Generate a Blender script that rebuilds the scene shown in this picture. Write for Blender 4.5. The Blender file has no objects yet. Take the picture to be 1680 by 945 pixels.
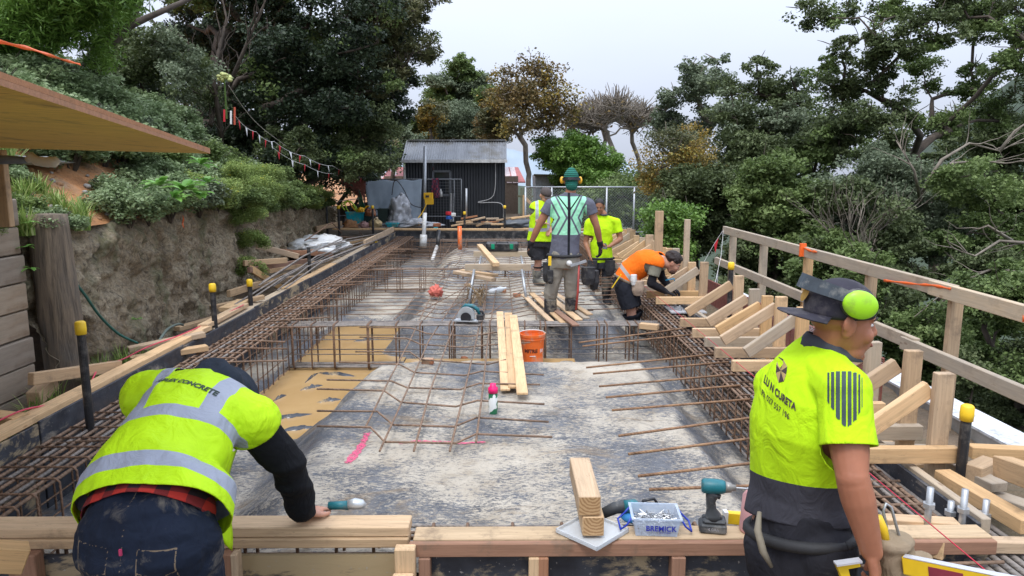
import bpy, bmesh, math, random
import numpy as np
from mathutils import Vector, Matrix, noise
from mathutils.bvhtree import BVHTree
V = Vector
R = math.radians
scene = bpy.context.scene
COL = scene.collection
rng = random.Random(7)

# ---------------- camera, world, sun, exposure ----------------
CAMH = 1.75; FPX = 1166.7; PITCH = R(9.13); YAW = R(0.49)
cam_d = bpy.data.cameras.new('camera'); cam = bpy.data.objects.new('camera', cam_d); COL.objects.link(cam)
cam.location = (0, 0, CAMH); cam.rotation_euler = (R(90) - PITCH, 0, -YAW)
cam_d.sensor_width = 36; cam_d.lens = 25; cam_d.clip_start = 0.05; cam_d.clip_end = 3000
scene.camera = cam
world = bpy.data.worlds.new('World'); scene.world = world; world.use_nodes = True
nt = world.node_tree; nt.nodes.clear()
wo = nt.nodes.new('ShaderNodeOutputWorld'); bg = nt.nodes.new('ShaderNodeBackground')
sky = nt.nodes.new('ShaderNodeTexSky'); sky.sky_type = 'NISHITA'; sky.sun_disc = False
SUN_EL, SUN_ROT = R(62), R(200)
sky.sun_elevation = SUN_EL; sky.sun_rotation = SUN_ROT; sky.dust_density = 5; sky.air_density = 1.0
bg.inputs['Strength'].default_value = 0.12
# overcast cloud layer: pale grey-blue, three times brighter overhead than at the horizon
tc = nt.nodes.new('ShaderNodeTexCoord'); sx = nt.nodes.new('ShaderNodeSeparateXYZ')
nt.links.new(tc.outputs['Generated'], sx.inputs[0])
mr = nt.nodes.new('ShaderNodeMapRange'); mr.inputs[1].default_value = 0; mr.inputs[2].default_value = 1
mr.inputs[3].default_value = 4.75; mr.inputs[4].default_value = 17.0
nt.links.new(sx.outputs['Z'], mr.inputs[0])
nz = nt.nodes.new('ShaderNodeTexNoise'); nz.inputs['Scale'].default_value = 1.6; nz.inputs['Detail'].default_value = 4
mp = nt.nodes.new('ShaderNodeMapping'); mp.inputs['Scale'].default_value = (1, 1, 3)
nt.links.new(tc.outputs['Generated'], mp.inputs[0]); nt.links.new(mp.outputs[0], nz.inputs['Vector'])
nr = nt.nodes.new('ShaderNodeMapRange'); nr.inputs[3].default_value = 0.9; nr.inputs[4].default_value = 1.12
nt.links.new(nz.outputs['Fac'], nr.inputs[0])
mu = nt.nodes.new('ShaderNodeMath'); mu.operation = 'MULTIPLY'
nt.links.new(mr.outputs[0], mu.inputs[0]); nt.links.new(nr.outputs[0], mu.inputs[1])
cl = nt.nodes.new('ShaderNodeVectorMath'); cl.operation = 'SCALE'; cl.inputs[0].default_value = (0.865, 0.945, 1.13)
nt.links.new(mu.outputs[0], cl.inputs['Scale'])
mx = nt.nodes.new('ShaderNodeMix'); mx.data_type = 'RGBA'; mx.inputs[0].default_value = 0.9
nt.links.new(sky.outputs[0], mx.inputs[6]); nt.links.new(cl.outputs[0], mx.inputs[7])
nt.links.new(mx.outputs[2], bg.inputs['Color']); nt.links.new(bg.outputs[0], wo.inputs[0])
sd = bpy.data.lights.new('sun', 'SUN'); sd.energy = 1.5; sd.angle = R(16); sd.color = (1, 0.97, 0.92)
so = bpy.data.objects.new('sun', sd); COL.objects.link(so)
so.rotation_euler = (R(90) - SUN_EL, 0, R(180) - SUN_ROT)
scene.view_settings.view_transform = 'Standard'; scene.view_settings.look = 'None'
scene.view_settings.exposure = 0.33; scene.view_settings.gamma = 1.0

# ---------------- picture measuring: a photo pixel to a point on a real plane ----------------
def ray(px, py):
    x = (px - 840) / FPX; y = -(py - 472.5) / FPX
    c, s = math.cos(PITCH), math.sin(PITCH)
    f = c + y * s; z = y * c - s
    cy, sy = math.cos(YAW), math.sin(YAW)
    return V((x * cy + f * sy, -x * sy + f * cy, z))
def Pz(px, py, z=0.0):
    d = ray(px, py); t = (z - CAMH) / d.z; return V((0, 0, CAMH)) + d * t
def Py(px, py, Y):
    d = ray(px, py); return V((0, 0, CAMH)) + d * (Y / d.y)
def Px(px, py, X):
    d = ray(px, py); return V((0, 0, CAMH)) + d * (X / d.x)

# ---------------- mesh builder ----------------
def frame(d, up=(0, 0, 1)):
    d = V(d).normalized(); u = V(up)
    if abs(d.dot(u.normalized())) > 0.98: u = V((1, 0, 0)) if abs(d.x) < 0.9 else V((0, 1, 0))
    s = d.cross(u).normalized(); u = s.cross(d).normalized()
    return d, s, u
class MB:
    def __init__(s): s.v = []; s.f = []; s.m = []; s.mi = 0
    def add(s, vs, fs):
        n = len(s.v); s.v += [tuple(p) for p in vs]
        for f in fs: s.f.append(tuple(i + n for i in f)); s.m.append(s.mi)
        return s
    def box(s, c, d, M=None):
        c = V(c); vs = [V((x * d[0] / 2, y * d[1] / 2, z * d[2] / 2)) for x in (-1, 1) for y in (-1, 1) for z in (-1, 1)]
        if M is not None: vs = [M @ p for p in vs]
        return s.add([c + p for p in vs], [(0,1,3,2),(4,6,7,5),(0,4,5,1),(2,3,7,6),(0,2,6,4),(1,5,7,3)])
    def beam(s, a, b, w, t, up=(0, 0, 1)):
        a, b = V(a), V(b); d, sd_, u = frame(b - a, up)
        vs = [p + sd_ * x * w / 2 + u * z * t / 2 for p in (a, b) for x in (-1, 1) for z in (-1, 1)]
        return s.add(vs, [(0,1,3,2),(4,6,7,5),(0,4,5,1),(2,3,7,6),(0,2,6,4),(1,5,7,3)])
    def tube(s, pts, r, n=6, cap=True):
        pts = [V(p) for p in pts]; k = len(pts); rs = r if isinstance(r, (list, tuple)) else [r] * k
        d0 = (pts[1] - pts[0]).normalized(); _, sd_, u = frame(d0); vs = []; prev = d0
        for i, p in enumerate(pts):
            d = (pts[min(i + 1, k - 1)] - pts[max(i - 1, 0)])
            d = d.normalized() if d.length > 1e-9 else prev
            q = prev.rotation_difference(d); sd_ = q @ sd_; u = q @ u; prev = d
            for j in range(n):
                a = 2 * math.pi * j / n; vs.append(p + (sd_ * math.cos(a) + u * math.sin(a)) * rs[i])
        fs = [(i*n+j, i*n+(j+1)%n, (i+1)*n+(j+1)%n, (i+1)*n+j) for i in range(k-1) for j in range(n)]
        if cap: fs += [tuple(range(n))[::-1], tuple((k-1)*n + j for j in range(n))]
        return s.add(vs, fs)
    def lathe(s, c, prof, n=20, M=None, cap=True):
        c = V(c); vs = []
        for r, z in prof:
            for j in range(n):
                a = 2*math.pi*j/n; p = V((r*math.cos(a), r*math.sin(a), z)); vs.append(c + (M @ p if M is not None else p))
        k = len(prof); fs = [(i*n+j, i*n+(j+1)%n, (i+1)*n+(j+1)%n, (i+1)*n+j) for i in range(k-1) for j in range(n)]
        if cap: fs += [tuple(range(n))[::-1], tuple((k-1)*n + j for j in range(n))]
        return s.add(vs, fs)
    def prism(s, pts, h):   # pts: closed outline (3D), h: thickness vector
        n = len(pts); h = V(h); vs = [V(p) for p in pts] + [V(p) + h for p in pts]
        return s.add(vs, [tuple(range(n))[::-1], tuple(range(n, 2*n))] + [(i, (i+1)%n, (i+1)%n+n, i+n) for i in range(n)])
    def ell(s, c, rad, M=None, n=16, k=10):
        prof = [(math.sin(math.pi*i/k), -math.cos(math.pi*i/k)) for i in range(k+1)]
        prof[0] = (0.02, -1); prof[-1] = (0.02, 1)
        S = Matrix.Diagonal(V(rad)); MM = S if M is None else M @ S
        return s.lathe(c, prof, n, MM)
    def loft(s, secs, n=18, cap=True):   # secs: (center, a, b, right)
        vs = []; k = len(secs); cs = [V(q[0]) for q in secs]
        for i, (c, a, b, rt) in enumerate(secs):
            d = (cs[min(i+1, k-1)] - cs[max(i-1, 0)]).normalized(); rt = V(rt); rt = (rt - d * rt.dot(d)).normalized(); fw = d.cross(rt)
            for j in range(n):
                t = 2*math.pi*j/n; vs.append(V(c) + rt * (a*math.cos(t)) + fw * (b*math.sin(t)))
        fs = [(i*n+j, i*n+(j+1)%n, (i+1)*n+(j+1)%n, (i+1)*n+j) for i in range(k-1) for j in range(n)]
        if cap: fs += [tuple(range(n))[::-1], tuple((k-1)*n + j for j in range(n))]
        return s.add(vs, fs)
    def chain(s, pts, rs, n=12):
        pts = [V(p) for p in pts]
        for i in range(len(pts) - 1):
            s.tube([pts[i], pts[i+1]], [rs[i], rs[i+1]], n)
        for p, r in zip(pts, rs): s.ell(p, (r*.995,)*3, None, n, 8)
        return s
    def mesh(s, name, mats, smooth=False):
        me = bpy.data.meshes.new(name); me.from_pydata(s.v, [], s.f); 
        for m in (mats if isinstance(mats, (list, tuple)) else [mats]): me.materials.append(m)
        if any(s.m): me.polygons.foreach_set('material_index', s.m)
        if smooth: me.polygons.foreach_set('use_smooth', [True]*len(s.f))
        me.update(); return me
    def build(s, name, mats, parent=None, smooth=False, bevel=0, **k):
        me = s.mesh(name, mats, smooth)
        if bevel:
            bm = bmesh.new(); bm.from_mesh(me)
            bmesh.ops.bevel(bm, geom=bm.edges[:], offset=bevel, segments=1, affect='EDGES', clamp_overlap=True)
            bm.to_mesh(me); bm.free()
        return place(name, me, parent, **k)
def wm(o):
    M = o.matrix_basis.copy()
    return wm(o.parent) @ o.matrix_parent_inverse @ M if o.parent else M
def place(name, me, parent=None, label=None, cat=None, group=None, kind=None, local=False, M=None):
    o = bpy.data.objects.new(name, me); COL.objects.link(o)
    if M is not None: o.matrix_basis = M
    if parent is not None:
        o.parent = parent
        if not local: o.matrix_parent_inverse = wm(parent).inverted()
    tag(o, label, cat, group, kind)
    return o
def tag(o, label=None, cat=None, group=None, kind=None):
    if label: o['label'] = label
    if cat: o['category'] = cat
    if group: o['group'] = group
    if kind: o['kind'] = kind
    return o
def thing(name, label, cat, loc=(0, 0, 0), rz=0, group=None):
    o = bpy.data.objects.new(name, None); COL.objects.link(o); o.empty_display_size = 0.05
    o.location = loc; o.rotation_euler = (0, 0, rz)
    return tag(o, label, cat, group)
def kids(o): return [c for c in ALLKIDS.get(o, [])]
def dup(o, M, label=None, group=None, parent=None):
    c = o.copy(); COL.objects.link(c)
    if M is not None: c.matrix_basis = M
    if parent is not None: c.parent = parent
    if label: c['label'] = label
    if group: c['group'] = group
    for ch in [x for x in bpy.data.objects if x.parent == o]: dup(ch, None, parent=c)
    return c
ORD = ['first','second','third','fourth','fifth','sixth','seventh','eighth','ninth','tenth','eleventh','twelfth','thirteenth','fourteenth','fifteenth','sixteenth','seventeenth','eighteenth','nineteenth','twentieth']
for tens in ('twenty', 'thirty', 'forty', 'fifty', 'sixty', 'seventy'): ORD += [tens + '-' + w for w in ORD[:9]] + [{'twenty': 'thirtieth', 'thirty': 'fortieth', 'forty': 'fiftieth'}.get(tens, tens + '-tenth')]
def fn(x, y, z=0.0, sc=1.0): return noise.noise(V((x*sc, y*sc, z*sc)))

# ---------------- materials ----------------
class NM:
    def __init__(s, name, rough=0.6, metal=0.0, spec=0.5):
        m = bpy.data.materials.new(name); m.use_nodes = True; s.m = m; s.t = m.node_tree; s.N = s.t.nodes
        s.b = s.N['Principled BSDF']; s.b.inputs['Roughness'].default_value = rough; s.b.inputs['Metallic'].default_value = metal
        s.b.inputs['Specular IOR Level'].default_value = spec; s.co = s.N.new('ShaderNodeTexCoord')
    def L(s, a, b): s.t.links.new(a, b)
    def vec(s, scale=(1,1,1), src='Object', rot=(0,0,0)):
        mp = s.N.new('ShaderNodeMapping'); mp.inputs['Scale'].default_value = scale; mp.inputs['Rotation'].default_value = rot
        s.L(s.co.outputs[src], mp.inputs[0]); return mp.outputs[0]
    def geo(s, scale=(1,1,1)):
        g = s.N.new('ShaderNodeNewGeometry'); mp = s.N.new('ShaderNodeMapping'); mp.inputs['Scale'].default_value = scale
        s.L(g.outputs['Position'], mp.inputs[0]); return mp.outputs[0]
    def noise(s, v, scale, detail=5, rough=.6, dist=0):
        n = s.N.new('ShaderNodeTexNoise'); n.inputs['Scale'].default_value = scale; n.inputs['Detail'].default_value = detail
        n.inputs['Roughness'].default_value = rough; n.inputs['Distortion'].default_value = dist; s.L(v, n.inputs['Vector']); return n.outputs['Fac']
    def ramp(s, f, stops):
        r = s.N.new('ShaderNodeValToRGB'); e = r.color_ramp.elements
        while len(e) < len(stops): e.new(0.5)
        for i, (p, c) in enumerate(stops): e[i].position = p; e[i].color = (*c, 1) if len(c) == 3 else c
        s.L(f, r.inputs[0]); return r.outputs['Color']
    def mr(s, f, a, b, c=0, d=1):
        r = s.N.new('ShaderNodeMapRange'); r.inputs[1].default_value = a; r.inputs[2].default_value = b
        r.inputs[3].default_value = c; r.inputs[4].default_value = d; s.L(f, r.inputs[0]); return r.outputs[0]
    def math(s, op, a, b=None, c=None):
        n = s.N.new('ShaderNodeMath'); n.operation = op
        for i, q in enumerate((a, b, c)):
            if q is None: continue
            if isinstance(q, (int, float)): n.inputs[i].default_value = q
            else: s.L(q, n.inputs[i])
        return n.outputs[0]
    def mix(s, f, a, b, mode='MIX'):
        n = s.N.new('ShaderNodeMix'); n.data_type = 'RGBA'; n.blend_type = mode
        for i, q in ((0, f), (6, a), (7, b)):
            if isinstance(q, (int, float)): n.inputs[i].default_value = q
            elif isinstance(q, tuple): n.inputs[i].default_value = (*q, 1)
            else: s.L(q, n.inputs[i])
        return n.outputs[2]
    def attr(s, name):
        a = s.N.new('ShaderNodeAttribute'); a.attribute_name = name; return a.outputs['Fac']
    def rnd(s):
        return s.N.new('ShaderNodeObjectInfo').outputs['Random']
    def col(s, c):
        if isinstance(c, tuple): s.b.inputs['Base Color'].default_value = (*c, 1)
        else: s.L(c, s.b.inputs['Base Color'])
        return s
    def bump(s, h, st=.3, dist=.01):
        b = s.N.new('ShaderNodeBump'); b.inputs['Strength'].default_value = st; b.inputs['Distance'].default_value = dist
        s.L(h, b.inputs['Height']); s.L(b.outputs[0], s.b.inputs['Normal']); return s
    def rough(s, f): s.L(f, s.b.inputs['Roughness']); return s
def simple(name, c, rough=.5, metal=0, var=.25, scale=12, bump=0, dirt=None, spec=.5):
    n = NM(name, rough, metal, spec); f = n.noise(n.vec(), scale, 5)
    lo = tuple(x*(1-var) for x in c); hi = tuple(min(1, x*(1+var)) for x in c)
    cc = n.ramp(f, [(.3, lo), (.7, hi)])
    if dirt: cc = n.mix(n.mr(n.noise(n.vec(), scale*.6, 8, .7), .5, .62, 0, .8), cc, dirt)
    n.col(cc)
    if bump: n.bump(n.noise(n.vec(), scale*4, 4), bump, .004)
    return n.m
def wood_mat(name, c, var=.18, dark=.0, grey=0):
    n = NM(name, .72, spec=.25); v = n.vec((1, 1, 1))
    ax = n.vec((.7, 9, 9)); 
    g1 = n.noise(ax, 5, 6, .6, .6); g2 = n.noise(n.vec((.6, 30, 30)), 6, 3)
    base = n.ramp(g1, [(.3, tuple(x*.78 for x in c)), (.52, c), (.75, tuple(min(1, x*1.14) for x in c))])
    base = n.mix(n.mr(g2, .45, .75, 0, .35), base, tuple(x*y for x, y in zip(c, (.62,.52,.42))))
    kn = n.N.new('ShaderNodeTexVoronoi'); kn.inputs['Scale'].default_value = 2.6; n.L(n.vec((1.2, 3.5, 3.5)), kn.inputs['Vector'])
    base = n.mix(n.mr(kn.outputs['Distance'], .05, .10, .75, 0), base, tuple(x*y for x, y in zip(c, (.35,.22,.14))))
    st = n.noise(v, 4, 8, .7)
    base = n.mix(n.mr(st, .54, .68, 0, .6+dark), base, (.17, .12, .08))
    sc_ = n.noise(n.vec((1.5, 14, 14)), 7, 5, .7, 1.5); base = n.mix(n.mr(sc_, .60, .66, 0, .5), base, (.20, .13, .075))
    if grey: base = n.mix(n.mr(n.noise(n.vec((1,4,4)), 3, 6), .35, .65, 0, grey), base, (.37, .32, .255))
    hs = n.N.new('ShaderNodeHueSaturation'); n.L(base, hs.inputs['Color']); n.L(n.mr(n.rnd(), 0, 1, 1-var, 1+var), hs.inputs['Value'])
    n.L(n.mr(n.rnd(), 0, 1, .85, 1.1), hs.inputs['Saturation'])
    n.col(hs.outputs[0]); n.bump(g2, .35, .003); return n.m
WOOD = wood_mat('pine', (.60, .42, .25)); WOODY = wood_mat('pine_yellow', (.53, .355, .195), dark=.1)
WOODR = wood_mat('red_timber', (.33, .17, .10), dark=.3); WOODG = wood_mat('weathered_timber', (.47, .375, .265), grey=.6)
WOODD = wood_mat('old_sleeper', (.26, .20, .145), dark=.2, grey=.5)
def rebar_mat(name, a, b, c):
    n = NM(name, .75, .25); f = n.noise(n.vec(), 14, 6, .7); n.col(n.ramp(f, [(.3, a), (.5, b), (.72, c)]))
    w = n.N.new('ShaderNodeTexWave'); w.inputs['Scale'].default_value = 22; w.bands_direction = 'DIAGONAL'; n.L(n.vec(), w.inputs['Vector'])
    n.bump(w.outputs['Fac'], .5, .003); return n.m
REBAR = rebar_mat('rusty_rebar', (.09, .062, .045), (.235, .155, .105), (.34, .225, .15))
REBARG = rebar_mat('grey_rebar', (.10, .09, .085), (.24, .215, .195), (.33, .28, .24))
STIR = rebar_mat('stirrup_steel', (.065, .042, .030), (.185, .112, .072), (.30, .18, .11))
BPLY = None
def panel_mat(name, mudc, lo, hi, st=.9):
    n = NM(name, .5); f = n.noise(n.vec((1,1,2.2)), 3.2, 9, .68, .5)
    c = n.ramp(n.noise(n.vec(), 9, 6), [(.3, (.018, .021, .03)), (.7, (.05, .056, .07))])
    c = n.mix(n.mr(f, lo, hi, 0, st), c, mudc)
    sp = n.noise(n.vec(), 60, 2); c = n.mix(n.mr(sp, .68, .74, 0, .7), c, (.35, .33, .3)); n.col(c)
    n.rough(n.mr(f, .4, .6, .35, .85)); n.bump(f, .4, .01); return n.m
BPLY = panel_mat('black_ply', (.30, .26, .21), .55, .68)
BPLYM = panel_mat('muddy_black_ply', (.36, .28, .17), .50, .58)
BPLYY = panel_mat('mud_coated_ply', (.40, .30, .165), .36, .43, .95)
PLASTIC_BLACK = simple('black_plastic', (.018, .019, .022), .38, var=.3, dirt=(.12,.11,.1))
YCAP = simple('yellow_cap', (.85, .55, .02), .45, var=.08)
STEEL = simple('galvanised_steel', (.42, .44, .46), .45, .6, var=.2, scale=20)
WHITEP = simple('white_plastic', (.72, .73, .72), .4, var=.06, dirt=(.4,.36,.3))
ORANGE = simple('orange_plastic', (.80, .15, .02), .45, var=.08, dirt=(.5,.35,.25))
RED = simple('red_cloth', (.55, .02, .035), .7, var=.15); WHITEC = simple('white_cloth', (.75, .75, .75), .8, var=.08)
TEAL = simple('teal_plastic', (.01, .14, .17), .45, var=.25, dirt=(.1,.11,.1)); 
def leafmat(name, stops, tr=.25, rough=.5):
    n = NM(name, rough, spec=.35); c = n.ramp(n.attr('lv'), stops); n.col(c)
    t = n.N.new('ShaderNodeBsdfTranslucent'); n.L(n.mix(.5, c, (.25, .4, .05), 'MULTIPLY') if 0 else c, t.inputs[0])
    mxs = n.N.new('ShaderNodeMixShader'); mxs.inputs[0].default_value = tr
    n.L(n.b.outputs[0], mxs.inputs[1]); n.L(t.outputs[0], mxs.inputs[2]); n.L(mxs.outputs[0], n.N['Material Output'].inputs[0])
    return n.m
def timber(name, a, b, w, t, mat, parent=None, up=(0, 0, 1), bevel=.004, **k):
    a, b = V(a), V(b); d, s_, u = frame(b - a, up); L = (b - a).length
    M = Matrix((d, s_, u)).transposed().to_4x4(); M.translation = (a + b) / 2
    m = MB(); m.box((0, 0, 0), (L, w, t)); me = m.mesh(name, mat)
    bm = bmesh.new(); bm.from_mesh(me)
    bmesh.ops.bevel(bm, geom=bm.edges[:], offset=bevel, segments=1, affect='EDGES')
    bm.to_mesh(me); bm.free()
    return place(name, me, parent, M=M, **k)
TMP = bpy.data.scenes.new('workbench')
def evaluated(o):
    with bpy.context.temp_override(scene=TMP, view_layer=TMP.view_layers[0]):
        dg = bpy.context.evaluated_depsgraph_get(); return bpy.data.meshes.new_from_object(o.evaluated_get(dg))
def remesh(mb, voxel, smooth=3, name='body', mats=None, factor=.5):
    me = mb.mesh(name, [])
    o = bpy.data.objects.new('tmp', me); TMP.collection.objects.link(o)
    r = o.modifiers.new('r', 'REMESH'); r.mode = 'VOXEL'; r.voxel_size = voxel; r.use_smooth_shade = True
    if smooth:
        s = o.modifiers.new('s', 'SMOOTH'); s.factor = factor; s.iterations = smooth
    out = evaluated(o)
    bpy.data.objects.remove(o); bpy.data.meshes.remove(me); out.name = name
    out.materials.clear()
    for m in (mats if isinstance(mats, (list, tuple)) else [mats]): out.materials.append(m)
    out.polygons.foreach_set('use_smooth', [True]*len(out.polygons))
    return out
def trim(me, cuts):   # cuts: (point, outward normal, radius): drop faces beyond the plane near the point
    bm = bmesh.new(); bm.from_mesh(me); kill = set()
    cuts = [(V(p), V(n).normalized(), r) for p, n, r in cuts]
    for f in bm.faces:
        c = f.calc_center_median()
        for p, n, r in cuts:
            if (c - p).length < r and (c - p).dot(n) > 0: kill.add(f); break
    bmesh.ops.delete(bm, geom=list(kill), context='FACES')
    for v in bm.verts:
        if v.is_boundary:
            q = [(abs((v.co - p).dot(n)), n, (v.co - p).dot(n)) for p, n, r in cuts if (v.co - p).length < r*1.1]
            q = min(q, key=lambda e: e[0]) if q else None
            if q and q[0] < .02: v.co -= q[1] * q[2]
    bm.to_mesh(me); bm.free(); return me
def wrinkle(me, amp, sc, seed=0, stretch=(1, 1, 1), ridged=True):
    me.update(); N = [v.normal.copy() for v in me.vertices]; C = [v.co.copy() for v in me.vertices]; out = []
    for p0, nn in zip(C, N):
        p = V((p0.x*stretch[0], p0.y*stretch[1], p0.z*stretch[2])) * sc + V((seed, 0, 0))
        h = noise.noise(p)
        if ridged: h = (1 - abs(noise.noise(p))*2.6) * .6 + noise.noise(p*2.3)*.3 + noise.noise(p*5.1 + V((9, 0, 0)))*.16
        out += list(p0 + nn * (h * amp))
    me.vertices.foreach_set('co', out)
    me.update(); return me
def setattr_f(me, name, fnc):
    a = me.attributes.new(name, 'FLOAT', 'POINT'); a.data.foreach_set('value', [float(fnc(v.co)) for v in me.vertices])
def thicken(o, t=.003):
    s = o.modifiers.new('s', 'SOLIDIFY'); s.thickness = t; s.offset = -1; return o
def text_on(string, size, origin, U, Vv, bvh, nrm, mat, name, parent, off=.002, bold=0.0, shear=0.0, label=None, squash=1.0):
    cu = bpy.data.curves.new('t', 'FONT'); cu.body = string; cu.size = size; cu.align_x = 'CENTER'; cu.offset = bold; cu.shear = shear; cu.resolution_u = 3
    o = bpy.data.objects.new('t', cu); TMP.collection.objects.link(o)
    me = evaluated(o); bpy.data.objects.remove(o)
    U, Vv, nrm = V(U).normalized(), V(Vv).normalized(), V(nrm).normalized(); origin = V(origin)
    for v in me.vertices:
        p = origin + U * v.co.x * squash + Vv * v.co.y
        if bvh is not None:
            hit = bvh.ray_cast(p + nrm * .25, -nrm, .6)
            if hit[0] is not None: p = hit[0] + nrm * off
        else: p = p + nrm * off
        v.co = p
    me.materials.clear(); me.materials.append(mat); me.name = name
    return place(name, me, parent, label=label)
def bvh_of(me):
    return BVHTree.FromPolygons([v.co.copy() for v in me.vertices], [tuple(p.vertices) for p in me.polygons])
# ======================= SETTING =======================
def Xw(Y):   # foot line of the old bank wall on the left
    pts = [(3, -3.42), (5.4, -3.45), (6.3, -3.5), (12.6, -4.1), (20, -5.15), (24, -5.6)]
    for (a, x0), (b, x1) in zip(pts, pts[1:]):
        if Y <= b: return x0 + (x1 - x0) * (Y - a) / (b - a)
    return -5.6
def Zt(Y):
    pts = [(3, 1.5), (5.4, 1.32), (6.5, 1.3), (9, 1.33), (14, 1.15), (20, .85), (26, .6)]
    for (a, x0), (b, x1) in zip(pts, pts[1:]):
        if Y <= b: return x0 + (x1 - x0) * (Y - a) / (b - a)
    return .6
def hill_z(s, Y):   # s metres left of the wall top
    f = max(0.25, 1 - max(0, Y - 12) / 12)
    z = Zt(Y) + (min(s, 1.6) * .68 + max(0, min(s - 1.6, 12)) * .42) * f
    return z + .12 * fn(s, Y, 1, .9) * min(1, s)
# bank soil / grass hillside
m = MB(); ys = np.concatenate([np.arange(-2, 26, .35), np.arange(26, 60, 3)]); ss = [0, .15, .35, .6, .9, 1.3, 1.7, 2.2, 3, 4, 5.5, 7.5, 10, 14, 20, 30, 50]
for Y in ys:
    for s in ss: m.v.append((Xw(max(3, Y)) - .12 - s, Y, hill_z(s, max(3, Y)) + .04*fn(s*3, Y*3)))
k = len(ss)
for i in range(len(ys)-1):
    for j in range(k-1): m.f.append((i*k+j, (i+1)*k+j, (i+1)*k+j+1, i*k+j+1)); m.m.append(0)
n = NM('clay_soil', .9); f = n.noise(n.geo(), 2.5, 8, .65); f2 = n.noise(n.geo(), 30, 4)
c = n.ramp(f, [(.3, (.30, .125, .045)), (.5, (.48, .225, .09)), (.68, (.36, .24, .15))]); c = n.mix(n.mr(f2, .5, .8, 0, .6), c, (.12, .08, .05))
n.col(c); n.bump(f2, .8, .04); SOIL = n.m
m.build('hillside', SOIL, smooth=True, kind='structure')
# ground: one sheet to the horizon, with the dug pit, the forming-up strips and the valley
def gz(x, y):
    if y < 2.62: z = -.42 if x < 3.25 else -.42
    elif x < -2.98: z = .03 + .03*fn(x*2, y*2)
    elif x < 2.12: z = -.68
    else: z = -.15
    if y > 18.95 and x > -8: z = .1
    if x > 3.45:
        d = x - 3.45; z = -.3 - min(d, 1.6)*3.6 - max(0, min(d - 1.6, 25))*.10
    if y > 30: z = min(z, .1) - min((y-30)*.06, 5)
    if x < -4 and y > 20: z = .1
    return z + .04*fn(x, y, 0, 1.3)
def axis(bk):
    out = []
    for a, b, st in bk: out += list(np.arange(a, b, st))
    return out + [bk[-1][1]]
xs = axis([(-900,-100,100),(-100,-12,8),(-12,-3.6,.6),(-3.6,-2.96,.16),(-2.96,2.1,.6),(2.1,2.14,.02),(2.14,3.4,.3),(3.4,3.5,.05),(3.5,7,.5),(7,30,3),(30,100,14),(100,900,100)])
yy = axis([(-200,-5,30),(-5,2.6,.7),(2.6,2.64,.04),(2.64,18.9,.5),(18.9,19,.1),(19,31,1),(31,100,10),(100,1500,140)])
m = MB(); m.v = [(x, y, gz(x, y)) for y in yy for x in xs]; k = len(xs)
m.f = [(i*k+j, i*k+j+1, (i+1)*k+j+1, (i+1)*k+j) for i in range(len(yy)-1) for j in range(k-1)]; m.m = [0]*len(m.f)
n = NM('earth', .92); f = n.noise(n.geo(), 1.4, 9, .7); f2 = n.noise(n.geo(), 26, 5)
c = n.ramp(f, [(.3, (.09, .065, .04)), (.5, (.17, .12, .075)), (.7, (.10, .10, .055))]); c = n.mix(n.mr(f2, .4, .75, 0, .5), c, (.06, .05, .035))
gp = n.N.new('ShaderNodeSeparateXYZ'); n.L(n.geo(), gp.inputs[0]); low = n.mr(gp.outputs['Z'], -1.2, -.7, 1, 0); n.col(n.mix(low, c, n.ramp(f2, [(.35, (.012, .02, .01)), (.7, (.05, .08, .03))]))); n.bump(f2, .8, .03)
EARTH = n.m
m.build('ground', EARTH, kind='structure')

# membrane over the mounded slab bays
def smooth(a, b, x):
    t = min(1, max(0, (x - a)/(b - a))); return t*t*(3-2*t)
BAYS = [(2.6, 6.75), (8.3, 12.25), (13.25, 17.2)]
def mem_z(x, y):
    wl = .15*fn(0, y, 3, .9) + .05*fn(0, y, 9, 3)
    L = -1.78 + .12*smooth(7, 9, y)
    gx = smooth(L + wl, L + .62 + wl, x) * (1 - smooth(1.2, 1.66, x + .06*fn(0, y, 5, 2)))
    gy = 0
    for a, b in BAYS:
        w = .05*fn(x, 0, 7, 2)
        gy = max(gy, smooth(a - .12 + w, a + .28 + w, y) * (1 - smooth(b - .28 + w, b + .1 + w, y)))
    fl = -.36 - .16*smooth(5.6, 6.0, y + .5*(x + 2.1))*(1 - smooth(10.2, 10.5, y))*(1 - smooth(-1.3, -.9, x))
    fl += .16*(1 - smooth(-2.52, -2.38, x + .05*fn(0, y*2, 1)))*smooth(5.6, 5.9, y)*(1 - smooth(10.2, 10.5, y))
    fl += .10*smooth(6.6, 6.8, y)*(1 - smooth(7.5, 7.65, y))*smooth(-1.2, -.9, x)
    z = fl - fl * gx * gy
    z += .022*fn(x, y, 0, 1.1) + .012*fn(x, y, 4, 3.2)
    # pulled plastic folds, sharper on the slopes
    sl = 1 - abs(2*gx*gy - 1)
    z += .010*noise.noise(V((x*6.0, y*2.2 + x*1.5, 6.0))) + (.014 + .045*sl) * (abs(noise.noise(V((x*3.0 + y*1.2, y*5.5 - x*2.0, 2.0))))*-1.2 + .25)
    return z
def rng_axis():
    out = []; y = 2.92
    while y < 18.9: out.append(y); y += .022 + (y-3)*.0045
    return out
mx_ = list(np.arange(-2.93, 2.14, .03)); my_ = rng_axis(); k = len(mx_)
m = MB(); m.v = [(x, y, mem_z(x, y)) for y in my_ for x in mx_]
m.f = [(i*k+j, i*k+j+1, (i+1)*k+j+1, (i+1)*k+j) for i in range(len(my_)-1) for j in range(k-1)]; m.m = [0]*len(m.f)
n = NM('mud_splashed_polythene', .5)
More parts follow.
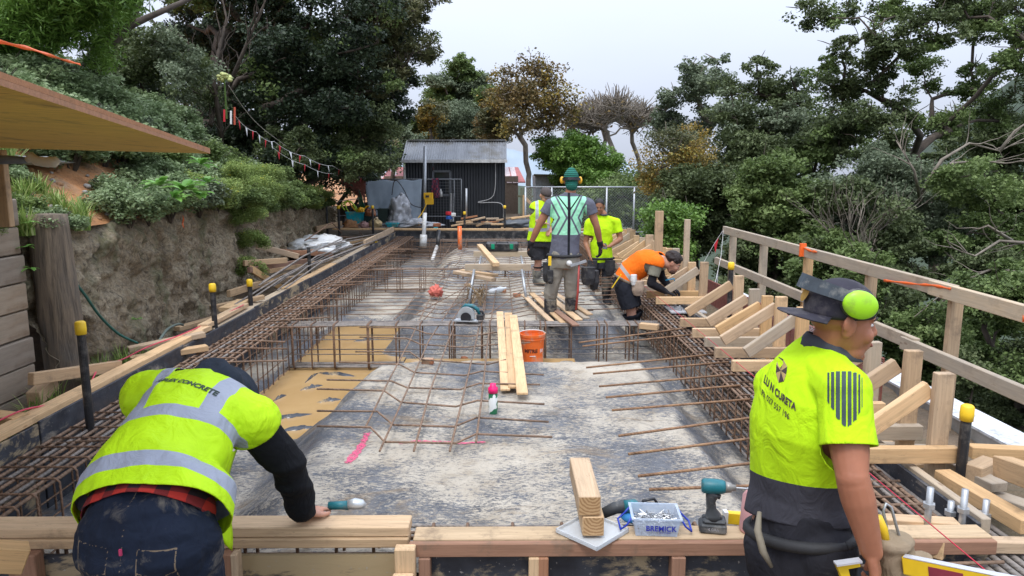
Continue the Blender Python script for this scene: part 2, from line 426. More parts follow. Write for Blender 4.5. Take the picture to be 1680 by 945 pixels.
g = n.geo((1, 1.0, 1)); f1 = n.noise(g, .9, 3, .6); f2 = n.noise(n.geo((4.5, 11, 11)), 2.0, 10, .82, 1.3); f3 = n.noise(n.geo((5, 10, 10)), 5.0, 6, .78, .6)
gn = n.N.new('ShaderNodeNewGeometry'); sp = n.N.new('ShaderNodeSeparateXYZ'); n.L(gn.outputs['Normal'], sp.inputs[0])
flat = n.mr(sp.outputs['Z'], .80, .985, -.035, 0.012)
pz = n.N.new('ShaderNodeSeparateXYZ'); n.L(gn.outputs['Position'], pz.inputs[0])
rt = n.mr(pz.outputs['X'], -1.0, -1.7, 0, -.015)
f4 = n.noise(n.geo((10, 26, 26)), 3.0, 6, .85, .8)
mm = n.math('ADD', n.math('ADD', n.math('MULTIPLY_ADD', f2, .25, n.math('MULTIPLY_ADD', f3, .3, n.math('MULTIPLY', f4, .45))), flat), n.math('MULTIPLY_ADD', f1, .42, -.21)); mm = n.math('ADD', mm, rt)
mask = n.mr(mm, .484, .514)
blk = n.ramp(n.noise(g, 5, 6), [(.3, (.045, .052, .066)), (.7, (.145, .155, .175))])
mud = n.ramp(n.noise(g, 2.6, 7, .7), [(.3, (.27, .22, .155)), (.45, (.41, .36, .285)), (.7, (.50, .455, .375))])
cc = n.mix(mask, blk, mud); pt = n.noise(n.geo((1,1.6,1)), 1.7, 6, .7, .8)
cc = n.mix(n.mr(pt, .56, .66, 0, .8), cc, n.mix(n.mr(f2, .4, .6), (.13, .10, .065), (.30, .22, .14)))
pt2 = n.noise(n.geo((1,1.3,1)), 1.1, 7, .7, 1.0); cc = n.mix(n.mr(pt2, .57, .66, 0, .6), cc, n.mix(n.mr(f3, .45, .55), (.06,.07,.09), (.2,.2,.2)))
sk = n.noise(n.geo((20, 46, 46)), 2.0, 3, .6); cc = n.mix(n.mr(sk, .60, .64, 0, .55), cc, (.10, .10, .105)); cc = n.mix(n.mr(sk, .36, .40, .45, 0), cc, (.46, .41, .32))
n.col(cc); n.rough(n.mr(mask, 0, 1, .34, .8)); n.bump(n.math('ADD', f2, n.math('MULTIPLY', mask, .4)), .45, .02)
MEM = n.m
m.build('membrane_ground', MEM, smooth=True, kind='structure')
def Pm(px, py):   # photo pixel to the membrane surface
    d = ray(px, py); o = V((0, 0, CAMH)); t = 2.5
    while t < 22:
        p = o + d*t
        if p.z < mem_z(p.x, p.y): return p
        t += .01
    return p
# muddy water standing in the trenches
n = NM('muddy_water', .06); f = n.noise(n.geo(), 1.4, 5, .6, .6)
n.col(n.ramp(f, [(.3, (.40, .25, .105)), (.7, (.50, .33, .15))])); n.bump(n.noise(n.geo(), 7, 3), .08, .01); WAT = n.m
m = MB(); m.add([(-2.93, 5.3, -.42), (-1.2, 5.3, -.42), (-1.2, 10.6, -.42), (-2.93, 10.6, -.42)], [(0,1,2,3)])
m.build('water', WAT, kind='structure')
m = MB(); m.add([(-1.1, 6.6, -.262), (.75, 6.6, -.262), (.75, 7.62, -.262), (-1.1, 7.62, -.262)], [(0,1,2,3)])
m.build('water', WAT, kind='structure')
# limp folds of plastic poking out of the water
foldm = simple('wet_black_polythene', (.05, .055, .065), .25, var=.4, dirt=(.4,.28,.13))
for i, (a, b) in enumerate([((436,690),(512,679)),((448,658),(470,648)),((492,640),(530,632)),((520,660),(560,655)),((455,708),(520,700)),((520,612),(585,617)),((500,628),(522,612)),((580,560),(620,556))]):
    A, B = Pz(*a, -.417), Pz(*b, -.417); m = MB(); N = 12; vs = []
    for j in range(N+1):
        t = j/N; p = A.lerp(B, t) + V((0, .04*fn(j*.7, i), 0)); w = .02*math.sin(math.pi*t)**.6*(1 + .6*fn(j*1.3, i*5)) + .003
        hh = .03*math.sin(math.pi*t)*(1+.5*fn(j*.9, i*3))
        vs += [p + V((0, -w, -.005)), p + V((0, 0, hh)), p + V((0, w, -.006))]
    m.add(vs, [(3*j+q, 3*j+3+q, 3*j+4+q, 3*j+1+q) for j in range(N) for q in (0, 1)])
    m.build('plastic_fold', foldm, smooth=True, kind='stuff', label='fold of black plastic rising out of the muddy water', cat='plastic')
# far hills
def ridge(name, pts, Y, col):
    m = MB(); vs = []
    N = 60
    for j in range(N+1):
        t = j/N*(len(pts)-1); i = min(int(t), len(pts)-2); q = t - i
        px = pts[i][0]*(1-q)+pts[i+1][0]*q; py = pts[i][1]*(1-q)+pts[i+1][1]*q + 1.5*fn(j*.6, Y)
        p = Py(px, py, Y); vs += [(p.x, Y - 60, -20), (p.x, Y - 20, p.z*.6), (p.x, Y, p.z), (p.x, Y + 80, -20)]
    m.add(vs, [(4*j+q, 4*j+4+q, 4*j+5+q, 4*j+1+q) for j in range(N) for q in (0, 1, 2)])
    m.build(name, col, smooth=True, kind='structure')
n = NM('far_bush', .9); n.col(n.ramp(n.noise(n.geo(), .12, 10, .8), [(.35, (.018, .03, .018)), (.65, (.06, .085, .05))])); FARB = n.m
n = NM('haze_tinted_hill', .9); n.col(n.ramp(n.noise(n.geo(), .02, 6), [(.35, (.26, .32, .38)), (.65, (.32, .38, .43))])); FARH = n.m  # far hill: air haze is put into its pale blue-grey colour
ridge('hills', [(1420, 330), (1520, 250), (1600, 172), (1680, 118), (1800, 60), (2100, 30)], 170, FARB)
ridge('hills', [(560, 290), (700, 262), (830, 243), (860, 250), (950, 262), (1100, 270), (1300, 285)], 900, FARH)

# old rough bank wall (left)
m = MB(); N = 430; K = 56; ysw = [5.2 + (24-5.2)*(i/N)**1.15 for i in range(N+1)]
for Y in ysw:
    for j in range(K+1):
        t = j/K; zt = Zt(Y) + .04*fn(Y*2, 0, 5); z = -.05 + (zt + .05)*t; x = Xw(Y) - .10*t
        r = .10*noise.fractal(V((Y*1.1, z*1.6, 0)), 1.0, 2.0, 6) - .20*abs(noise.noise(V((Y*3.1, z*3.5, 4)))) + .05*noise.noise(V((Y*11, z*12, 3))) - .035*abs(noise.noise(V((Y*7, z*21, 8)))) + .02*noise.noise(V((Y*27, z*27, 5)))
        if t > .9: r -= (t-.9)*.5
        m.v.append((x + r + .05, Y, z))
    m.v.append((Xw(Y) - .75, Y, Zt(Y) - .1))
k = K + 2
for i in range(N):
    for j in range(k-1): m.f.append((i*k+j, i*k+j+1, (i+1)*k+j+1, (i+1)*k+j)); m.m.append(0)
n = NM('rough_old_concrete', .92); g = n.geo(); f = n.noise(g, 2.2, 10, .7, .4); f2 = n.noise(g, 30, 10, .78); f3 = n.noise(n.geo((1, 1, .35)), 3, 6, .6)
c = n.ramp(f, [(.3, (.16, .115, .065)), (.45, (.38, .29, .18)), (.58, (.56, .465, .32)), (.75, (.31, .235, .14))])
c = n.mix(n.mr(f2, .46, .58, 0, .7), c, (.13, .10, .065))
c = n.mix(n.mr(f3, .52, .66, 0, .65), c, (.13, .15, .06))
vo = n.N.new('ShaderNodeTexVoronoi'); vo.inputs['Scale'].default_value = 22; n.L(g, vo.inputs['Vector']); c = n.mix(n.mr(vo.outputs['Distance'], .1, .5, .35, 0), c, (.40, .36, .30)); c = n.mix(n.mr(n.noise(n.geo((1, 3, .5)), 4, 8, .75, 1.2), .56, .62, 0, .7), c, (.05, .04, .03))
n.col(c); n.bump(n.math('MULTIPLY_ADD', vo.outputs['Distance'], -.6, n.math('ADD', f2, f2)), 1.0, .03); BANK = n.m
m.build('retaining_wall', BANK, smooth=True, label='rough old concrete bank wall with moss, below the shrubs on the left', cat='wall')
# end stub of the wall behind the post
# timber sleeper wall and its round post
t = thing('sleeper_wall', 'retaining wall of stacked weathered timber sleepers at the left edge', 'wall', (-3.46, 4.0, 0))
for i in range(8):
    z = .08 + i*.2; timber('sleeper', (-3.52, 2.2, z), (-3.52 + .01*(i % 3), 5.1, z), .1, .19, WOODD, t, bevel=.008)
n = NM('pole_wood', .85); f = n.noise(n.vec((9, 9, .6)), 3, 8, .65, .5); c = n.ramp(f, [(.3, (.05, .04, .03)), (.5, (.15, .115, .08)), (.72, (.27, .205, .135))])
c = n.mix(n.mr(n.noise(n.vec(), 2, 4), .5, .65, 0, .6), c, (.07, .07, .068)); n.col(c); n.bump(f, .8, .02); POLE = n.m
A = Pz(118, 655, .02); B = Py(76, 352, A.y + .05)
m = MB(); N = 14
def polev(t, a):
    p = A.lerp(B, t); r = .155*(1 - .12*t) + .006*fn(a*2, t*4); return p + V((r*math.cos(a), r*math.sin(a), 0))
vs = [polev(i/N, 2*math.pi*j/28) for i in range(N+1) for j in range(28)] + [B + V((0, 0, .012))]
fs = [(i*28+j, i*28+(j+1) % 28, (i+1)*28+(j+1) % 28, (i+1)*28+j) for i in range(N) for j in range(28)] + [(N*28+j, N*28+(j+1) % 28, (N+1)*28) for j in range(28)]
m.add(vs, fs); m.build('round_post', POLE, smooth=True, label='thick round weathered timber post leaning at the end of the sleeper wall', cat='post')
# ======================= FORMWORK =======================
ZT = .25
# left side form: black ply panels capped with planks
t = thing('formwork', 'long left side formwork of black ply panels capped with timber planks', 'formwork', (-2.94, 10, 0))
seg = [2.35, 4.3, 6.35, 8.2, 10.6, 13.2, 16.0, 18.9]
for i, (a, b) in enumerate(zip(seg, seg[1:])):
    m = MB(); dz = .012*(i % 2); m.box((-2.945 + .004*(i % 3), (a+b)/2, -.17 + dz/2), (.02, b-a-.012, .74 + dz)); m.build('panel', BPLY if i % 3 else BPLYM, t, bevel=.003)
pl = [(1.9, 2.9, -.045), (2.95, 5.65, 0), (6.6, 7.6, .0), (9.2, 11.3, -.03), (11.32, 14.4, -.035), (15.0, 18.7, .055)]
for i, (a, b, dz) in enumerate([(1.9, 3.85, -.05), (3.9, 7.0, 0), (7.05, 9.5, -.04), (9.55, 12.3, -.03), (12.35, 15.4, -.03)]):
    timber('top_plank', (-3.005 + (i == 1)*.0, a, ZT - .022 + dz), (-3.005, b, ZT - .022 + dz), .115, .045, WOOD if i % 2 else WOODG, t)
timber('top_plank', (-2.985, 15.0, .30), (-2.985, 18.85, .30), .05, .13, WOOD, t)
timber('top_plank', (-3.0, 6.9, ZT+.005), (-3.02, 8.1, ZT+.005), .1, .045, WOOD, t)
for y in (3.2, 4.7, 6.2, 7.7, 9.2, 10.7, 12.2, 13.7, 15.2, 16.7, 18.2):
    timber('stud', (-2.985, y, -.2), (-2.985, y, .17), .045, .055, WOODY, t, up=(1, 0, 0))
# near form: plank on top, studs and stained panels facing the camera
YF = 2.84
t = thing('formwork', 'near cross formwork of planks, studs and mud stained black ply in front', 'formwork', (0, YF, 0))
A = Py(672, 868, YF)
timber('top_plank', (-2.95, YF + .075, .228), (-.42, YF + .075, .228), .115, .044, WOOD, t)
timber('top_plank', (-2.95, YF + .05, .182), (-.42, YF + .05, .182), .09, .044, WOODY, t, bevel=.005)
timber('top_plank', (-.40, YF + .055, .183), (2.1, YF + .055, .183), .11, .044, wood_mat('dirty_pine', (.52, .38, .23), dark=.3), t)
timber('rail', (-.415, YF - .017, .168), (2.1, YF - .017, .168), .03, .062, WOODR, t)
def px2x(px, py=920): return Py(px, py, YF - .02).x
for a, b, mt in ((-2.9, px2x(150), BPLYM), (px2x(150)+.005, px2x(366), BPLYM), (px2x(385), px2x(650), BPLYY), (px2x(700), px2x(880), BPLYM), (px2x(884), px2x(1105), BPLYM), (px2x(1110), 2.1, BPLYM)):
    m = MB(); m.box(((a+b)/2, YF + .03, -.14), (b-a, .018, .52)); m.build('panel', mt, t)
for px, w, mt in ((40, .12, WOODR), (374, .05, WOODR), (386, .03, WOOD), (697, .05, WOODR), (876, .045, WOOD), (891, .045, WOODR), (1112, .06, WOODR), (1300, .05, WOODR)):
    x = px2x(px); timber('stud', (x, YF - .012, -.42), (x, YF - .012, .136 if x > -.4 else .158), w, .06, mt, t, up=(0, 1, 0))
x = px2x(667, 910); timber('stud', (x, YF - .055, -.42), (x, YF - .055, .20), .085, .05, WOOD, t, up=(0, 1, 0)); timber('stud', (x - .005, YF - .10, -.42), (x - .005, YF - .10, .10), .085, .03, wood_mat('pale_pine', (.68, .5, .32)), t, up=(0, 1, 0))
timber('timber_block', Py(-20, 912, 2.55), Py(42, 915, 2.62), .09, .1, WOODY, label='short timber end poking in at the lower left corner', cat='timber')
# far form
YB = 18.95
t = thing('formwork', 'far cross formwork with black plastic lining and a long pine plank on top', 'formwork', (-.5, YB, 0))
m = MB(); m.box((-.5, YB, -.07), (4.9, .02, .62)); m.build('panel', BPLY, t)
timber('top_plank', (-4.6, YB, .30), (-.5, YB, .285), .09, .05, WOOD, t); timber('top_plank', (-.48, YB, .285), (2.1, YB, .28), .09, .05, WOODY, t)
m = MB(); N = 80; vs = []
for i in range(N+1):
    x = -2.7 + 4.5*i/N
    for j in range(9):
        z = .24 - .56*j/8; vs.append((x, YB - .04 - .05*abs(fn(x*3, z*3, 2)) - .1*(j/8)**2, z + .02*fn(x*2, 1, j)))
m.add(vs, [(i*9+j, i*9+j+1, (i+1)*9+j+1, (i+1)*9+j) for i in range(N) for j in range(8)])
m.build('plastic_lining', PLASTIC_BLACK, t, smooth=True)
# right form: the long low ply wall under the braces
t = thing('formwork', 'long right side formwork wall of black ply under the row of braces', 'formwork', (1.8, 10, 0))
for i, (a, b) in enumerate(zip([3.0, 4.8, 7.2, 9.6, 12, 14.4, 16.8], [4.8, 7.2, 9.6, 12, 14.4, 16.8, 18.9])):
    m = MB(); m.box((2.15, (a+b)/2, -.13), (.02, b-a-.01, .62)); m.build('panel', BPLY, t)
    timber('wale', (2.187, a+.01, .155), (2.187, b-.01, .155), .045, .09, WOODG, t)
m = MB(); vs = []
for i in range(160):   # builder's earth shelf between the form and the kerb wall
    y = 2.0 + 17*i/159
    for j in range(8): x = 2.2 + .93*j/7; vs.append((x, y, .0 + .05*fn(x*3, y*2) + .04*fn(x*9, y*8)))
m.add(vs, [(i*8+j, i*8+j+1, (i+1)*8+j+1, (i+1)*8+j) for i in range(159) for j in range(7)])
m.build('ground', EARTH, kind='structure', smooth=True)

# braces: upright + diagonal + bearer, one thing each
bY = [4.42, 3.99, 3.66, 4.95, 5.45, 5.87, 6.25, 6.62, 7.1, 8.36, 8.8, 9.25, 9.7, 10.15, 10.6, 11.1, 11.6, 12.1, 12.6, 13.1, 13.6, 14.1, 14.6, 15.1, 15.6, 16.1]
bY.sort(); wm_ = [WOOD, WOODY, WOODG, WOOD, WOODY]
for i, y in enumerate(bY):
    j = .03*math.sin(i*2.3); ht = .70 + .04*math.sin(i*1.7); xu = 2.34 + .02*math.sin(i)
    near = 'near the man in the dark cap' if y < 5.9 else ('behind the crouching orange vest' if y > 8 else 'beside the steel plate')
    t = thing('formwork_brace', 'pine formwork brace with slanting strut, %s from the camera in the right hand row' % ORD[i], 'brace', (xu, y, 0), group='timber braces along the right side formwork')
    timber('upright', (xu, y, -.02), (xu + j*.3, y + j*.2, ht), .095, .048, wm_[i % 5], t, up=(0, 1, 0))
    timber('bearer', (1.77 + j*.4, y - .05, .262), (2.42, y - .052 + j*.3, .262), .05, .088, wm_[(i+1) % 5], t)
    sx_ = 1.80 + .05*math.cos(i*1.9) + .1
    timber('strut', (sx_, y + .048, .34), (2.30, y + .05, ht - .10), .045, .092, wm_[(i+3) % 5], t)
for i, (px, py, py2, Y, w) in enumerate([(1082, 346, 430, 9.7, .11), (1128, 360, 440, 8.9, .07), (1066, 385, 440, 11.2, .12)]):
    a = Py(px, py, Y); timber('timber_post', (a.x, a.y, .0), a, w, .05, wm_[i+1 if i else 1], up=(0, 1, 0), label=['tall broad pine post standing above the brace row, behind the orange vest', 'slim tall pine post right of the broad one', 'short split topped timber post left of the tall posts'][i], cat='post', group='upright timber posts above the braces')
# guardrail
t = thing('guardrail', 'weathered two rail timber guardrail on the right edge above the trees', 'guardrail', (3.02, 6, 0))
timber('top_rail', (3.0, 9.75, .99), (3.0, 4.65, .965), .045, .1, WOODG, t); timber('top_rail', (2.98, 4.9, .965), (2.98, 1.2, .93), .045, .1, WOODG, t)
timber('mid_rail', (2.95, 9.9, .55), (2.95, 4.95, .535), .045, .095, WOODG, t); timber('mid_rail', (2.93, 5.1, .52), (2.93, 1.2, .50), .045, .095, WOODG, t)
for i, y in enumerate((9.5, 8.35, 7.1, 5.85, 4.72, 3.5, 2.3)):
    timber('post', (3.05, y, -.3), (3.05, y, .95), .085, .05, WOODG if i < 2 else WOODY, t, up=(0, 1, 0))
# concrete kerb wall
n = NM('concrete_kerb', .85); f = n.noise(n.geo(), 6, 9, .7); n.col(n.ramp(f, [(.3, (.24, .225, .2)), (.6, (.36, .345, .32))])); n.bump(f, .5, .01); CONC = n.m
n = NM('pale_concrete_top', .8); f = n.noise(n.geo(), 9, 9, .75); n.col(n.ramp(f, [(.36, (.34, .35, .35)), (.5, (.62, .64, .66)), (.7, (.7, .72, .74))])); CONCT = n.m
t = thing('kerb_wall', 'low concrete kerb wall with a pale top, behind the guardrail posts', 'wall', (3.3, 6, 0))
m = MB(); m.box((3.27, 6.0, -.6), (.24, 8.4, 1.3)); m.build('wall', CONC, t); m = MB(); m.box((3.27, 6.0, .062), (.25, 8.42, .018)); m.build('coping', CONCT, t)

# ======================= REINFORCEMENT =======================
def cage(name, label, x0, x1, z0, z1, y0, y1, step, nb, along='Y', ext=0, r=.0105, rs=.0068, group='reinforcing cages', tiltmat=REBAR, ends=0):
    """bars along Y (or X) with closed stirrups"""
    if along == 'Y': t = thing(name, label, 'rebar cage', ((x0+x1)/2, (y0+y1)/2, z0), group=group)
    else: t = thing(name, label, 'rebar cage', ((y0+y1)/2, (x0+x1)/2, z0), group=group)
    def P(u, z, v): return V((u, v, z)) if along == 'Y' else V((v, u, z))
    rr = random.Random(int(abs(x0*1000) + y0*10))
    for q, z in ((0, z0), (1, z1)):
        for i in range(nb):
            u = x0 + .02 + (x1-x0-.04)*i/(nb-1) + rr.uniform(-.008, .008)
            m = MB(); k = 10
            m.tube([P(u + rr.uniform(-.006, .006), z + rr.uniform(-.006, .006) - (.012 if q else -.012), y0 + (y1-y0)*j/k) for j in range(k+1)], r, 6)
            m.build('bar', tiltmat if (i+q) % 3 else REBARG, t, smooth=True)
    for z in ((z0*2+z1)/3, (z0+z1*2)/3):
        for u in (x0+.012, x1-.012):
            m = MB(); m.tube([P(u, z, y0), P(u, z, y1)], .006, 5); m.build('bar', tiltmat, t, smooth=True)
    nS = int((y1-y0)/step); base = None
    m = MB(); c = .02
    m.tube([P(x0+c, z0, 0), P(x1-c, z0, 0), P(x1, z0+c, 0), P(x1, z1-c, 0), P(x1-c, z1, 0), P(x0+c, z1, 0), P(x0, z1-c, 0), P(x0, z0+c, 0), P(x0+c, z0, .004)], rs, 5)
    me = m.mesh('stirrup', STIR, True)
    for i in range(min(nS, 99)):
        v = y0 + .04 + i*(y1-y0-.06)/max(1, min(nS, 99)-1) + rr.uniform(-.012, .012)
        M = Matrix.Translation(V((0, v, 0)) if along == 'Y' else V((v, 0, 0))) @ (Matrix.Rotation(rr.uniform(-.02, .02), 4, 'Z'))
        place('stirrup', me, t, M=M)
    return t
cage('rebar_cage', 'long rusty beam cage in the left trench beside the black formwork', -2.86, -2.42, -.44, .12, 2.95, 18.7, .16, 8)
cage('rebar_cage', 'long rusty beam cage in the right trench under the timber braces', 1.72, 2.1, -.28, .12, 3.0, 18.7, .16, 8)
cage('rebar_cage', 'nearest cross beam cage running over the yellow puddle and behind the orange bucket', 7.70, 7.95, -.40, .10, -2.45, 1.75, .2, 6, along='X', r=.010, rs=.009, tiltmat=REBARG)
cage('rebar_cage', 'middle cross beam cage under the sawhorse', 12.6, 12.85, -.34, .07, -2.4, 1.7, .2, 4, along='X', r=.008, rs=.007)
cage('rebar_cage', 'farthest cross beam cage against the black plastic lining', 17.6, 18.3, -.32, .10, -2.4, 1.7, .35, 4, along='X', r=.010, rs=.009)
cage('rebar_cage', 'near cross beam cage just behind the front formwork plank', 2.97, 3.12, -.1, .14, -2.4, 1.7, .19, 3, along='X', r=.008, rs=.008)

def bar(name, pts, r=.0075, mat=REBAR, parent=None, **k):
    m = MB(); m.tube(pts, r, 6); return m.build(name, mat, parent, smooth=True, **k)
SG = 'starter bars reaching in from the right cage'
for i, (a, b) in enumerate([((1065,803),(1290,795)),((1047,781),(1260,757)),((1031,745),(1260,716)),((1015,715),(1250,683)),((1004,673),(1230,655)),((994,652),(1215,632)),((983,634),(1205,614)),((973,613),(1195,594)),((962,603),(1180,580)),((956,568),(1170,545)),((950,562),(1150,535))]):
    bar('starter_bar', [Pz(*a, .105), Pz(*b, .135)], .0085, rebar_mat('starter_rebar', (.12, .07, .04), (.28, .16, .09), (.4, .25, .13)) if i == 0 else bpy.data.materials['starter_rebar'], label='rusty starter bar lying in from the right cage, %s from the front' % ORD[i], cat='rebar', group=SG)
for i in range(14):
    y = 8.6 + i*.33; L = 1.0 + .12*math.sin(i*2.1)
    bar('starter_bar', [(2.0, y + .05, .12), (2.0 - L, y - .02, .10)], .007, STIR, label='thin starter bar from the right cage beyond the cross beam, %s from it' % ORD[i], cat='rebar', group=SG)
# left starters
for i in range(26):
    y = 4.2 + i*.46 + .08*math.sin(i*3); x1 = -2.04 + .16*math.sin(i*1.9); dz = .03*math.sin(i*5)
    bar('starter_bar', [(-2.86, y, .10), (-2.5, y+.01, .125 + dz*.4), (x1, y + .05*math.sin(i), .135 + dz)], .0085, STIR if i % 2 else REBAR, label='horizontal starter bar sticking out of the left cage, %s from the front' % ORD[i], cat='rebar', group='starter bars sticking out of the left cage')
# cranked mat on the near bay
t = thing('rebar_mat', 'tied mat of cranked bars lying on the near muddy bay', 'rebar mat', Pz(720, 660, 0))
LONG = [[(623,740),(668,640),(703,560),(762,470),(820,400)], [(679,740),(706,640),(735,560),(770,480)], [(738,740),(760,650),(781,560),(800,470)], [(781,725),(792,640),(800,560),(815,470)], [(600,700),(640,620),(672,560),(700,500),(740,430)]]
for q in LONG: bar('bar', [Pz(*p, .06 + .02*(k == 1)) for k, p in enumerate(q)], .0075, REBAR, t)
for q in [[(520,699),(608,701),(631,725),(748,727),(781,712),(906,717)], [(520,674),(619,675),(645,697),(745,700),(782,685),(900,692)], [(520,638),(630,641),(658,660),(748,667),(783,657),(893,663)], [(536,623),(642,625),(668,636),(755,639),(786,629),(886,631)], [(556,594),(656,598),(680,611),(762,616),(790,609),(892,615)],
          [(583,577),(672,577),(690,590),(800,598),(830,590)], [(590,553),(668,555),(690,565),(762,570),(800,566),(870,562)], [(590,537),(674,538),(700,547),(770,552),(815,545)]]:
    bar('bar', [Pz(*p, .075 if k in (0, 1, len(q)-1) else .045) for k, p in enumerate(q)], .0075, REBAR, t)
# mats on the second and third bay
for nm, lab, y0, y1, st in (('rebar_mat', 'tied mat of thin bars on the middle bay around the sawhorse', 8.4, 12.4, .27), ('rebar_mat', 'tied mat of thin bars on the farthest bay', 13.2, 17.2, .3)):
    t = thing(nm, lab, 'rebar mat', (0, y0, 0)); y = y0; i = 0
    while y < y1:
        k = .1*math.sin(i*2.2)
        bar('bar', [(-2.0 + k, y, .08), (-1.15, y + .02, .085), (-.85, y+.02, .03), (.05, y, .03), (.3, y, .08), (1.0 + k, y - .04, .08)], .006, REBAR, t); y += st; i += 1
    for x in (-1.3, -.95, -.62, -.3, .05, .35):
        bar('bar', [(x, y0 - .3, .08), (x + .03, y0 + .5, .05), (x - .02, y1 + .3, .07)], .006, REBAR, t)
    if y0 < 9:
        for x in (-1.1, -.8, -.2): bar('bar', [(x, y0 + .2, .05), (x + .5, y0 + 1.9, .1), (x + .62, y0 + 2.6, .32), (x + .9, y0 + 3.4, .1)], .006, REBAR, t)
# bundle of spare bars along the left plank
BB = [((460,472),(500,440),(640,385)), ((448,470),(520,420),(650,380)), ((475,470),(520,435),(646,386)), ((430,463),(512,412),(570,392),(640,380)), ((437,461),(515,410),(560,398),(620,388)), ((455,476),(505,437),(640,383)), ((385,500),(450,460),(560,404)), ((395,502),(470,452),(575,402)), ((468,473),(530,428),(655,379)), ((425,468),(498,420),(560,392))]
for i, q in enumerate(BB):
    bar('reinforcing_bar', [Px(p[0], p[1], -3.10 + .02*i - .12*(i in (3, 4, 6, 7, 9)) + .0*k) for k, p in enumerate(q)], .011, REBARG, label='long grey bar in the loose bundle lying beside the left plank', cat='rebar', group='loose bundle of grey bars beside the left plank')

# near right thick bars and cross ties behind the front right corner
t = thing('rebar_cage', 'thick ribbed bars in the trench corner beside the man in the dark cap', 'rebar cage', (1.8, 3.2, 0), group='reinforcing cages')
for i in range(8):
    a = Pz(1415 + i*13, 772, .09); m = MB(); m.tube([(a.x - .05, 4.4, .09), (a.x + .02, 1.9, .075)], .014, 8); m.build('bar', REBARG, t, smooth=True)
for i in range(6):
    y = 2.5 + i*.27; m = MB(); m.tube([(1.5, y, .11), (2.12, y + .02, .115)], .008, 6); m.build('tie_bar', REBAR, t, smooth=True)
for i in range(7):
    y = 1.75 + i*.11; m = MB(); m.tube([(1.55, y, .02), (2.9, y + .03, .03)], .012, 6); m.build('bar', REBARG, t, smooth=True)
# ======================= TIMBER AND SMALL ITEMS ON THE SITE =======================
def lump(name, c, rad, mat, parent=None, seed=0, amp=.25, sc=3, n=24, k=16, **kw):
    m = MB(); m.ell((0, 0, 0), rad, None, n, k); me = m.mesh(name, mat, True)
    for v in me.vertices:
        p = V((v.co.x/rad[0], v.co.y/rad[1], v.co.z/rad[2])); f = 1 + amp*(noise.noise(p*sc + V((seed, 0, 0))) + .5*noise.noise(p*sc*2.3 + V((0, seed, 0))) - .6*abs(noise.noise(p*sc*1.5)))
        v.co *= f
        if v.co.z < -rad[2]*.6: v.co.z = -rad[2]*.6
    return place(name, me, parent, M=Matrix.Translation(V(c)), **kw)
def marker(px, pyt, Y, zb, label, cap=True, r=.027):
    top = Py(px, pyt, Y); t = thing('marker_post', label, 'marker post', (top.x, Y, zb), group='black marker posts with yellow caps')
    m = MB(); m.lathe((0, 0, 0), [(r, 0), (r, top.z - zb - .04)], 14); m.build('pipe', PLASTIC_BLACK, t, smooth=False, local=True)
    if cap:
        h = top.z - zb; m = MB(); m.lathe((0, 0, 0), [(r*1.25, h - .085), (r*1.32, h - .05), (r*1.25, h - .01), (r*.9, h), (.001, h)], 16); m.build('cap', YCAP, t, local=True, smooth=True)
marker(131, 527, 4.45, .03, 'black marker post with yellow cap nearest the sleeper wall', r=.026)
marker(348, 465, 7.1, .03, 'black marker post with yellow cap in front of the middle of the bank wall')
marker(409, 458, 8.3, .03, 'black marker post with yellow cap at the end of the bar bundle')
marker(506, 402, 11.0, .1, 'black marker post without a cap among the loose bars', cap=False)
marker(535, 325, 19.0, -.1, 'black marker post at the far left corner, leftmost of the far row', r=.03)
marker(555, 337, 18.2, -.3, 'black marker post just right of the far left corner plank', r=.032)
marker(611, 337, 18.9, .05, 'black marker post in front of the grey tarpaulin', r=.03)
marker(762, 347, 19.2, .1, 'black marker post in front of the dark shed', r=.03)
marker(828, 337, 19.2, .1, 'black marker post at the right corner of the dark shed', r=.03)
marker(1200, 430, 8.0, .0, 'black marker post by the end of the guardrail', r=.028)
marker(1588, 664, 3.55, .12, 'black marker post beside the nearest brace at the right', r=.026)
marker(618, 396, 16.5, .2, 'short marker stub with yellow cap on the far left plank', r=.03)

def tim(a, b, w, h, mat, label, group='loose timber offcuts'): return timber('timber_offcut', a, b, w, h, mat, label=label, cat='timber', group=group)
tim(Px(50, 622, -3.22), Px(196, 600, -3.08), .05, .085, WOODY, 'timber offcut on a block at the foot of the nearest marker post')
tim(Px(55, 655, -3.26), Px(85, 628, -3.30), .09, .10, WOODY, 'short block under the offcut beside the sleeper wall')
tim(Pz(-30, 685, .2), Pz(36, 692, .22), .12, .08, WOODY, 'timber end at the left edge beside the front of the long plank')
tim(Pz(213, 590, .15), Pz(340, 570, .16), .1, .05, WOODY, 'offcut on the left plank where the green hose ends')
tim(Pz(210, 574, .19), Pz(335, 548, .24), .1, .05, WOOD, 'pale offcut above the hose on the left side')
tim(Pz(290, 560, .21), Pz(338, 538, .24), .1, .05, WOOD, 'short pale offcut across the left plank behind the pink cord')
tim(Pz(290, 540, .12), Pz(385, 513, .12), .08, .05, WOODY, 'offcut at the foot of the middle marker post')
tim(Pz(345, 505, .2), Pz(433, 487, .27), .08, .05, WOODY, 'offcut beside the marker post at the end of the bar bundle')
tim(Pz(370, 508, .25), Pz(400, 494, .25), .16, .05, WOOD, 'flat offcut resting on the left plank')
a = Px(420, 403, -4.0); tim(a, Px(490, 421, -3.4), .08, .09, WOOD, 'timber prop sticking out of the bank wall')
tim(a + V((-.12, 0, .02)), a + V((.02, 0, .03)), .14, .16, WOODR, 'red brown block against the bank wall')
tim(Px(375, 482, -3.55), Px(470, 452, -3.5), .05, .09, WOODY, 'offcut under the left end of the bars')
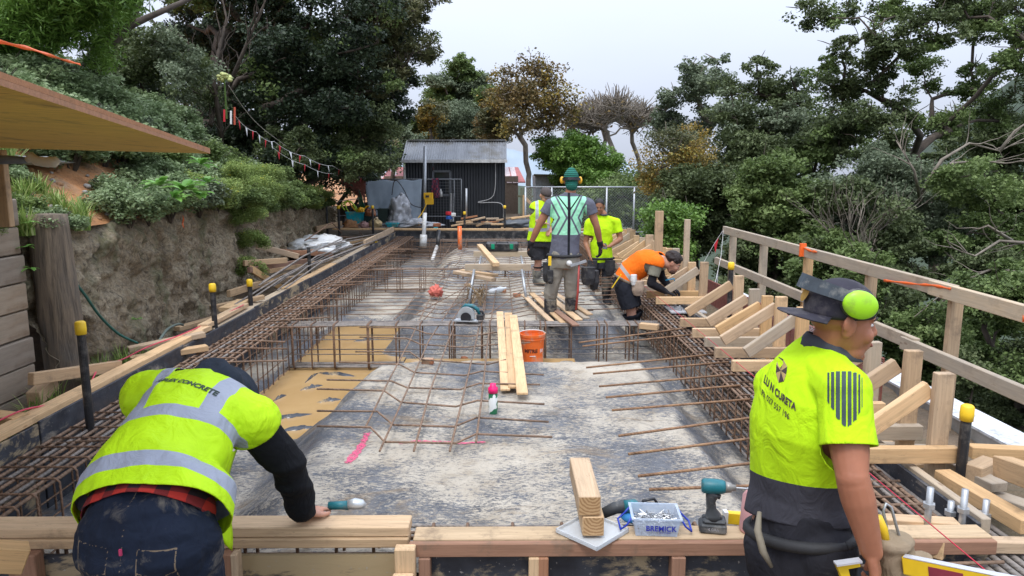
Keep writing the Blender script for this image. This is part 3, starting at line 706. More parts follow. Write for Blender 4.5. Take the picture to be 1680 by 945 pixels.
tim(Px(410, 440, -3.6), Px(470, 478, -3.3), .05, .09, WOODY, 'offcut standing in the rubble under the bars')
tim(Px(408, 443, -3.6), Px(505, 428, -3.3), .05, .08, WOODR, 'long red offcut under the bars')
tim(Px(430, 468, -3.3), Px(500, 452, -3.15), .05, .07, WOODY, 'offcut wedged below the bundle')
tim(Px(440, 445, -3.5), Px(560, 424, -3.1), .06, .06, WOODY, 'offcut crossing beneath the middle of the bundle')
tim(Px(560, 400, -3.4), Px(640, 385, -3.1), .09, .05, WOODY, 'offcut behind the far end of the left plank')
tim(Px(545, 408, -3.6), Px(620, 396, -3.2), .09, .05, WOODY, 'lower offcut behind the far end of the left plank')
tim(Py(518, 375, 18.2), Py(560, 366, 19.3), .06, .12, WOODY, 'plank returning to the bank at the far left corner')
for i, (a, b, z) in enumerate([((400,432),(470,427),.1),((470,418),(520,412),.22),((455,412),(545,418),.3)]):
    tim(Px(a[0], a[1], -3.7), Px(b[0], b[1], -3.3), .05, .08, WOODR if i else WOODY, ['offcut at the foot of the bank by the white tarpaulin', 'red offcut in front of the white tarpaulin', 'offcut leaning at the white tarpaulin'][i])
lump('white_tarpaulin', Px(521, 402, -3.85) + V((0, 0, -.02)), (.55, 1.0, .20), WHITEP, seed=4, amp=.35, sc=1.8, label='crumpled white tarpaulin lying between bank wall and bars', cat='tarpaulin', n=36, k=24)
for i, (a, b, c) in enumerate([((500,395),(545,365),(560,382)), ((560,388),(600,395),(630,385)), ((505,392),(560,388),(625,392)), ((590,380),(600,395),(588,410))]):
    bar('reinforcing_bar', [Px(*q, -3.8) for q in (a, b, c)], .012, STIR, label='bent dark bar on the heap behind the white tarpaulin', cat='rebar', group='bent bars behind the white tarpaulin')

# cords and hose
def cable(name, pts, r, mat, label, cat): 
    P_ = [V(p) for p in pts]; out = []
    for i in range(len(P_)-1):
        p0, p1, p2, p3 = P_[max(i-1, 0)], P_[i], P_[i+1], P_[min(i+2, len(P_)-1)]
        for j in range(6):
            t = j/6; out.append(.5*((2*p1) + (p2-p0)*t + (2*p0-5*p1+4*p2-p3)*t*t + (3*p1-p0-3*p2+p3)*t**3))
    out.append(P_[-1]); m = MB(); m.tube(out, r, 8); return m.build(name, mat, smooth=True, label=label, cat=cat)
GREENH = simple('green_hose', (.015, .11, .09), .4, var=.2); PINK = simple('pink_cord', (.6, .06, .1), .5, var=.2)
cable('garden_hose', [Px(122, 462, -3.36), Px(140, 485, -3.36), Px(165, 520, -3.38), Px(195, 548, -3.36), Px(226, 563, -3.3)], .011, GREENH, 'green garden hose hanging down the bank wall beside the round post', 'hose')
cable('garden_hose', [Px(262, 558, -3.2), Px(275, 540, -3.3), Px(292, 532, -3.35), Px(300, 533, -3.36)], .013, simple('grey_hose', (.12, .15, .13), .4), 'short curl of grey hose on the ground below the bank wall', 'hose')
cable('string_line', [Pz(-20, 700, .24), Pz(40, 672, .27), Pz(130, 652, .2), Pz(165, 600, .28), Pz(200, 590, .2), Pz(245, 568, .27), Pz(300, 548, .27), Pz(350, 525, .26), Pz(400, 500, .29)], .006, PINK, 'pink cord running loosely along the left plank', 'cord')
cable('string_line', [(1.80, 12.8, .31), (1.80, 7.0, .305), (1.795, 2.0, .28)], .0025, simple('red_string', (.5, .02, .05), .6), 'taut red string line over the right cage', 'string')

# plywood sheet on a bracket, with a pale handled tool
PLYU = wood_mat('plywood_face', (.72, .50, .15), var=.02); PLYE = wood_mat('plywood_edge', (.42, .22, .13), var=.02)
c1, c2, c3 = Py(345, 252, 4.0), Py(0, 243, 4.75), Py(0, 140, 1.5)
c2b = c2 + (c2 - c1)*.9; c3b = c3 + (c3 - c1)*.35; c2c = c3b + (c2b - c1)
t = thing('plywood_sheet', 'thick plywood sheet tilted overhead at the left edge, yellow underside', 'plywood', c1)
m = MB(); vs = [c1, c2b, c2c, c3b]; m.prism(vs, (0, 0, .014)); m.m = [0, 0] + [1]*4; m.build('lower_ply', [PLYU, PLYE], t)
m = MB(); m.prism([p + V((0, 0, .0145)) for p in vs], (0, 0, .014)); m.build('upper_ply', PLYE, t)
a = Py(0, 243, 4.55); timber('timber_bracket', (a.x - .0, 4.5, 1.42), (a.x, 4.5, a.z - .012), .12, .05, WOODY, up=(0, 1, 0), label='timber leg under the plywood sheet at the left edge', cat='post')
t = thing('trowel', 'pale handled tool lying under the plywood sheet', 'tool', Py(50, 262, 4.2))
m = MB(); q = [Py(x, y, 4.2) for x, y in ((44,263),(52,258),(60,264),(75,266),(88,266),(94,262))]; m.tube(q, [.018, .03, .028, .03, .032, .022], 14); m.build('grip', simple('cream_plastic', (.62, .58, .48), .4, var=.06), t, smooth=True)
m = MB(); m.tube([Py(-20, 262, 4.2), Py(20, 262, 4.2), Py(45, 263, 4.2)], [.03, .024, .018], 12); m.build('shaft', simple('grey_plastic', (.14, .16, .19), .4), t, smooth=True)

# planks, bucket, spray can on the near bay
PB = simple('plank_face', (.62, .42, .22), .7, var=.15, scale=6)
for i, (a, b, w) in enumerate([((820,512),(829,640),.075), ((834,514),(843,636),.085), ((842,518),(857,646),.085)]):
    A, B = Pz(*a, .13 + .012*i), Pz(*b, .035 + .012*i)
    timber('plank', A, B, w*1.05, .02, [WOOD, WOODY, WOOD][i], label=['left', 'middle', 'right'][i] + ' board of the three leaning over the cross beam cage left of the orange bucket', cat='plank', group='three boards leaning over the cross beam')
bp = Py(873, 597, 7.35); bp.z = mem_z(bp.x, 7.35) + .02
H = .34; t = thing('bucket', 'orange builders bucket standing behind the boards by the cross beam', 'bucket', bp)
m = MB(); m.lathe((0, 0, 0), [(.001, .0), (.108, .0), (.112, .01), (.128, H-.055), (.136, H-.055), (.136, H-.045), (.129, H-.045), (.130, H-.028), (.137, H-.028), (.138, H), (.128, H), (.105, .02), (.001, .018)], 40, cap=False)
bm_ = m.build('shell', ORANGE, t, local=True, smooth=False)
BTX = simple('brown_print', (.10, .02, .01), .5, var=.1); WTX = simple('white_print', (.8, .78, .75), .5, var=.03)
def curved_text(s, size, c, r, z, ang0, mat, parent, name, bold=.0):
    cu = bpy.data.curves.new('t', 'FONT'); cu.body = s; cu.size = size; cu.offset = bold; cu.resolution_u = 3
    o = bpy.data.objects.new('t', cu); TMP.collection.objects.link(o); me = evaluated(o); bpy.data.objects.remove(o)
    for v in me.vertices:
        a = ang0 + v.co.x/r; rr_ = r + .018*(v.co.y)/H; v.co = V((rr_*math.sin(a), -rr_*math.cos(a), z + v.co.y))
    me.materials.clear(); me.materials.append(mat); return place(name, me, parent, local=True)
curved_text('MITRE', .052, None, .1245, .155, -.72, BTX, t, 'lettering', .0022)
curved_text('10', .052, None, .1245, .155, .62, WTX, t, 'lettering', .0015)
m = MB(); m.box((0, -.1215, .118), (.06, .003, .006)); m.build('bar_mark', WTX, t, local=True)
m = MB(); m.tube([(.137*math.cos(a), .137*math.sin(a), H - .03 - .0*a) if 0 else (.139*math.cos(a)*1, -.139*math.sin(a)*.2 + .14*abs(math.sin(a))*.98*1, H + .012*math.sin(a)) for a in [math.pi*i/16 for i in range(17)]], .004, 6); m.build('handle', WHITEP, t, local=True, smooth=True)
# spray can
sp_ = Pm(809, 678); t = thing('spray_can', 'pink capped marking paint can standing on the near bay', 'spray can', sp_)
m = MB(); m.lathe((0, 0, 0), [(.032, 0), (.033, .004), (.033, .15), (.026, .162)], 20); n = NM('can_print', .35); f = n.noise(n.vec((1, 1, 1)), 14, 1); n.col(n.ramp(f, [(.49, (.75, .77, .75)), (.50, (.02, .16, .07))])); m.build('can', n.m, t, local=True, smooth=True)
m = MB(); m.lathe((0, 0, 0), [(.036, .158), (.036, .195), (.022, .205), (.022, .225), (.001, .226)], 20); m.build('cap', simple('hot_pink', (.85, .01, .16), .4, var=.05), t, local=True, smooth=True)
# pink marks sprayed on the membrane
def spray(pts, w):
    P_ = [Pm(*p) for p in pts]; m = MB(); vs = []; N = 40
    for i in range(N+1):
        u = i/N*(len(P_)-1); k = min(int(u), len(P_)-2); p = P_[k].lerp(P_[k+1], u-k); d = (P_[k+1]-P_[k]).normalized(); s_ = V((-d.y, d.x, 0)).normalized()
        ww = w*(.75 + .5*fn(i*.9, w*50))
        for q in (-1, 0, 1): r_ = p + s_*q*ww; vs.append((r_.x, r_.y, mem_z(r_.x, r_.y) + .006))
    m.add(vs, [(3*i+q, 3*i+3+q, 3*i+4+q, 3*i+1+q) for i in range(N) for q in (0, 1)])
    n = NM('pink_spray', .8); n.col((.75, .10, .22)); tr = n.N.new('ShaderNodeBsdfTransparent'); ms = n.N.new('ShaderNodeMixShader')
    n.L(n.mr(n.noise(n.geo(), 40, 4, .7), .45, .62, .15, .95), ms.inputs[0]); n.L(tr.outputs[0], ms.inputs[2]); n.L(n.b.outputs[0], ms.inputs[1]); n.L(ms.outputs[0], n.N['Material Output'].inputs[0])
    m.build('pink_paint_line', n.m, label='pink line sprayed on the membrane, %s' % ('short slanting stroke' if pts[0][0] < 620 else 'long stroke at the mat end'), cat='paint mark')
spray([(603,712),(592,735),(570,762)], .03); spray([(655,729),(725,727),(797,727)], .018)

# circular saw
cs = Pz(766, 527, .12); t = thing('circular_saw', 'teal circular saw resting on the cross beam cage', 'circular saw', cs)
t.rotation_euler = (0, 0, R(-8))
SIL = simple('cast_metal', (.5, .53, .55), .4, .5, var=.15)
m = MB(); pts = [(.0 + .095*math.cos(a), 0, .075 + .095*math.sin(a)) for a in [R(-10 + 200*i/20) for i in range(21)]] + [(-.09, 0, .04), (.09, 0, .04)]
m.prism([V(p) + V((0, -.05, 0)) for p in pts], (0, .03, 0)); m.build('blade_guard', SIL, t, local=True)
m = MB(); m.lathe((0, -.055, .05), [(.001, 0), (.06, 0), (.06, .004), (.001, .004)], 24, Matrix.Rotation(R(90), 3, 'X')); m.build('blade', simple('dark_blade', (.03, .03, .035), .4, .3), t, local=True)
m = MB(); m.box((.0, .0, .012), (.27, .13, .012)); m.build('base_plate', SIL, t, local=True)
m = MB(); m.lathe((0.02, 0, .085), [(.045, 0), (.052, .02), (.05, .09), (.035, .10)], 18, Matrix.Rotation(R(-90), 3, 'X')); m.tube([(-.06, .03, .13), (-.02, .03, .175), (.06, .03, .17), (.12, .03, .13), (.14, .03, .07)], [.018, .022, .024, .022, .018], 10); m.build('motor_housing', TEAL, t, local=True, smooth=True)
m = MB(); m.box((.15, .03, .05), (.08, .09, .06)); m.tube([(.10, .03, .12), (.17, .03, .11), (.19, .03, .06)], .016, 8); m.build('battery', PLASTIC_BLACK, t, local=True, bevel=.006)
# sawhorses
def sawhorse(x, y, L, H_, label):
    t = thing('sawhorse', label, 'sawhorse', (x, y, 0), group='metal legged sawhorses')
    timber('top_beam', (x - L/2, y, H_), (x + L/2, y, H_), .06, .09, WOODG, t)
    for s in (-1, 1):
        for q in (-1, 1):
            xx = x + s*L*.36; m = MB(); m.tube([(xx, y + q*.02, H_ - .03), (xx + s*.07, y + q*.24, .0)], .019, 10); m.build('leg', STEEL, t, smooth=True)
sh = Py(817, 436, 9.6); sawhorse(sh.x, 9.6, .9, sh.z - .02, 'near sawhorse with weathered top and steel legs in the middle bay')
sh2 = Py(822, 413, 12.2); sawhorse(sh2.x, 12.2, .95, sh2.z - .04, 'far sawhorse under the black tool case')
timber('plank', Py(787, 403, 12.0), Py(814, 434, 9.3), .09, .055, WOOD, label='pine stud laid across the two sawhorses', cat='plank')
timber('plank', Py(747, 446, 9.9), Py(810, 459, 9.4), .1, .045, WOOD, label='short pine board on edge under the near sawhorse', cat='plank'); timber('plank', Py(757, 444, 10.2), Py(815, 452, 9.9), .1, .04, WOODY, label='second short board behind the one under the sawhorse', cat='plank')
# black tool case with green latches
c = Py(824, 407, 12.3); c.z = sh2.z + .005; t = thing('tool_case', 'black tool case with green latches on the far sawhorse', 'case', c)
m = MB(); m.box((0, 0, .075), (.56, .3, .15)); m.build('case', PLASTIC_BLACK, t, local=True, bevel=.02)
m = MB(); m.tube([(-.1, -.16, .15), (-.1, -.18, .17), (.1, -.18, .17), (.1, -.16, .15)], .01, 8); m.build('handle', PLASTIC_BLACK, t, local=True)
for s in (-1, 1): m = MB(); m.box((s*.16, -.155, .09), (.06, .012, .09)); m.build('latch', simple('green_latch', (.0, .25, .13), .4) if s < 0 else bpy.data.materials['green_latch'], t, local=True, bevel=.004)
# tie wire bundle, rag, bottle, bricks
t = thing('tie_wire_bundle', 'tangled bundle of brown tie wire at the foot of the sawhorse', 'wire', Pm(782, 505)); rr = random.Random(3)
for i in range(26):
    o_ = Pm(782, 500); a = o_ + V((rr.uniform(-.16, .16), rr.uniform(-.2, .2), .02)); b = o_ + V((rr.uniform(-.13, .13), rr.uniform(-.1, .1), rr.uniform(.15, .28))); m = MB(); m.tube([a, (a+b)/2 + V((rr.uniform(-.05, .05), 0, .03)), b], .0055, 5); m.build('wire', simple('brown_wire', (.24, .16, .08), .6) if i == 0 else bpy.data.materials['brown_wire'], t)
lump('cloth_glove', Pz(715, 480, .10), (.09, .1, .10), simple('coral_cloth', (.62, .16, .12), .8), seed=2, amp=.5, label='coral work gloves dropped on the mat bars', cat='gloves', n=30, k=20)
t = thing('plastic_bottle', 'clear plastic bottle lying by the tie wire', 'bottle', Pm(815, 482)); m = MB(); m.lathe((0, 0, .05), [(.001, -.12), (.04, -.12), (.045, -.06), (.04, 0), (.045, .06), (.016, .12), (.016, .15)], 16, Matrix.Rotation(R(75), 3, 'Y')); m.build('bottle', simple('hazy_clear', (.62, .66, .70), .15, var=.05), t, local=True, smooth=True)
BRICK = simple('red_brick', (.36, .13, .06), .85, dirt=(.4, .3, .2))
for i, (px, py, lab) in enumerate([(702,596,'broken brick in the puddle by the near cross beam'), (762,592,'small brick bit at the foot of the near cross beam'), (826,480,'orange brick by the clear bottle'), (848,487,'orange brick right of the bottle'), (768,470,'pale block under the sawhorse boards')]):
    p = Pm(px, py); m = MB(); m.box(p + V((0, 0, .02)), (.11 if i != 1 else .06, .07, .055), Matrix.Rotation(i*.7, 3, 'Z')); m.build('brick', BRICK if i < 4 else WOOD, label=lab, cat='brick', bevel=.006)
# boards under the standing man
for i, (a, b, w) in enumerate([((858,483),(905,528),.07), ((872,481),(925,530),.08), ((893,480),(950,525),.09), ((915,485),(962,522),.08), ((882,487),(945,534),.08), ((905,478),(968,516),.07)]):
    timber('plank', Pz(*a, .11 - .008*i), Pz(*b, .08 + .014*i), w, .02, [WOOD, WOODY, WOOD, WOODG, WOODR, WOODY][i], label='board in the heap behind the standing man, %s from its left edge' % ORD[i], cat='plank', group='heap of boards by the standing man')
timber('timber_offcut', Pz(1050, 534, .15), Pz(1080, 537, .15), .08, .06, WOODY, label='short block lying on the cross beam cage near the bending man', cat='timber')
# steel plates with bolts on the right form
for i, (px, py, s) in enumerate([(1124, 508, 1.0)]):
    p = Pz(px, py, .14); t = thing('steel_plate', 'galvanised plate with four bolts on the right cage', 'plate', p)
    m = MB(); m.box((.0, 0, 0), (.42, .40, .014)); m.build('plate', simple('bright_zinc', (.55, .57, .6), .4, .3, var=.1), t, local=True)
    for a in (-1, 1):
        for b in (-1, 1): m = MB(); m.lathe((a*.09, b*.10, .0), [(.024, .0), (.024, .025), (.012, .025), (.012, .07), (.001, .07)], 8); m.build('bolt', STEEL, t, local=True)
p = Pz(1143, 540, .12); m = MB(); m.box(p + V((0, 0, .03)), (.13, .09, .07)); m.lathe(p + V((-.04, 0, .03)), [(.03, 0), (.03, .07)], 12, Matrix.Rotation(R(-90), 3, 'Y')); m.build('battery_tool', PLASTIC_BLACK, label='small black rebar tying tool on the right cage', cat='tool', bevel=.008)
# near right timbers
ntim = [((1415,705),(1500,765),.12,.14,.03,WOOD,'thin board lying diagonally by the nearest braces'), ((1410,735),(1560,748),.12,.13,.07,WOODG,'stout timber crossing behind the bolts'),
        ((1545,780),(1690,865),.17,.09,.07,WOODY,'long timber sloping to the right edge behind the bolts'), ((1470,890),(1690,895),.13,.06,.055,WOOD,'red marked rail across the bolt gap'), ((1450,855),(1570,862),.14,.07,.05,WOOD,'pale timber behind the square block'),
        ((1590,740),(1700,745),.22,.07,.07,WOODY,'timber at the right edge behind the marker post'), ((1440,885),(1560,890),.07,.05,.05,WOODY,'timber under the square block'), ((1450,905),(1520,905),.03,.05,.06,WOODY,'lowest timber by the tool pouch'),
        ((1600,805),(1690,835),.10,.10,.05,WOODG,'broad board end at the right edge'), ((1560,760),(1640,800),.17,.1,.05,WOODG,'flat board beneath the near marker post')]
for a, b, z, w, h, mt, lab in ntim: tim(Pz(*a, z), Pz(*b, z), w, h, mt, lab, group='timbers at the near right corner')
tim(Py(1513, 895, 2.85), Py(1545, 868, 3.25), .16, .08, WOODY, 'square timber block with pencil marks on the rail', group='timbers at the near right corner')
tim(Py(1595, 782, 3.5), Py(1625, 768, 3.6), .09, .12, WOODY, 'small upright block right of the near marker post', group='timbers at the near right corner')
tim(Py(1645, 765, 3.3), Py(1700, 785, 3.0), .09, .1, WOODY, 'timber end at the far right edge', group='timbers at the near right corner')
for i, (px, pt, pb) in enumerate([(1527, 800, 850), (1561, 822, 852), (1584, 803, 860), (1619, 820, 857)]):
    Y = 3.05 + .12*(i % 2); a, b = Py(px, pt, Y), Py(px, pb, Y); t = thing('anchor_bolt', 'galvanised anchor bolt with nut, %s of four from the left' % ORD[i], 'bolt', (b.x, Y, b.z - .1), group='four anchor bolts at the near right corner')
    m = MB(); m.lathe((a.x, Y, b.z - .12), [(.015, 0), (.015, a.z - b.z + .12)], 14); m.build('rod', STEEL, t, smooth=True)
    m = MB(); z = b.z + (a.z - b.z)*(.25 if i % 2 else .35); m.lathe((a.x, Y, z), [(.027, 0), (.027, .022), (.001, .022)], 6); m.build('nut', STEEL, t)
p = Pz(1600, 905, -.02); m = MB(); m.box(p, (.3, .13, .012)); m.lathe(p + V((.04, .01, .0)), [(.03, 0), (.03, .03), (.001, .03)], 6); m.build('steel_plate', STEEL, label='dark steel bearing plate with a nut below the red marked rail', cat='plate')

# ---- things on the front plank ----
ZP = .2065
b0 = Pz(973, 888, ZP+.02); b0.y = YF + .045
t = thing('timber_blocks', 'two pine blocks stacked end-on on the clear lid', 'timber', b0)
GR = NM('end_grain', .75); v = GR.vec((.1, 1, 1)); vm_ = GR.N.new('ShaderNodeMapping'); vm_.inputs['Location'].default_value = (0, .012, -.045); GR.L(v, vm_.inputs[0]); w = GR.N.new('ShaderNodeTexWave'); w.wave_type = 'RINGS'; w.rings_direction = 'X'; w.inputs['Scale'].default_value = 22; w.inputs['Distortion'].default_value = 2.5; w.inputs['Detail Scale'].default_value = 3; GR.L(vm_.outputs[0], w.inputs['Vector'])
GR.col(GR.ramp(w.outputs['Fac'], [(.2, (.32, .18, .08)), (.7, (.50, .32, .16))]))
for i, (dx, z, w_, L) in enumerate([(0.005, .045, .092, .30), (-.012, .137, .095, .42)]):
    me = MB().box((0, 0, 0), (L, w_, .088)).mesh('block', [WOOD, GR.m]); bm = bmesh.new(); bm.from_mesh(me); bmesh.ops.bevel(bm, geom=bm.edges[:], offset=.004, segments=1, affect='EDGES'); bm.faces.ensure_lookup_table()
    for f in bm.faces:
        if f.normal.x < -.9: f.material_index = 1
    bm.to_mesh(me); bm.free(); place('block', me, t, local=True, M=Matrix.Translation((dx, L/2 - .07, z)) @ Matrix.Rotation(R(90), 4, 'Z'))
def clear_mat(name, c, a=.45):
    n = NM(name, .25); n.col(c); tr = n.N.new('ShaderNodeBsdfTransparent'); tr.inputs[0].default_value = (.92, .95, 1, 1); ms = n.N.new('ShaderNodeMixShader'); ms.inputs[0].default_value = a
    n.L(tr.outputs[0], ms.inputs[1]); n.L(n.b.outputs[0], ms.inputs[2]); n.L(ms.outputs[0], n.N['Material Output'].inputs[0]); return n.m
CLR = clear_mat('clear_plastic', (.62, .70, .80)); CLRL = clear_mat('clear_lid', (.72, .74, .74), .55)
t = thing('plastic_lid', 'clear plastic box lid lying cornerwise under the timber blocks', 'lid', (b0.x + .01, b0.y + .0, ZP + .002))  # this is the loose lid of a clear plastic box
m = MB(); m.box((0, 0, .004), (.22, .22, .004)); 
for sx_, sy_ in ((1, 0), (-1, 0), (0, 1), (0, -1)): m.box((sx_*.11, sy_*.11, .010), (.005 if sx_ else .225, .005 if sy_ else .225, .018))
m.build('lid', CLRL, t, local=True); t.rotation_euler = (0, 0, R(45))
# screw box
bx = Pz(1081, 886, ZP); bx.y = YF + .075
t = thing('storage_box', 'clear plastic box full of screws with blue clips on the front plank', 'box', (bx.x, bx.y, ZP + .001)); t.rotation_euler = (0, 0, R(-4))
W_, D_, H_ = .205, .15, .078
m = MB(); o_ = [(-W_/2, -D_/2), (W_/2, -D_/2), (W_/2, D_/2), (-W_/2, D_/2)]
def ring(s, z): return [(x*s, y*s, z) for x, y in o_]
vs = ring(.86, 0) + ring(.98, H_) + ring(1.06, H_) + ring(1.06, H_+.006) + ring(.95, H_+.006) + ring(.84, .003)
fs = [(0, 1, 2, 3)[::-1]] + [(i*4+j, i*4+(j+1) % 4, (i+1)*4+(j+1) % 4, (i+1)*4+j) for i in range(5) for j in range(4)] + [(20, 21, 22, 23)]
m.add(vs, fs); m.build('box', CLR, t, local=True)
BLUEP = simple('blue_clip', (.02, .05, .42), .4, var=.1)
for s in (-1, 1):
    m = MB(); m.tube([(s*W_*.52, -.05, H_-.005), (s*(W_*.52+.02), -.05, H_*.5), (s*(W_*.52+.045), -.05, .02), (s*(W_*.52+.04), .0, .005) if 0 else (s*(W_*.52+.05), .045, .02), (s*(W_*.52+.02), .05, H_*.6), (s*W_*.52, .05, H_-.005)], .0045, 8); m.build('clip', BLUEP, t, local=True, smooth=True)
m = MB(); rr = random.Random(5); nn = NM('zinc_screw', .35, .8); nn.col(nn.ramp(nn.rnd(), [(0, (.45, .46, .47)), (1, (.7, .71, .72))]))
for i in range(750):
    a = V((rr.uniform(-.085, .085), rr.uniform(-.055, .055), rr.uniform(.008, .052))); a.x *= .9; d = V((rr.gauss(0, 1), rr.gauss(0, 1), rr.gauss(0, .45))).normalized()*.02
    m.tube([a - d, a + d], [.0022, .001], 4); 
m.build('screws', nn.m, t, local=True); [o for o in bpy.data.objects if o.name.startswith('screws')][0]['kind'] = 'stuff'
BT = simple('blue_print', (.02, .03, .33), .5, var=.05)
text_on('BREMICK', .030, (0, 0, 0), (1, 0, 0), (0, 0, 1), None, (0, -1, 0), BT, 'lettering', None, off=0, bold=.0016)
lt = [o for o in bpy.data.objects if o.name.startswith('lettering')][-1]
lt = bpy.context.scene.objects[lt.name]
def put_text(s, size, parent, M, mat, bold=0):
    cu = bpy.data.curves.new('t', 'FONT'); cu.body = s; cu.size = size; cu.offset = bold; cu.resolution_u = 3; cu.align_x = 'CENTER'
    o = bpy.data.objects.new('t', cu); TMP.collection.objects.link(o); me = evaluated(o); bpy.data.objects.remove(o)
    me.materials.clear(); me.materials.append(mat); return place('lettering', me, parent, local=True, M=M)
for o in [o for o in bpy.data.objects if o.name.startswith('lettering') and o.parent is None]: bpy.data.objects.remove(o)
TR = Matrix.Rotation(R(90 - 6), 4, 'X')
put_text('BREMICK', .032, t, Matrix.Translation((.018, -D_*.47 - .0035, .028)) @ TR, BT, .0007); put_text('FASTENERS', .010, t, Matrix.Translation((.035, -D_*.455 - .003, .016)) @ TR, BT)
# impact driver standing on its battery
dv = Pz(1174, 880, ZP); dv.y = YF + .06
t = thing('impact_driver', 'teal and black cordless impact driver standing on its battery on the front plank', 'driver', (dv.x, dv.y, ZP)); t.rotation_euler = (0, 0, R(-10))
BG = simple('tool_rubber', (.045, .05, .055), .6, var=.4, dirt=(.22, .21, .19))
m = MB(); m.box((0, 0, .022), (.115, .075, .043)); m.box((0.005, 0, .052), (.10, .07, .02)); m.build('battery', BG, t, local=True, bevel=.008)
put_text('4.0Ah', .020, t, Matrix.Translation((.0, -.0385, .016)) @ Matrix.Rotation(R(90), 4, 'X'), simple('grey_print', (.4, .4, .42), .5))
m = MB(); m.loft([((0.0, 0, .055), .045, .034, (1, 0, 0)), ((0, 0, .075), .034, .028, (1, 0, 0)), ((-.008, 0, .10), .021, .018, (1, 0, 0)), ((-.012, 0, .135), .020, .018, (1, 0, 0)), ((-.008, 0, .165), .028, .022, (1, 0, 0)), ((-.0, 0, .18), .035, .024, (1, 0, 0))]); m.build('handle', BG, t, local=True, smooth=True)
RY = Matrix.Rotation(R(90), 3, 'Y')
m = MB(); m.lathe((-.055, 0, .205), [(.001, 0), (.026, .002), (.032, .012), (.033, .05), (.031, .085), (.026, .10)], 22, RY); m.build('motor_housing', TEAL, t, local=True, smooth=True)
m = MB(); m.lathe((.045, 0, .205), [(.025, 0), (.021, .025), (.014, .03), (.013, .045), (.001, .045)], 20, RY); m.build('nose', simple('grey_nose', (.25, .24, .22), .4, .4), t, local=True, smooth=True)
m = MB(); m.lathe((.085, 0, .205), [(.004, 0), (.004, .05), (.006, .052), (.006, .07), (.001, .07)], 10, RY); m.build('bit', STEEL, t, local=True)
m = MB(); m.tube([(.016, 0, .178), (.024, 0, .165), (.02, 0, .15)], .007, 8); m.build('trigger', BG, t, local=True)
# grinder lying behind the box
g0 = Pz(1020, 850, .17); g0.y = 3.1; t = thing('grinder', 'teal grinder lying behind the screw box', 'grinder', g0)
m = MB(); m.tube([(-.09, 0, .015), (-.03, .0, .045), (.03, 0, .055), (.06, 0, .05)], [.024, .028, .032, .03], 14); m.build('body', BG, t, local=True, smooth=True)
m = MB(); m.tube([(.01, -.012, .056), (.055, -.012, .06), (.075, 0, .04)], [.03, .033, .026], 14); m.build('housing', TEAL, t, local=True, smooth=True)
m = MB(); m.tube([(.09, 0, .05), (.10, 0, .08), (.15, 0, .09), (.17, 0, .06)], .007, 8); m.build('handle', PLASTIC_BLACK, t, local=True, smooth=True)
m = MB(); m.lathe((.05, -.03, .005), [(.001, .0), (.05, .0), (.06, .012), (.03, .03)], 20); m.build('blue_base', simple('blue_rubber', (.03, .18, .42), .5), t, local=True, smooth=True)
# grinder by the left man's hand
g1 = Pz(560, 843, .26); g1.y = 3.02; t = thing('grinder', 'silver headed grinder lying on the plank beside the left man hand', 'grinder', g1)
m = MB(); m.tube([(-.07, 0, .01), (-.02, 0, .012), (.02, 0, .012)], [.018, .019, .021], 14); m.build('body', TEAL, t, local=True, smooth=True)
m = MB(); m.tube([(.02, 0, .015), (.05, 0, .02), (.08, 0, .016), (.095, 0, .008)], [.022, .026, .022, .012], 16); m.build('gear_head', SIL, t, local=True, smooth=True)
# small spirit level, pink container, cord
lv = Py(1211, 850, 3.05); t = thing('spirit_level', 'small yellow spirit level standing behind the driver', 'spirit level', lv)
YEL = simple('level_yellow', (.78, .52, .02), .4, var=.08)
m = MB(); m.box((0, 0, .0), (.14, .03, .055), Matrix.Rotation(R(5), 3, 'Y')); m.build('body', YEL, t, local=True, bevel=.003)
m = MB(); m.box((.035, -.017, -.002), (.04, .004, .035)); m.build('vial', simple('green_vial', (.3, .55, .12), .2), t, local=True)
m = MB(); m.box((-.06, -.0, .006), (.018, .034, .06)); m.build('end_cap', WHITEP, t, local=True)
pk = Pz(1243, 882, ZP); pk.y = YF + .06; m = MB(); m.lathe((pk.x, pk.y, ZP), [(.001, 0), (.055, 0), (.058, .01), (.05, .16), (.03, .19), (.02, .2)], 24); m.build('plastic_container', simple('pale_pink', (.62, .33, .33), .45, var=.08), smooth=True, label='pale pink plastic bottle beside the man in the dark cap', cat='bottle')

# pipes in the far bay
def pipe(pts, r, mat, lab, sock=None, name='pipe'):
    t = thing(name, lab, 'pipe', pts[0]); m = MB(); m.tube(pts, r, 12); m.build('tube', mat, t, smooth=True)
    if sock: m = MB(); m.tube(sock, r*1.7, 14); m.build('socket', mat, t, smooth=True)
pipe([Py(697, 349, 17.2), Py(695, 395, 17.2)], .05, WHITEP, 'white plastic riser pipe with wider socket at the far end', [Py(695, 385, 17.2), Py(694, 405, 17.2)])
pipe([Py(754, 371, 16.6), Py(755, 420, 16.6)], .05, ORANGE, 'orange pipe standing by the far cross beam')
pipe([Py(720, 378, 17), Py(718, 405, 16.8)], .05, PLASTIC_BLACK, 'black pipe top leaning by the white riser'); pipe([Py(717, 404, 16.8), Py(709, 427, 16.0)], .04, WHITEP, 'white slanting pipe below the black one')
pipe([Py(697, 240, 20.6), Py(697, 372, 20.6)], .05, STEEL, 'tall grey steel pole in front of the dark shed', name='pole'); pipe([Py(765, 309, 19.6), Py(765, 358, 19.6)], .03, STEEL, 'short grey stake left of the shed marker', name='pole')
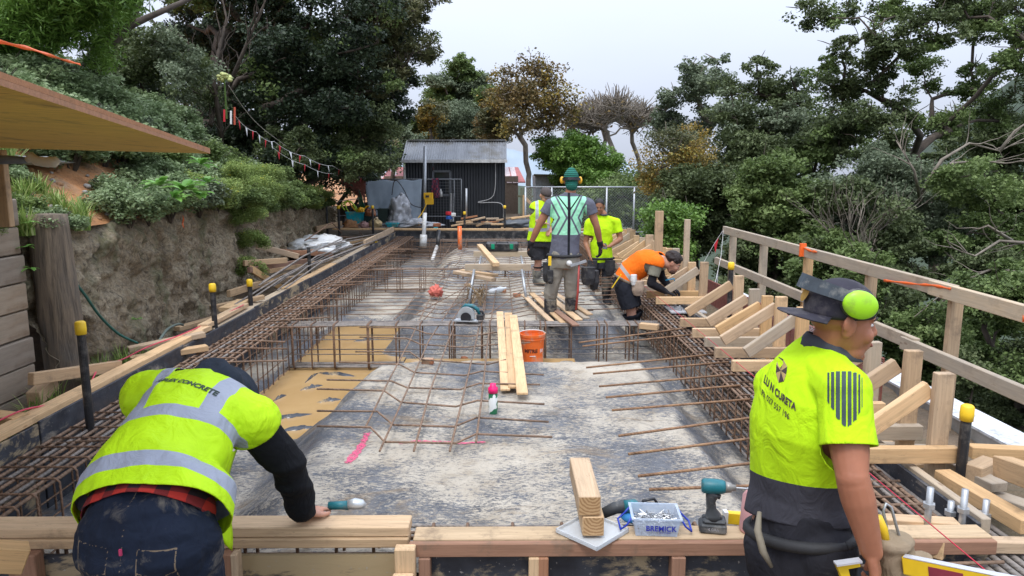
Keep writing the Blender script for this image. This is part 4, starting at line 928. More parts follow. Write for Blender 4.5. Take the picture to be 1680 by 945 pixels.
# ======================= FAR END: shed, tarpaulin, clutter, fence =======================
YS = 21.5
a, b = Py(665, 360, YS), Py(828, 360, YS); z0 = .1; ze = Py(665, 264, YS).z; zr = Py(665, 231, YS + 1.1).z
t = thing('shed', 'dark grey corrugated iron shed with pale ridged roof at the far end', 'shed', ((a.x+b.x)/2, YS, z0))
def corr(p0, ux, L, uz, H_, nrm, pitch=.085, amp=.012, name='wall', mat=None, holes=None):
    m = MB(); N = int(L/pitch*6); p0, ux, uz, nrm = V(p0), V(ux), V(uz), V(nrm); vs = []
    for i in range(N+1):
        x = L*i/N; o = amp*math.sin(2*math.pi*x/pitch); vs += [p0 + ux*x + nrm*o, p0 + ux*x + nrm*o + uz*H_]
    fs = []
    for i in range(N): fs.append((2*i, 2*i+2, 2*i+3, 2*i+1))
    m.add(vs, fs); return m.build(name, mat, t, smooth=True)
DG = simple('charcoal_iron', (.028, .031, .036), .5, .2, var=.15, scale=3); RG = simple('grey_iron_roof', (.21, .22, .235), .5, .3, var=.12, scale=2, dirt=(.13, .12, .1))
W_ = b.x - a.x; wx0, wx1 = Py(711, 300, YS).x, Py(739, 300, YS).x; wz0, wz1 = Py(711, 320, YS).z, Py(711, 281, YS).z
corr((a.x, YS, z0), (1, 0, 0), wx0 - a.x, (0, 0, 1), ze - z0, (0, -1, 0), mat=DG); corr((wx1, YS, z0), (1, 0, 0), b.x - wx1, (0, 0, 1), ze - z0, (0, -1, 0), mat=DG)
corr((wx0, YS, z0), (1, 0, 0), wx1-wx0, (0, 0, 1), wz0 - z0, (0, -1, 0), mat=DG); corr((wx0, YS, wz1), (1, 0, 0), wx1-wx0, (0, 0, 1), ze - wz1, (0, -1, 0), mat=DG)
corr((b.x, YS, z0), (0, 1, 0), 2.2, (0, 0, 1), ze - z0, (1, 0, 0), mat=DG); corr((a.x, YS, z0), (0, 1, 0), 2.2, (0, 0, 1), ze - z0, (-1, 0, 0), mat=DG)
m = MB(); m.box(((wx0+wx1)/2, YS+.06, (wz0+wz1)/2), (wx1-wx0, .01, wz1-wz0)); win = m.build('window', simple('dark_glass', (.02, .025, .03), .08), t)
for p, q in (((wx0, wz0), (wx1, wz0)), ((wx0, wz1), (wx1, wz1)), ((wx0, wz0), (wx0, wz1)), ((wx1, wz0), (wx1, wz1))):
    m = MB(); m.beam((p[0], YS-.02, p[1]), (q[0], YS-.02, q[1]), .06, .06, (0, 1, 0)); m.build('window_frame', simple('grey_frame', (.11, .12, .13), .5), win)
m = MB(); N = 170; vs = []
for i in range(N+1):
    x = a.x - .06 + (W_ + .12)*i/N; o = .016*math.sin(2*math.pi*i/4.2); vs += [(x, YS - .18, ze + o), (x, YS + 1.1, zr + o), (x, YS + 2.4, ze + o)]
m.add(vs, [(3*i+q, 3*i+3+q, 3*i+4+q, 3*i+1+q) for i in range(N) for q in (0, 1)]); m.build('roof', RG, t)
m = MB(); m.beam((a.x-.08, YS-.22, ze-.01), (b.x+.08, YS-.22, ze-.01), .1, .09); m.build('gutter', simple('pale_gutter', (.5, .5, .49), .5), t)
m = MB(); m.beam((a.x-.02, YS+1.1, zr+.02), (b.x+.02, YS+1.1, zr+.02), .2, .03); m.build('ridge_cap', RG, t)
m = MB(); m.tube([(a.x+.02, YS-.1, ze-.05), (a.x+.02, YS-.08, z0)], .035, 8); m.build('downpipe', simple('pale_pipe', (.6, .58, .54), .5), t)
for s in (0, 1):
    x = (a.x, b.x)[s]; m = MB(); m.add([(x, YS, ze), (x, YS+2.2, ze), (x, YS+1.1, zr - .02)], [(0, 1, 2)]); m.build('gable', DG, t)
cable('power_cable', [Py(813, 264, YS-.1), Py(810, 320, YS-.06), Py(784, 332, YS-.08), Py(822, 334, YS-.1), Py(826, 358, YS-.1)], .012, simple('pale_cable', (.4, .4, .4), .5), 'pale cable drooping across the shed wall', 'cable')
m = MB(); c = Py(723, 316, YS - .12); m.lathe(c + V((0, 0, -.12)), [(.05, 0), (.05, .14), (.02, .19), (.02, .23)], 12); m.build('spray_bottle', WHITEP, smooth=True, label='white bottle on the shed window sill', cat='bottle')
# neighbours: red roofed building behind the shed, on both sides
RR = simple('red_iron_roof', (.42, .12, .11), .6, var=.2, scale=4); WW = simple('white_boards', (.6, .6, .57), .6, var=.06); BW = simple('brown_boards', (.16, .12, .09), .7)
t = thing('house', 'red roofed house showing on both sides behind the shed', 'house', (-3.4, 30, 0))
y = 30; p0, p1 = Py(630, 290, y), Py(850, 290, y)
m = MB(); m.box(((p0.x+p1.x)/2, y+2, .8), (p1.x-p0.x, 4, 1.7)); m.build('wall', BW, t)
m = MB(); q = [Py(622, 300, y), Py(862, 300, y), Py(850, 276, y+2), Py(640, 276, y+2)]; m.add(q, [(0, 1, 2, 3)]); m.prism(q, (0, 0, .05)); m.build('roof', RR, t)
for i in range(4): xx = [632, 650, 836, 846][i]; m = MB(); m.beam(Py(xx, 300, y-.05), Py(xx-6, 277, y+1.9) + V((0, 0, .06)), .22, .03); m.build('pale_strip', simple('pale_roof_strip', (.6, .5, .5), .6) if i == 0 else bpy.data.materials['pale_roof_strip'], t)
t = thing('outbuilding', 'low pale building with a mossy gable roof behind the wire fence', 'building', (2, 27, 0))
y = 27; m = MB(); q = [Py(880, 340, y), Py(985, 340, y), Py(985, 306, y), Py(922, 287, y), Py(878, 287, y)]; m.prism(q, (0, 3, 0)); m.build('wall', simple('pale_iron_wall', (.42, .45, .47), .55, .2), t)
m = MB(); m.beam(Py(876, 287, y-.2), Py(922, 288, y-.2), .5, .07); m.beam(Py(922, 288, y-.2), Py(990, 308, y-.2), .5, .07); m.build('roof', simple('mossy_roof', (.17, .14, .08), .8), t)
# grey tarpaulin hung on temporary fence panel
YT = 20.6; t = thing('fence_panel', 'temporary mesh fence panel behind the hanging tarpaulin and shirt', 'fence', Py(700, 360, YT))
pts = [Py(598, 296, YT), Py(757, 296, YT), Py(757, 357, YT), Py(598, 357, YT)]
pts = [V((p.x, YT, [Py(700, 294, YT).z, Py(700, 355, YT).z][i > 1])) for i, p in enumerate(pts)]
m = MB(); 
for i in range(4): m.tube([pts[i], pts[(i+1) % 4]], .014, 8)
m.tube([(Py(745, 300, YT).x, YT, pts[2].z), (Py(745, 300, YT).x, YT, pts[0].z)], .014, 8); m.build('frame', simple('dull_frame', (.16, .17, .18), .5), t, smooth=True)
m = MB(); x = pts[0].x
while x < pts[1].x: m.tube([(x, YT, pts[2].z), (x, YT, pts[0].z)], .004, 4); x += .08
z = pts[2].z
while z < pts[0].z: m.tube([(pts[0].x, YT, z), (pts[1].x, YT, z)], .004, 4); z += .08
m.build('mesh', simple('dark_mesh', (.06, .065, .07), .5), t)
for i in (0, 1):
    xx = Py([733, 737][i], 320, YT).x + .1; m = MB(); m.tube([(xx, YT, pts[2].z-.15), (xx + .03, YT - .1 + .2*i, pts[0].z - .4)], .03, 8); m.build('prop', STEEL, t)
def drape(name, tl, tr, br, bl, mat, label, cat, amp=.06, N=60, K=30, sag=.0, group=None, seed=0):
    m = MB(); vs = []
    for i in range(N+1):
        for j in range(K+1):
            u, w = i/N, j/K; p = V(tl).lerp(V(tr), u).lerp(V(bl).lerp(V(br), u), w)
            p += V((0, -1, 0)) * (amp*w**.5*(abs(noise.noise(V((u*4 + w*1.5, w*1.2 + seed, 1))))*2 + .25*noise.noise(V((u*11, w*2, seed)))) + .02)
            p.z -= sag*math.sin(u*math.pi*3)**2*(1-w)*.3; vs.append(p)
    k = K + 1; m.add(vs, [(i*k+j, i*k+j+1, (i+1)*k+j+1, (i+1)*k+j) for i in range(N) for j in range(K)])
    return thicken(m.build(name, mat, smooth=True, label=label, cat=cat), .004)
TARP = simple('grey_tarp', (.30, .36, .42), .45, var=.1, scale=3)
drape('tarpaulin', Py(598, 295, YT), Py(692, 294, YT), Py(690, 368, YT-.2), Py(606, 352, YT-.15), TARP, 'blue grey tarpaulin hung on the temporary fence', 'tarpaulin', .05, sag=.12)
n = NM('plaid_red', .85); v = n.vec(); ck = n.N.new('ShaderNodeTexChecker'); ck.inputs['Scale'].default_value = 14; n.L(v, ck.inputs['Vector']); ck.inputs['Color1'].default_value = (.16, .02, .04, 1); ck.inputs['Color2'].default_value = (.03, .02, .04, 1); n.col(ck.outputs['Color']); PLAID = n.m
drape('shirt', Py(709, 293, YT-.05), Py(720, 292, YT-.05), Py(722, 325, YT-.1), Py(708, 324, YT-.1), PLAID, 'maroon plaid shirt hanging on the fence panel', 'shirt', .12, 16, 20)
lump('machine_cover', Py(655, 350, 19.9) + V((0, 0, -.05)), (.36, .3, .52), simple('silver_cover', (.33, .34, .36), .4, .2, var=.2), seed=3, amp=.45, sc=1.7, label='crumpled silver cover over a machine in front of the tarpaulin', cat='cover', n=48, k=32)
lump('cover_sheet', Py(668, 368, 19.7) + V((.1, 0, .0)), (.75, .3, .14), bpy.data.materials['silver_cover'], seed=8, amp=.5, sc=2, label='loose silver sheet trailing on the ground below the machine cover', cat='cover', n=48, k=24)
bx_ = Py(703, 325, 20.3); t = thing('power_box', 'yellow site power box on the grey pole', 'power box', bx_); YB_ = simple('power_yellow', (.72, .40, .01), .45, var=.08)
m = MB(); m.box((0, 0, .06), (.26, .16, .18)); m.box((.02, 0, -.1), (.24, .15, .16)); m.build('box', YB_, t, local=True, bevel=.01)
m = MB(); m.box((-.02, -.09, .05), (.1, .01, .06)); m.build('socket_panel', PLASTIC_BLACK, t, local=True)
cable('extension_cord', [Py(700, 334, 20.1), Py(692, 350, 20), Py(682, 362, 19.8), Py(676, 370, 19.6)], .015, YB_, 'yellow extension cord hanging from the power box', 'cord')
cable('power_cable', [Py(643, 320, 20.2), Py(646, 300, 20.3), Py(652, 297, 20.3), Py(663, 312, 20.3), Py(675, 335, 20.2), Py(694, 341, 20.2)], .014, PLASTIC_BLACK, 'black cable looped over the tarpaulin', 'cable')
# clutter left
def tub(px, py, Y, w, d, h, mat, label, lidmat=None):
    p = Py(px, py, Y); t = thing('tub', label, 'tub', p); m = MB(); o_ = [(-w/2, -d/2), (w/2, -d/2), (w/2, d/2), (-w/2, d/2)]
    m.add([(x*.82, y_*.82, 0) for x, y_ in o_] + [(x, y_, h) for x, y_ in o_] + [(x*.9, y_*.9, h) for x, y_ in o_] + [(x*.75, y_*.75, .02) for x, y_ in o_], [(3, 2, 1, 0)] + [(i*4+j, i*4+(j+1) % 4, (i+1)*4+(j+1) % 4, (i+1)*4+j) for i in range(3) for j in range(4)] + [(12, 13, 14, 15)]); m.build('shell', mat, t, local=True)
    m = MB()
    for q in range(4): A_, B_ = o_[q], o_[(q+1) % 4]; m.beam((A_[0], A_[1], h), (B_[0], B_[1], h), .03, .035)
    m.build('rim', mat, t, local=True); return t
CY = simple('cyan_plastic', (.0, .33, .42), .4, var=.1, dirt=(.2, .3, .2)); DGN = simple('dark_green_plastic', (.015, .035, .03), .45)
tub(583, 366, 19.5, .44, .3, .29, CY, 'cyan plastic tub filled with cords and cans'); tub(606, 371, 19.8, .34, .3, .46, DGN, 'dark green bin behind the marker post'); tub(630, 368, 20, .30, .3, .42, DGN, 'dark bin right of the marker post')
tub(561, 369, 19.4, .2, .2, .24, PLASTIC_BLACK, 'black tub left of the cyan tub'); tub(644, 372, 19.3, .32, .2, .09, CY, 'low cyan case on the ground')
for i, (px, py, r, mt, lab) in enumerate([(608, 350, .15, BRICK, 'rusty tool heap on the dark green bin'), (575, 370, .2, SOIL, 'small heap of soil below the cyan tub'), (616, 368, .18, simple('canvas_bag', (.5, .38, .2), .9), 'beige canvas bag between the bins'), (592, 345, .1, YB_, 'coiled yellow hose end'), (598, 370, .14, simple('red_white_bag', (.5, .3, .28), .7), 'red and white bag')]):
    lump(['tool_heap', 'soil_heap', 'canvas_bag', 'hose_coil', 'paper_bag'][i], Py(px, py, 19.35), (r, r*.8, r*.8), mt, seed=i*3, amp=.5, label=lab, cat=['tools', 'soil', 'bag', 'hose', 'bag'][i])
for i, q in enumerate([((565,332),(570,345),(578,352)), ((570,328),(580,342),(588,350)), ((560,338),(575,330),(586,348)), ((592,350),(600,340),(606,338)), ((566,345),(560,335),(572,330),(584,340),(588,352))]):
    cable('hose', [Py(*p, 19.5) for p in q], .018, YB_ if i % 2 else simple('lime_hose', (.5, .7, .05), .4), 'yellow hose loop standing up from the cyan tub, %s one' % ORD[i], 'hose')
drape('green_rack', Py(587, 310, 19.9), Py(590, 312, 19.6), Py(599, 340, 19.5), Py(589, 346, 19.9), simple('green_crate', (.02, .2, .1), .5), 'green plastic grid leaning behind the cyan tub', 'crate', .01, 4, 4)
m = MB(); m.beam(Py(553, 330, 19.8), Py(588, 326, 19.8), .1, .02); m.build('white_board', WHITEP, label='narrow white board lying across the clutter', cat='board')
# timber heap at far right of the form
rr = random.Random(11)
for i in range(16):
    px = 740 + i*8.2; a_ = Py(px, 372 - (i*7 % 5)*3, 19.4 + .1*(i % 4)); L = rr.uniform(.35, .9); an = rr.uniform(-.5, .5)
    timber('timber_offcut', a_ + V((0, 0, .02)), a_ + V((L*math.cos(an), L*math.sin(an)*.6, .02 + rr.uniform(-.0, .12))), .09, .045, [WOOD, WOODY, WOODR, WOODG][i % 4], label='pine offcut in the heap behind the far formwork, %s from the left' % ORD[i], cat='timber', group='heap of offcuts behind the far formwork')
for i, (px, py, w, mt, lab) in enumerate([(717, 369, .2, BRICK, 'brown block on the far plank'), (737, 357, .15, simple('blue_crate', (.02, .1, .4), .5), 'blue crate by the shed wall'), (715, 375, .14, CY, 'light blue case on the far plank'), (736, 350, .12, RED, 'red paint tin by the shed wall'), (744, 352, .12, WHITEP, 'white paint tin by the shed wall'), (689, 367, .18, WOOD, 'propped offcut by the white riser pipe')]):
    p = Py(px, py, 19.5); m = MB(); m.box(p, (w, .12, .09), Matrix.Rotation(i*.8, 3, 'Z')); m.build(['block', 'crate', 'case', 'paint_tin', 'paint_tin', 'offcut'][i], mt, label=lab, cat=['block', 'crate', 'case', 'tin', 'tin', 'timber'][i], bevel=.01)
lump('tarpaulin', Py(850, 370, 19.6) + V((0, 0, .05)), (.62, .4, .17), simple('dark_tarp', (.07, .08, .09), .35), seed=9, amp=.25, sc=1.6, label='dark grey tarpaulin over a timber stack left of the talking men', cat='tarpaulin', n=40, k=24)
m = MB(); 
for q in (((822,382),(876,382),.07),((822,374),(876,375),.05)): m.beam(Py(*q[0], 19.3), Py(*q[1], 19.3), .1, q[2])
m.build('timber_box', WOOD, label='low pine box under the dark tarpaulin', cat='timber')
for q, lab in ((((860,320),(860,372)), 'pine upright of the stair rail by the fence'), (((862,325),(882,345)), 'slanting pine rail by the fence')):
    timber('timber_post', Py(*q[0], 20.5), Py(*q[1], 20.5), .09, .05, WOODY, up=(0, 1, 0), label=lab, cat='timber')
m = MB()
for i in range(6): m.box(Py(855 + i*3.2, 345, 22.5 + .1*i), (.04, .04, 1.4))
m.box(Py(862, 322, 22.6), (.5, .05, .06)); m.build('picket_gate', simple('mossy_boards', (.16, .16, .10), .9), label='mossy picket fence right of the dark shed', cat='fence')
# chain-link fence
YC = 19.8; zt, zb = Py(1000, 307, YC).z, .0
t = thing('wire_fence', 'tall chain link fence with steel posts behind the workers', 'fence', (3, YC, 0))
xs_ = [Py(p, 340, YC).x for p in (862, 905, 995, 1040, 1085)]
for i, x in enumerate(xs_): m = MB(); m.tube([(x, YC, -.2 if i < 4 else -1), (x, YC, zt)], .028, 8); m.build('post', STEEL, t, smooth=True)
for z in (zt, Py(1000, 381, YC).z): m = MB(); m.tube([(xs_[0], YC, z), (xs_[-1], YC, z)], .022, 8); m.build('rail', STEEL, t, smooth=True)
m = MB(); s_ = .075; n_ = int((xs_[-1]-xs_[0])/s_); hh = zt - zb - .02; kk = int(hh/s_)
for i in range(-kk, n_+1):
    for sg in (1, -1):
        x0 = xs_[0] + (i if sg > 0 else i + kk)*s_; pts = []
        a0, a1 = 0.0, hh
        # clip to the fence width
        if sg > 0: a0 = max(0, (xs_[0]-x0)); a1 = min(hh, xs_[-1]-x0)
        else: a0 = max(0, x0 - xs_[-1]); a1 = min(hh, x0 - xs_[0])
        if a1 > a0 + .02: m.tube([(x0 + sg*a0, YC, zb + a0), (x0 + sg*a1, YC, zb + a1)], .0022, 3, cap=False)
m.build('wire_mesh', STEEL, t)
# brown safety netting at the top left end of the bank and right side mesh
def netting(q, label, mat):
    tl, tr, br, bl = [V(p) for p in q]; m = MB(); N = 26
    for i in range(N+1):
        u = i/N; A_, B_ = tl.lerp(tr, u), bl.lerp(br, u); C_, D_ = tl.lerp(bl, u), tr.lerp(br, u)
        m.tube([A_, B_], .007, 3, cap=False); m.tube([C_, D_], .007, 3, cap=False)
    m.build('safety_netting', mat, label=label, cat='netting')
NET = simple('brown_net', (.22, .07, .05), .7)
netting([Py(563, 268, 19.5), Py(600, 296, 19.8), Py(598, 330, 19.8), Py(560, 300, 19.5)], 'brown safety netting at the end of the bank', NET)
netting([(2.75, 9.9, .32), (2.75, 5.0, .42), (2.75, 5.0, .05), (2.75, 9.9, .02)], 'dark red netting low behind the right braces', NET)
cable('rope', [Py(545, 285, 19), Py(570, 292, 19.4), Py(608, 290, 19.8), Py(632, 272, 20.5)], .012, simple('pale_rope', (.4, .37, .33), .8), 'pale rope sagging above the netting', 'rope')
# bunting
def bunting(P_, sag, nf, size, label, d=1):
    P_ = [V(p) for p in P_]; line = []
    for i in range(len(P_)-1):
        for j in range(10): u = j/10; p = P_[i].lerp(P_[i+1], u); p.z -= sag*4*u*(1-u); line.append(p)
    line.append(P_[-1]); t = thing('bunting', label, 'bunting', P_[0]); m = MB(); m.tube(line, .003, 5); m.build('string', WHITEC, t)
    for i in range(nf):
        u = (i+.5)/nf*(len(line)-1); k = int(u); p = line[k].lerp(line[min(k+1, len(line)-1)], u-k); w = size
        dd = (line[min(k+1, len(line)-1)] - line[k]).normalized(); m = MB(); q = [p - dd*w*.5, p + dd*w*.5, p + V((.02*math.sin(i*3), .02*math.cos(i), -w*1.5))]
        m.prism(q, (0, .003, 0)); m.build('red_flag' if i % 2 == 0 else 'white_flag', RED if i % 2 == 0 else WHITEC, t)
bunting([Py(386, 190, 10.5), Py(420, 216, 11.5), Py(450, 232, 12.5), Py(500, 256, 13.6), Py(545, 272, 15.5), Py(600, 292, 19.5)], .05, 15, .09, 'red and white bunting running down over the bank shrubs')
bunting([Py(445, 240, 12.5), Py(500, 270, 13.8), Py(548, 285, 16)], .05, 5, .09, 'lower string of red and white bunting near the netting')
cable('rope', [Py(375, 140, 10.2), Py(402, 180, 11), Py(430, 210, 12), Py(470, 240, 14)], .004, bpy.data.materials['pale_rope'], 'dark thin rope from the tree to the bunting', 'rope')
for i, (px, a_, b_) in enumerate([(385, 176, 205), (379, 182, 204), (368, 180, 200)]):
    timber('marker_stake', Py(px, a_, 10.4), Py(px, b_, 10.4), .025, .02, [simple('red_stake', (.45, .08, .04), .7), WHITEC, RED][i], up=(0, 1, 0), label=['red painted stake', 'pale stake', 'small red stake behind'][i] + ' at the top end of the bunting', cat='stake')
bunting([(3.0, 9.75, 1.0), Py(1150, 440, 9.9), Py(1130, 470, 10.2)], -.03, 3, .12, 'red and white bunting hanging off the guardrail end')
bunting([(2.98, 9.72, 1.0), Py(1183, 420, 9.6), Py(1172, 470, 9.3)], .0, 2, .15, 'short red bunting tail by the guardrail end')
# orange tape
OT = simple('orange_tape', (.85, .14, .02), .45, var=.1)
def tape(pts, w, label):
    m = MB(); P_ = [V(p) for p in pts]; vs = []; N = (len(P_)-1)*8
    for i in range(N+1):
        u = i/8; k = min(int(u), len(P_)-2); p = P_[k].lerp(P_[k+1], u-k); tw = 1.1*math.sin(i*.5); vs += [p + V((0, math.sin(tw)*w, math.cos(tw)*w)), p - V((0, math.sin(tw)*w, math.cos(tw)*w))]
    m.add(vs, [(2*i, 2*i+2, 2*i+3, 2*i+1) for i in range(N)]); thicken(m.build('orange_tape', OT, smooth=True, label=label, cat='tape'), .002)
tape([Py(-10, 66, 3.2), Py(50, 80, 4.2), Py(100, 97, 5.5), Py(132, 106, 6.5)], .012, 'orange tape stretched across the top left shrubs')
tape([Px(1315, 405, 2.97), Px(1330, 412, 2.97), Px(1340, 413, 2.97)], .014, 'orange tape knotted on the top rail'); 
tape([Px(1450, 460, 2.955), Px(1500, 466, 2.955), Px(1530, 468, 2.955), Px(1560, 474, 2.955)], .011, 'orange tape wrapped along the near top rail'); 
tape([Px(1678, 522, 2.95), Px(1700, 535, 2.95)], .02, 'orange tape end at the right edge of the top rail')
m = MB(); m.box(Px(1317, 410, 2.97), (.06, .03, .13)); m.build('orange_knot', OT, label='orange tape tie around the top rail post', cat='tape')
tape([Px(300, 357, -3.6), Px(301, 372, -3.55)], .03, 'small red orange tag on the top of the bank wall')
# ======================= VEGETATION =======================
LEAFN, LEAFS = 3.6, .48
BARK = simple('bark', (.065, .050, .038), .9, var=.4, scale=8, bump=.6); BARKP = simple('pale_bark', (.20, .17, .135), .9, var=.3, scale=8, bump=.5)
G_DARK = leafmat('leaf_dark', [(0, (.042, .058, .023)), (.5, (.098, .130, .050)), (1, (.20, .24, .11))], .3, .65)
G_MID = leafmat('leaf_mid', [(0, (.065, .10, .03)), (.5, (.14, .20, .06)), (1, (.27, .35, .13))], .3, .65)
G_GREY = leafmat('leaf_greygreen', [(0, (.075, .10, .055)), (.5, (.16, .20, .12)), (1, (.30, .35, .23))], .3, .65)
G_BRIGHT = leafmat('leaf_bright', [(0, (.06, .12, .02)), (.5, (.15, .27, .05)), (1, (.27, .42, .10))], .3, .45)
G_OLIVE = leafmat('leaf_olive', [(0, (.05, .06, .025)), (.5, (.11, .12, .05)), (1, (.20, .19, .09))], .25, .5)
G_YEL = leafmat('leaf_yellow', [(0, (.10, .10, .03)), (.4, (.24, .19, .05)), (.75, (.46, .30, .06)), (1, (.30, .32, .10))], .3, .5)
G_BROWN = leafmat('leaf_brown', [(0, (.07, .07, .02)), (.5, (.18, .13, .05)), (1, (.34, .22, .08))], .3, .55)
G_GRASS = leafmat('leaf_grass', [(0, (.08, .14, .03)), (.5, (.22, .34, .07)), (1, (.45, .50, .20))], .3, .5)
G_BIG = leafmat('leaf_glossy', [(0, (.07, .17, .03)), (.5, (.16, .36, .07)), (1, (.28, .50, .12))], .3, .35)
G_SHR = leafmat('leaf_shrub', [(0, (.095, .14, .06)), (.5, (.23, .31, .145)), (1, (.46, .54, .34))], .35, .7)
G_SHR2 = leafmat('leaf_shrub_light', [(0, (.11, .16, .045)), (.5, (.26, .35, .10)), (.88, (.44, .54, .18)), (1, (.75, .65, .06))], .35, .7)
def leaves(name, C, size, mat, seed=0, elong=1.6, up=.4, parent=None, lvb=None, fold=.15, **kw):
    r = np.random.default_rng(seed); C = np.asarray(C, dtype=np.float64); n = len(C)
    nn = r.normal(size=(n, 3)); nn[:, 2] = np.abs(nn[:, 2]) + up; nn /= np.linalg.norm(nn, axis=1)[:, None]
    t = np.cross(nn, r.normal(size=(n, 3))); t /= np.linalg.norm(t, axis=1)[:, None] + 1e-9; b = np.cross(nn, t)
    s = size * r.uniform(.6, 1.3, n)[:, None]
    v = np.empty((n, 4, 3)); v[:, 0] = C - t*s*elong*.5; v[:, 1] = C + b*s*.5 + nn*s*fold; v[:, 2] = C + t*s*elong*.5; v[:, 3] = C - b*s*.5 + nn*s*fold
    me = bpy.data.meshes.new(name); me.vertices.add(n*4); me.vertices.foreach_set('co', v.reshape(-1))
    me.loops.add(n*4); me.loops.foreach_set('vertex_index', np.arange(n*4, dtype=np.int32)); me.polygons.add(n); me.polygons.foreach_set('loop_start', np.arange(0, n*4, 4, dtype=np.int32))
    me.update(calc_edges=True); me.materials.append(mat)
    lv = r.beta(2, 2.4, n) if lvb is None else np.clip(lvb + r.normal(0, .17, n), 0, 1)
    a = me.attributes.new('lv', 'FLOAT', 'POINT'); a.data.foreach_set('value', np.repeat(lv, 4).astype(np.float32))
    return me
def tree(name, label, blobs, Y, base, mat, nleaf, leaf, seed=1, clump=.38, rt=.14, bark=None, clumps=70, depth=None, cat='tree', group=None, flat=.6, trunkpts=None, mat2=None, frac2=0, elong=1.6, twigs=0, mnear=0):
    """blobs: (px, py, radius px) of the crown read at distance Y; base: world foot of the trunk"""
    rr = random.Random(seed); r = np.random.default_rng(seed); base = V(base); bark = bark or BARK
    B = []
    for px, py, rp in blobs:
        R_ = rp/FPX*Y; dz = rr.uniform(-.5, .5)*(depth or 2.0); p = Py(px, py, Y + dz); B.append((p, R_))
    w = np.array([b[1]**2 for b in B]); w /= w.sum(); T = []
    for i in range(clumps):
        p, R_ = B[r.choice(len(B), p=w)] if i >= len(B) else B[i]
        d = V(r.normal(size=3)).normalized() * R_ * (rr.random()**.45) * .82; T.append(p + V((d.x, d.y, d.z)))
    tp = [V(q) for q in trunkpts] if trunkpts else [base, base.lerp(V((sum(b[0].x for b in B)/len(B), sum(b[0].y for b in B)/len(B), min(b[0].z for b in B))), 1.0)]
    nodes = []; par = []; 
    for i in range(len(tp)-1):
        for j in range(5): nodes.append(tp[i].lerp(tp[i+1], j/5) + V((rr.uniform(-.05, .05), rr.uniform(-.05, .05), 0))); par.append(len(nodes)-2)
    nodes.append(tp[-1]); par.append(len(nodes)-2); top = tp[-1]
    T.sort(key=lambda q: (q - top).length); ends = []
    for q in T:
        best, bi = 1e9, 0
        for i, nd in enumerate(nodes):
            if i < 3 and len(nodes) > 6: continue
            c = (nd - q).length + max(0, nd.z - q.z + .1)*1.3
            if c < best: best, bi = c, i
        p0 = nodes[bi]; L = (q - p0).length; k = max(2, int(L/.35)); last = bi
        for j in range(1, k+1):
            u = j/k; p = p0.lerp(q, u) + V((rr.uniform(-1, 1), rr.uniform(-1, 1), rr.uniform(-1, 1)))*.10*L**.5*math.sin(math.pi*u) + V((0, 0, .10*L*math.sin(math.pi*u)))
            nodes.append(p); par.append(last); last = len(nodes)-1
        ends.append(last)
    cnt = [0.0]*len(nodes)
    for e in ends:
        i = e
        while i >= 0: cnt[i] += 1; i = par[i]
    tot = max(cnt); m = MB()
    kids_ = {}
    for i, p in enumerate(par): kids_.setdefault(p, []).append(i)
    def rad(i): return max(.006*Y/15, rt*(cnt[i]/tot)**.55)
    st = [(0, None)]
    # chains
    starts = [0]; done = set()
    while starts:
        i = starts.pop(); ch = [i] if par[i] < 0 else [par[i], i]
        while True:
            ks = sorted(kids_.get(ch[-1], []), key=lambda q: -cnt[q]); ks = [q for q in ks if q not in done]
            if not ks: break
            for q in ks[1:]: starts.append(q); done.add(q)
            ch.append(ks[0]); done.add(ks[0])
        if len(ch) > 1:
            rs = [rad(j) for j in ch]
            if par[i] >= 0: rs[0] = rs[1]
            m.tube([nodes[j] for j in ch], rs, 6, cap=False)
    for _ in range(twigs):
        e = nodes[rr.choice(ends)]; p = [e]; d = V((rr.uniform(-1, 1), rr.uniform(-1, 1), rr.uniform(-.2, 1.2))).normalized()
        for j in range(4): d = (d + V((rr.uniform(-.4, .4), rr.uniform(-.4, .4), rr.uniform(-.2, .4)))).normalized(); p.append(p[-1] + d*rr.uniform(.12, .3)*(.5 if nleaf > 400 else 1))
        m.tube(p, [.010*Y/18]*4 + [.004*Y/18], 4, cap=False)
    t = thing(name, label, cat, base, group=group); m.build('trunk', bark, t, smooth=True)
    E = np.array([tuple(nodes[e]) for e in ends]); out = []
    if nleaf:
        if nleaf > 400: nleaf = int(nleaf*LEAFN); leaf = leaf*LEAFS
        per = max(1, nleaf//len(E)); C = []; LV = []
        for e in E:
            cs = clump * r.uniform(.7, 1.35); k = int(per*r.uniform(.6, 1.4)); sub = r.normal(size=(7, 3)); sub /= np.linalg.norm(sub, axis=1)[:, None]; sub *= cs*.75*np.array([1, 1, flat])
            q = r.normal(size=(k, 3)); q /= np.linalg.norm(q, axis=1)[:, None]; q *= (r.random(k)**.5)[:, None]*cs*.5*np.array([1, 1, flat])
            C.append(e + sub[r.integers(0, 7, k)] + q); LV.append(np.full(k, .46 + r.normal(0, .13)))
        C = np.concatenate(C); LV = np.concatenate(LV)
        if mat2 is not None:
            cid = np.concatenate([np.full(0, 0)] + []) if 0 else None; msk = (np.array([noise.noise(V(tuple(c*.8)) + V((seed, 0, 0))) for c in C]) > (0.5 - frac2)*.8)
            for msk_, mt in ((~msk, mat), (msk, mat2)):
                if msk_.sum(): place('crown', leaves('crown', C[msk_], leaf, mt, seed, elong, lvb=LV[msk_]), t)
        else: place('crown', leaves('crown', C, leaf, mat, seed, elong, lvb=LV), t)
    return t
def grid_blobs(x0, x1, y0, y1, r, k, seed, f=None):
    rr = random.Random(seed); out = []
    while len(out) < k:
        x, y = rr.uniform(x0, x1), rr.uniform(y0, y1)
        if f is None or f(x, y): out.append((x, y, r*rr.uniform(.7, 1.25)))
    return out
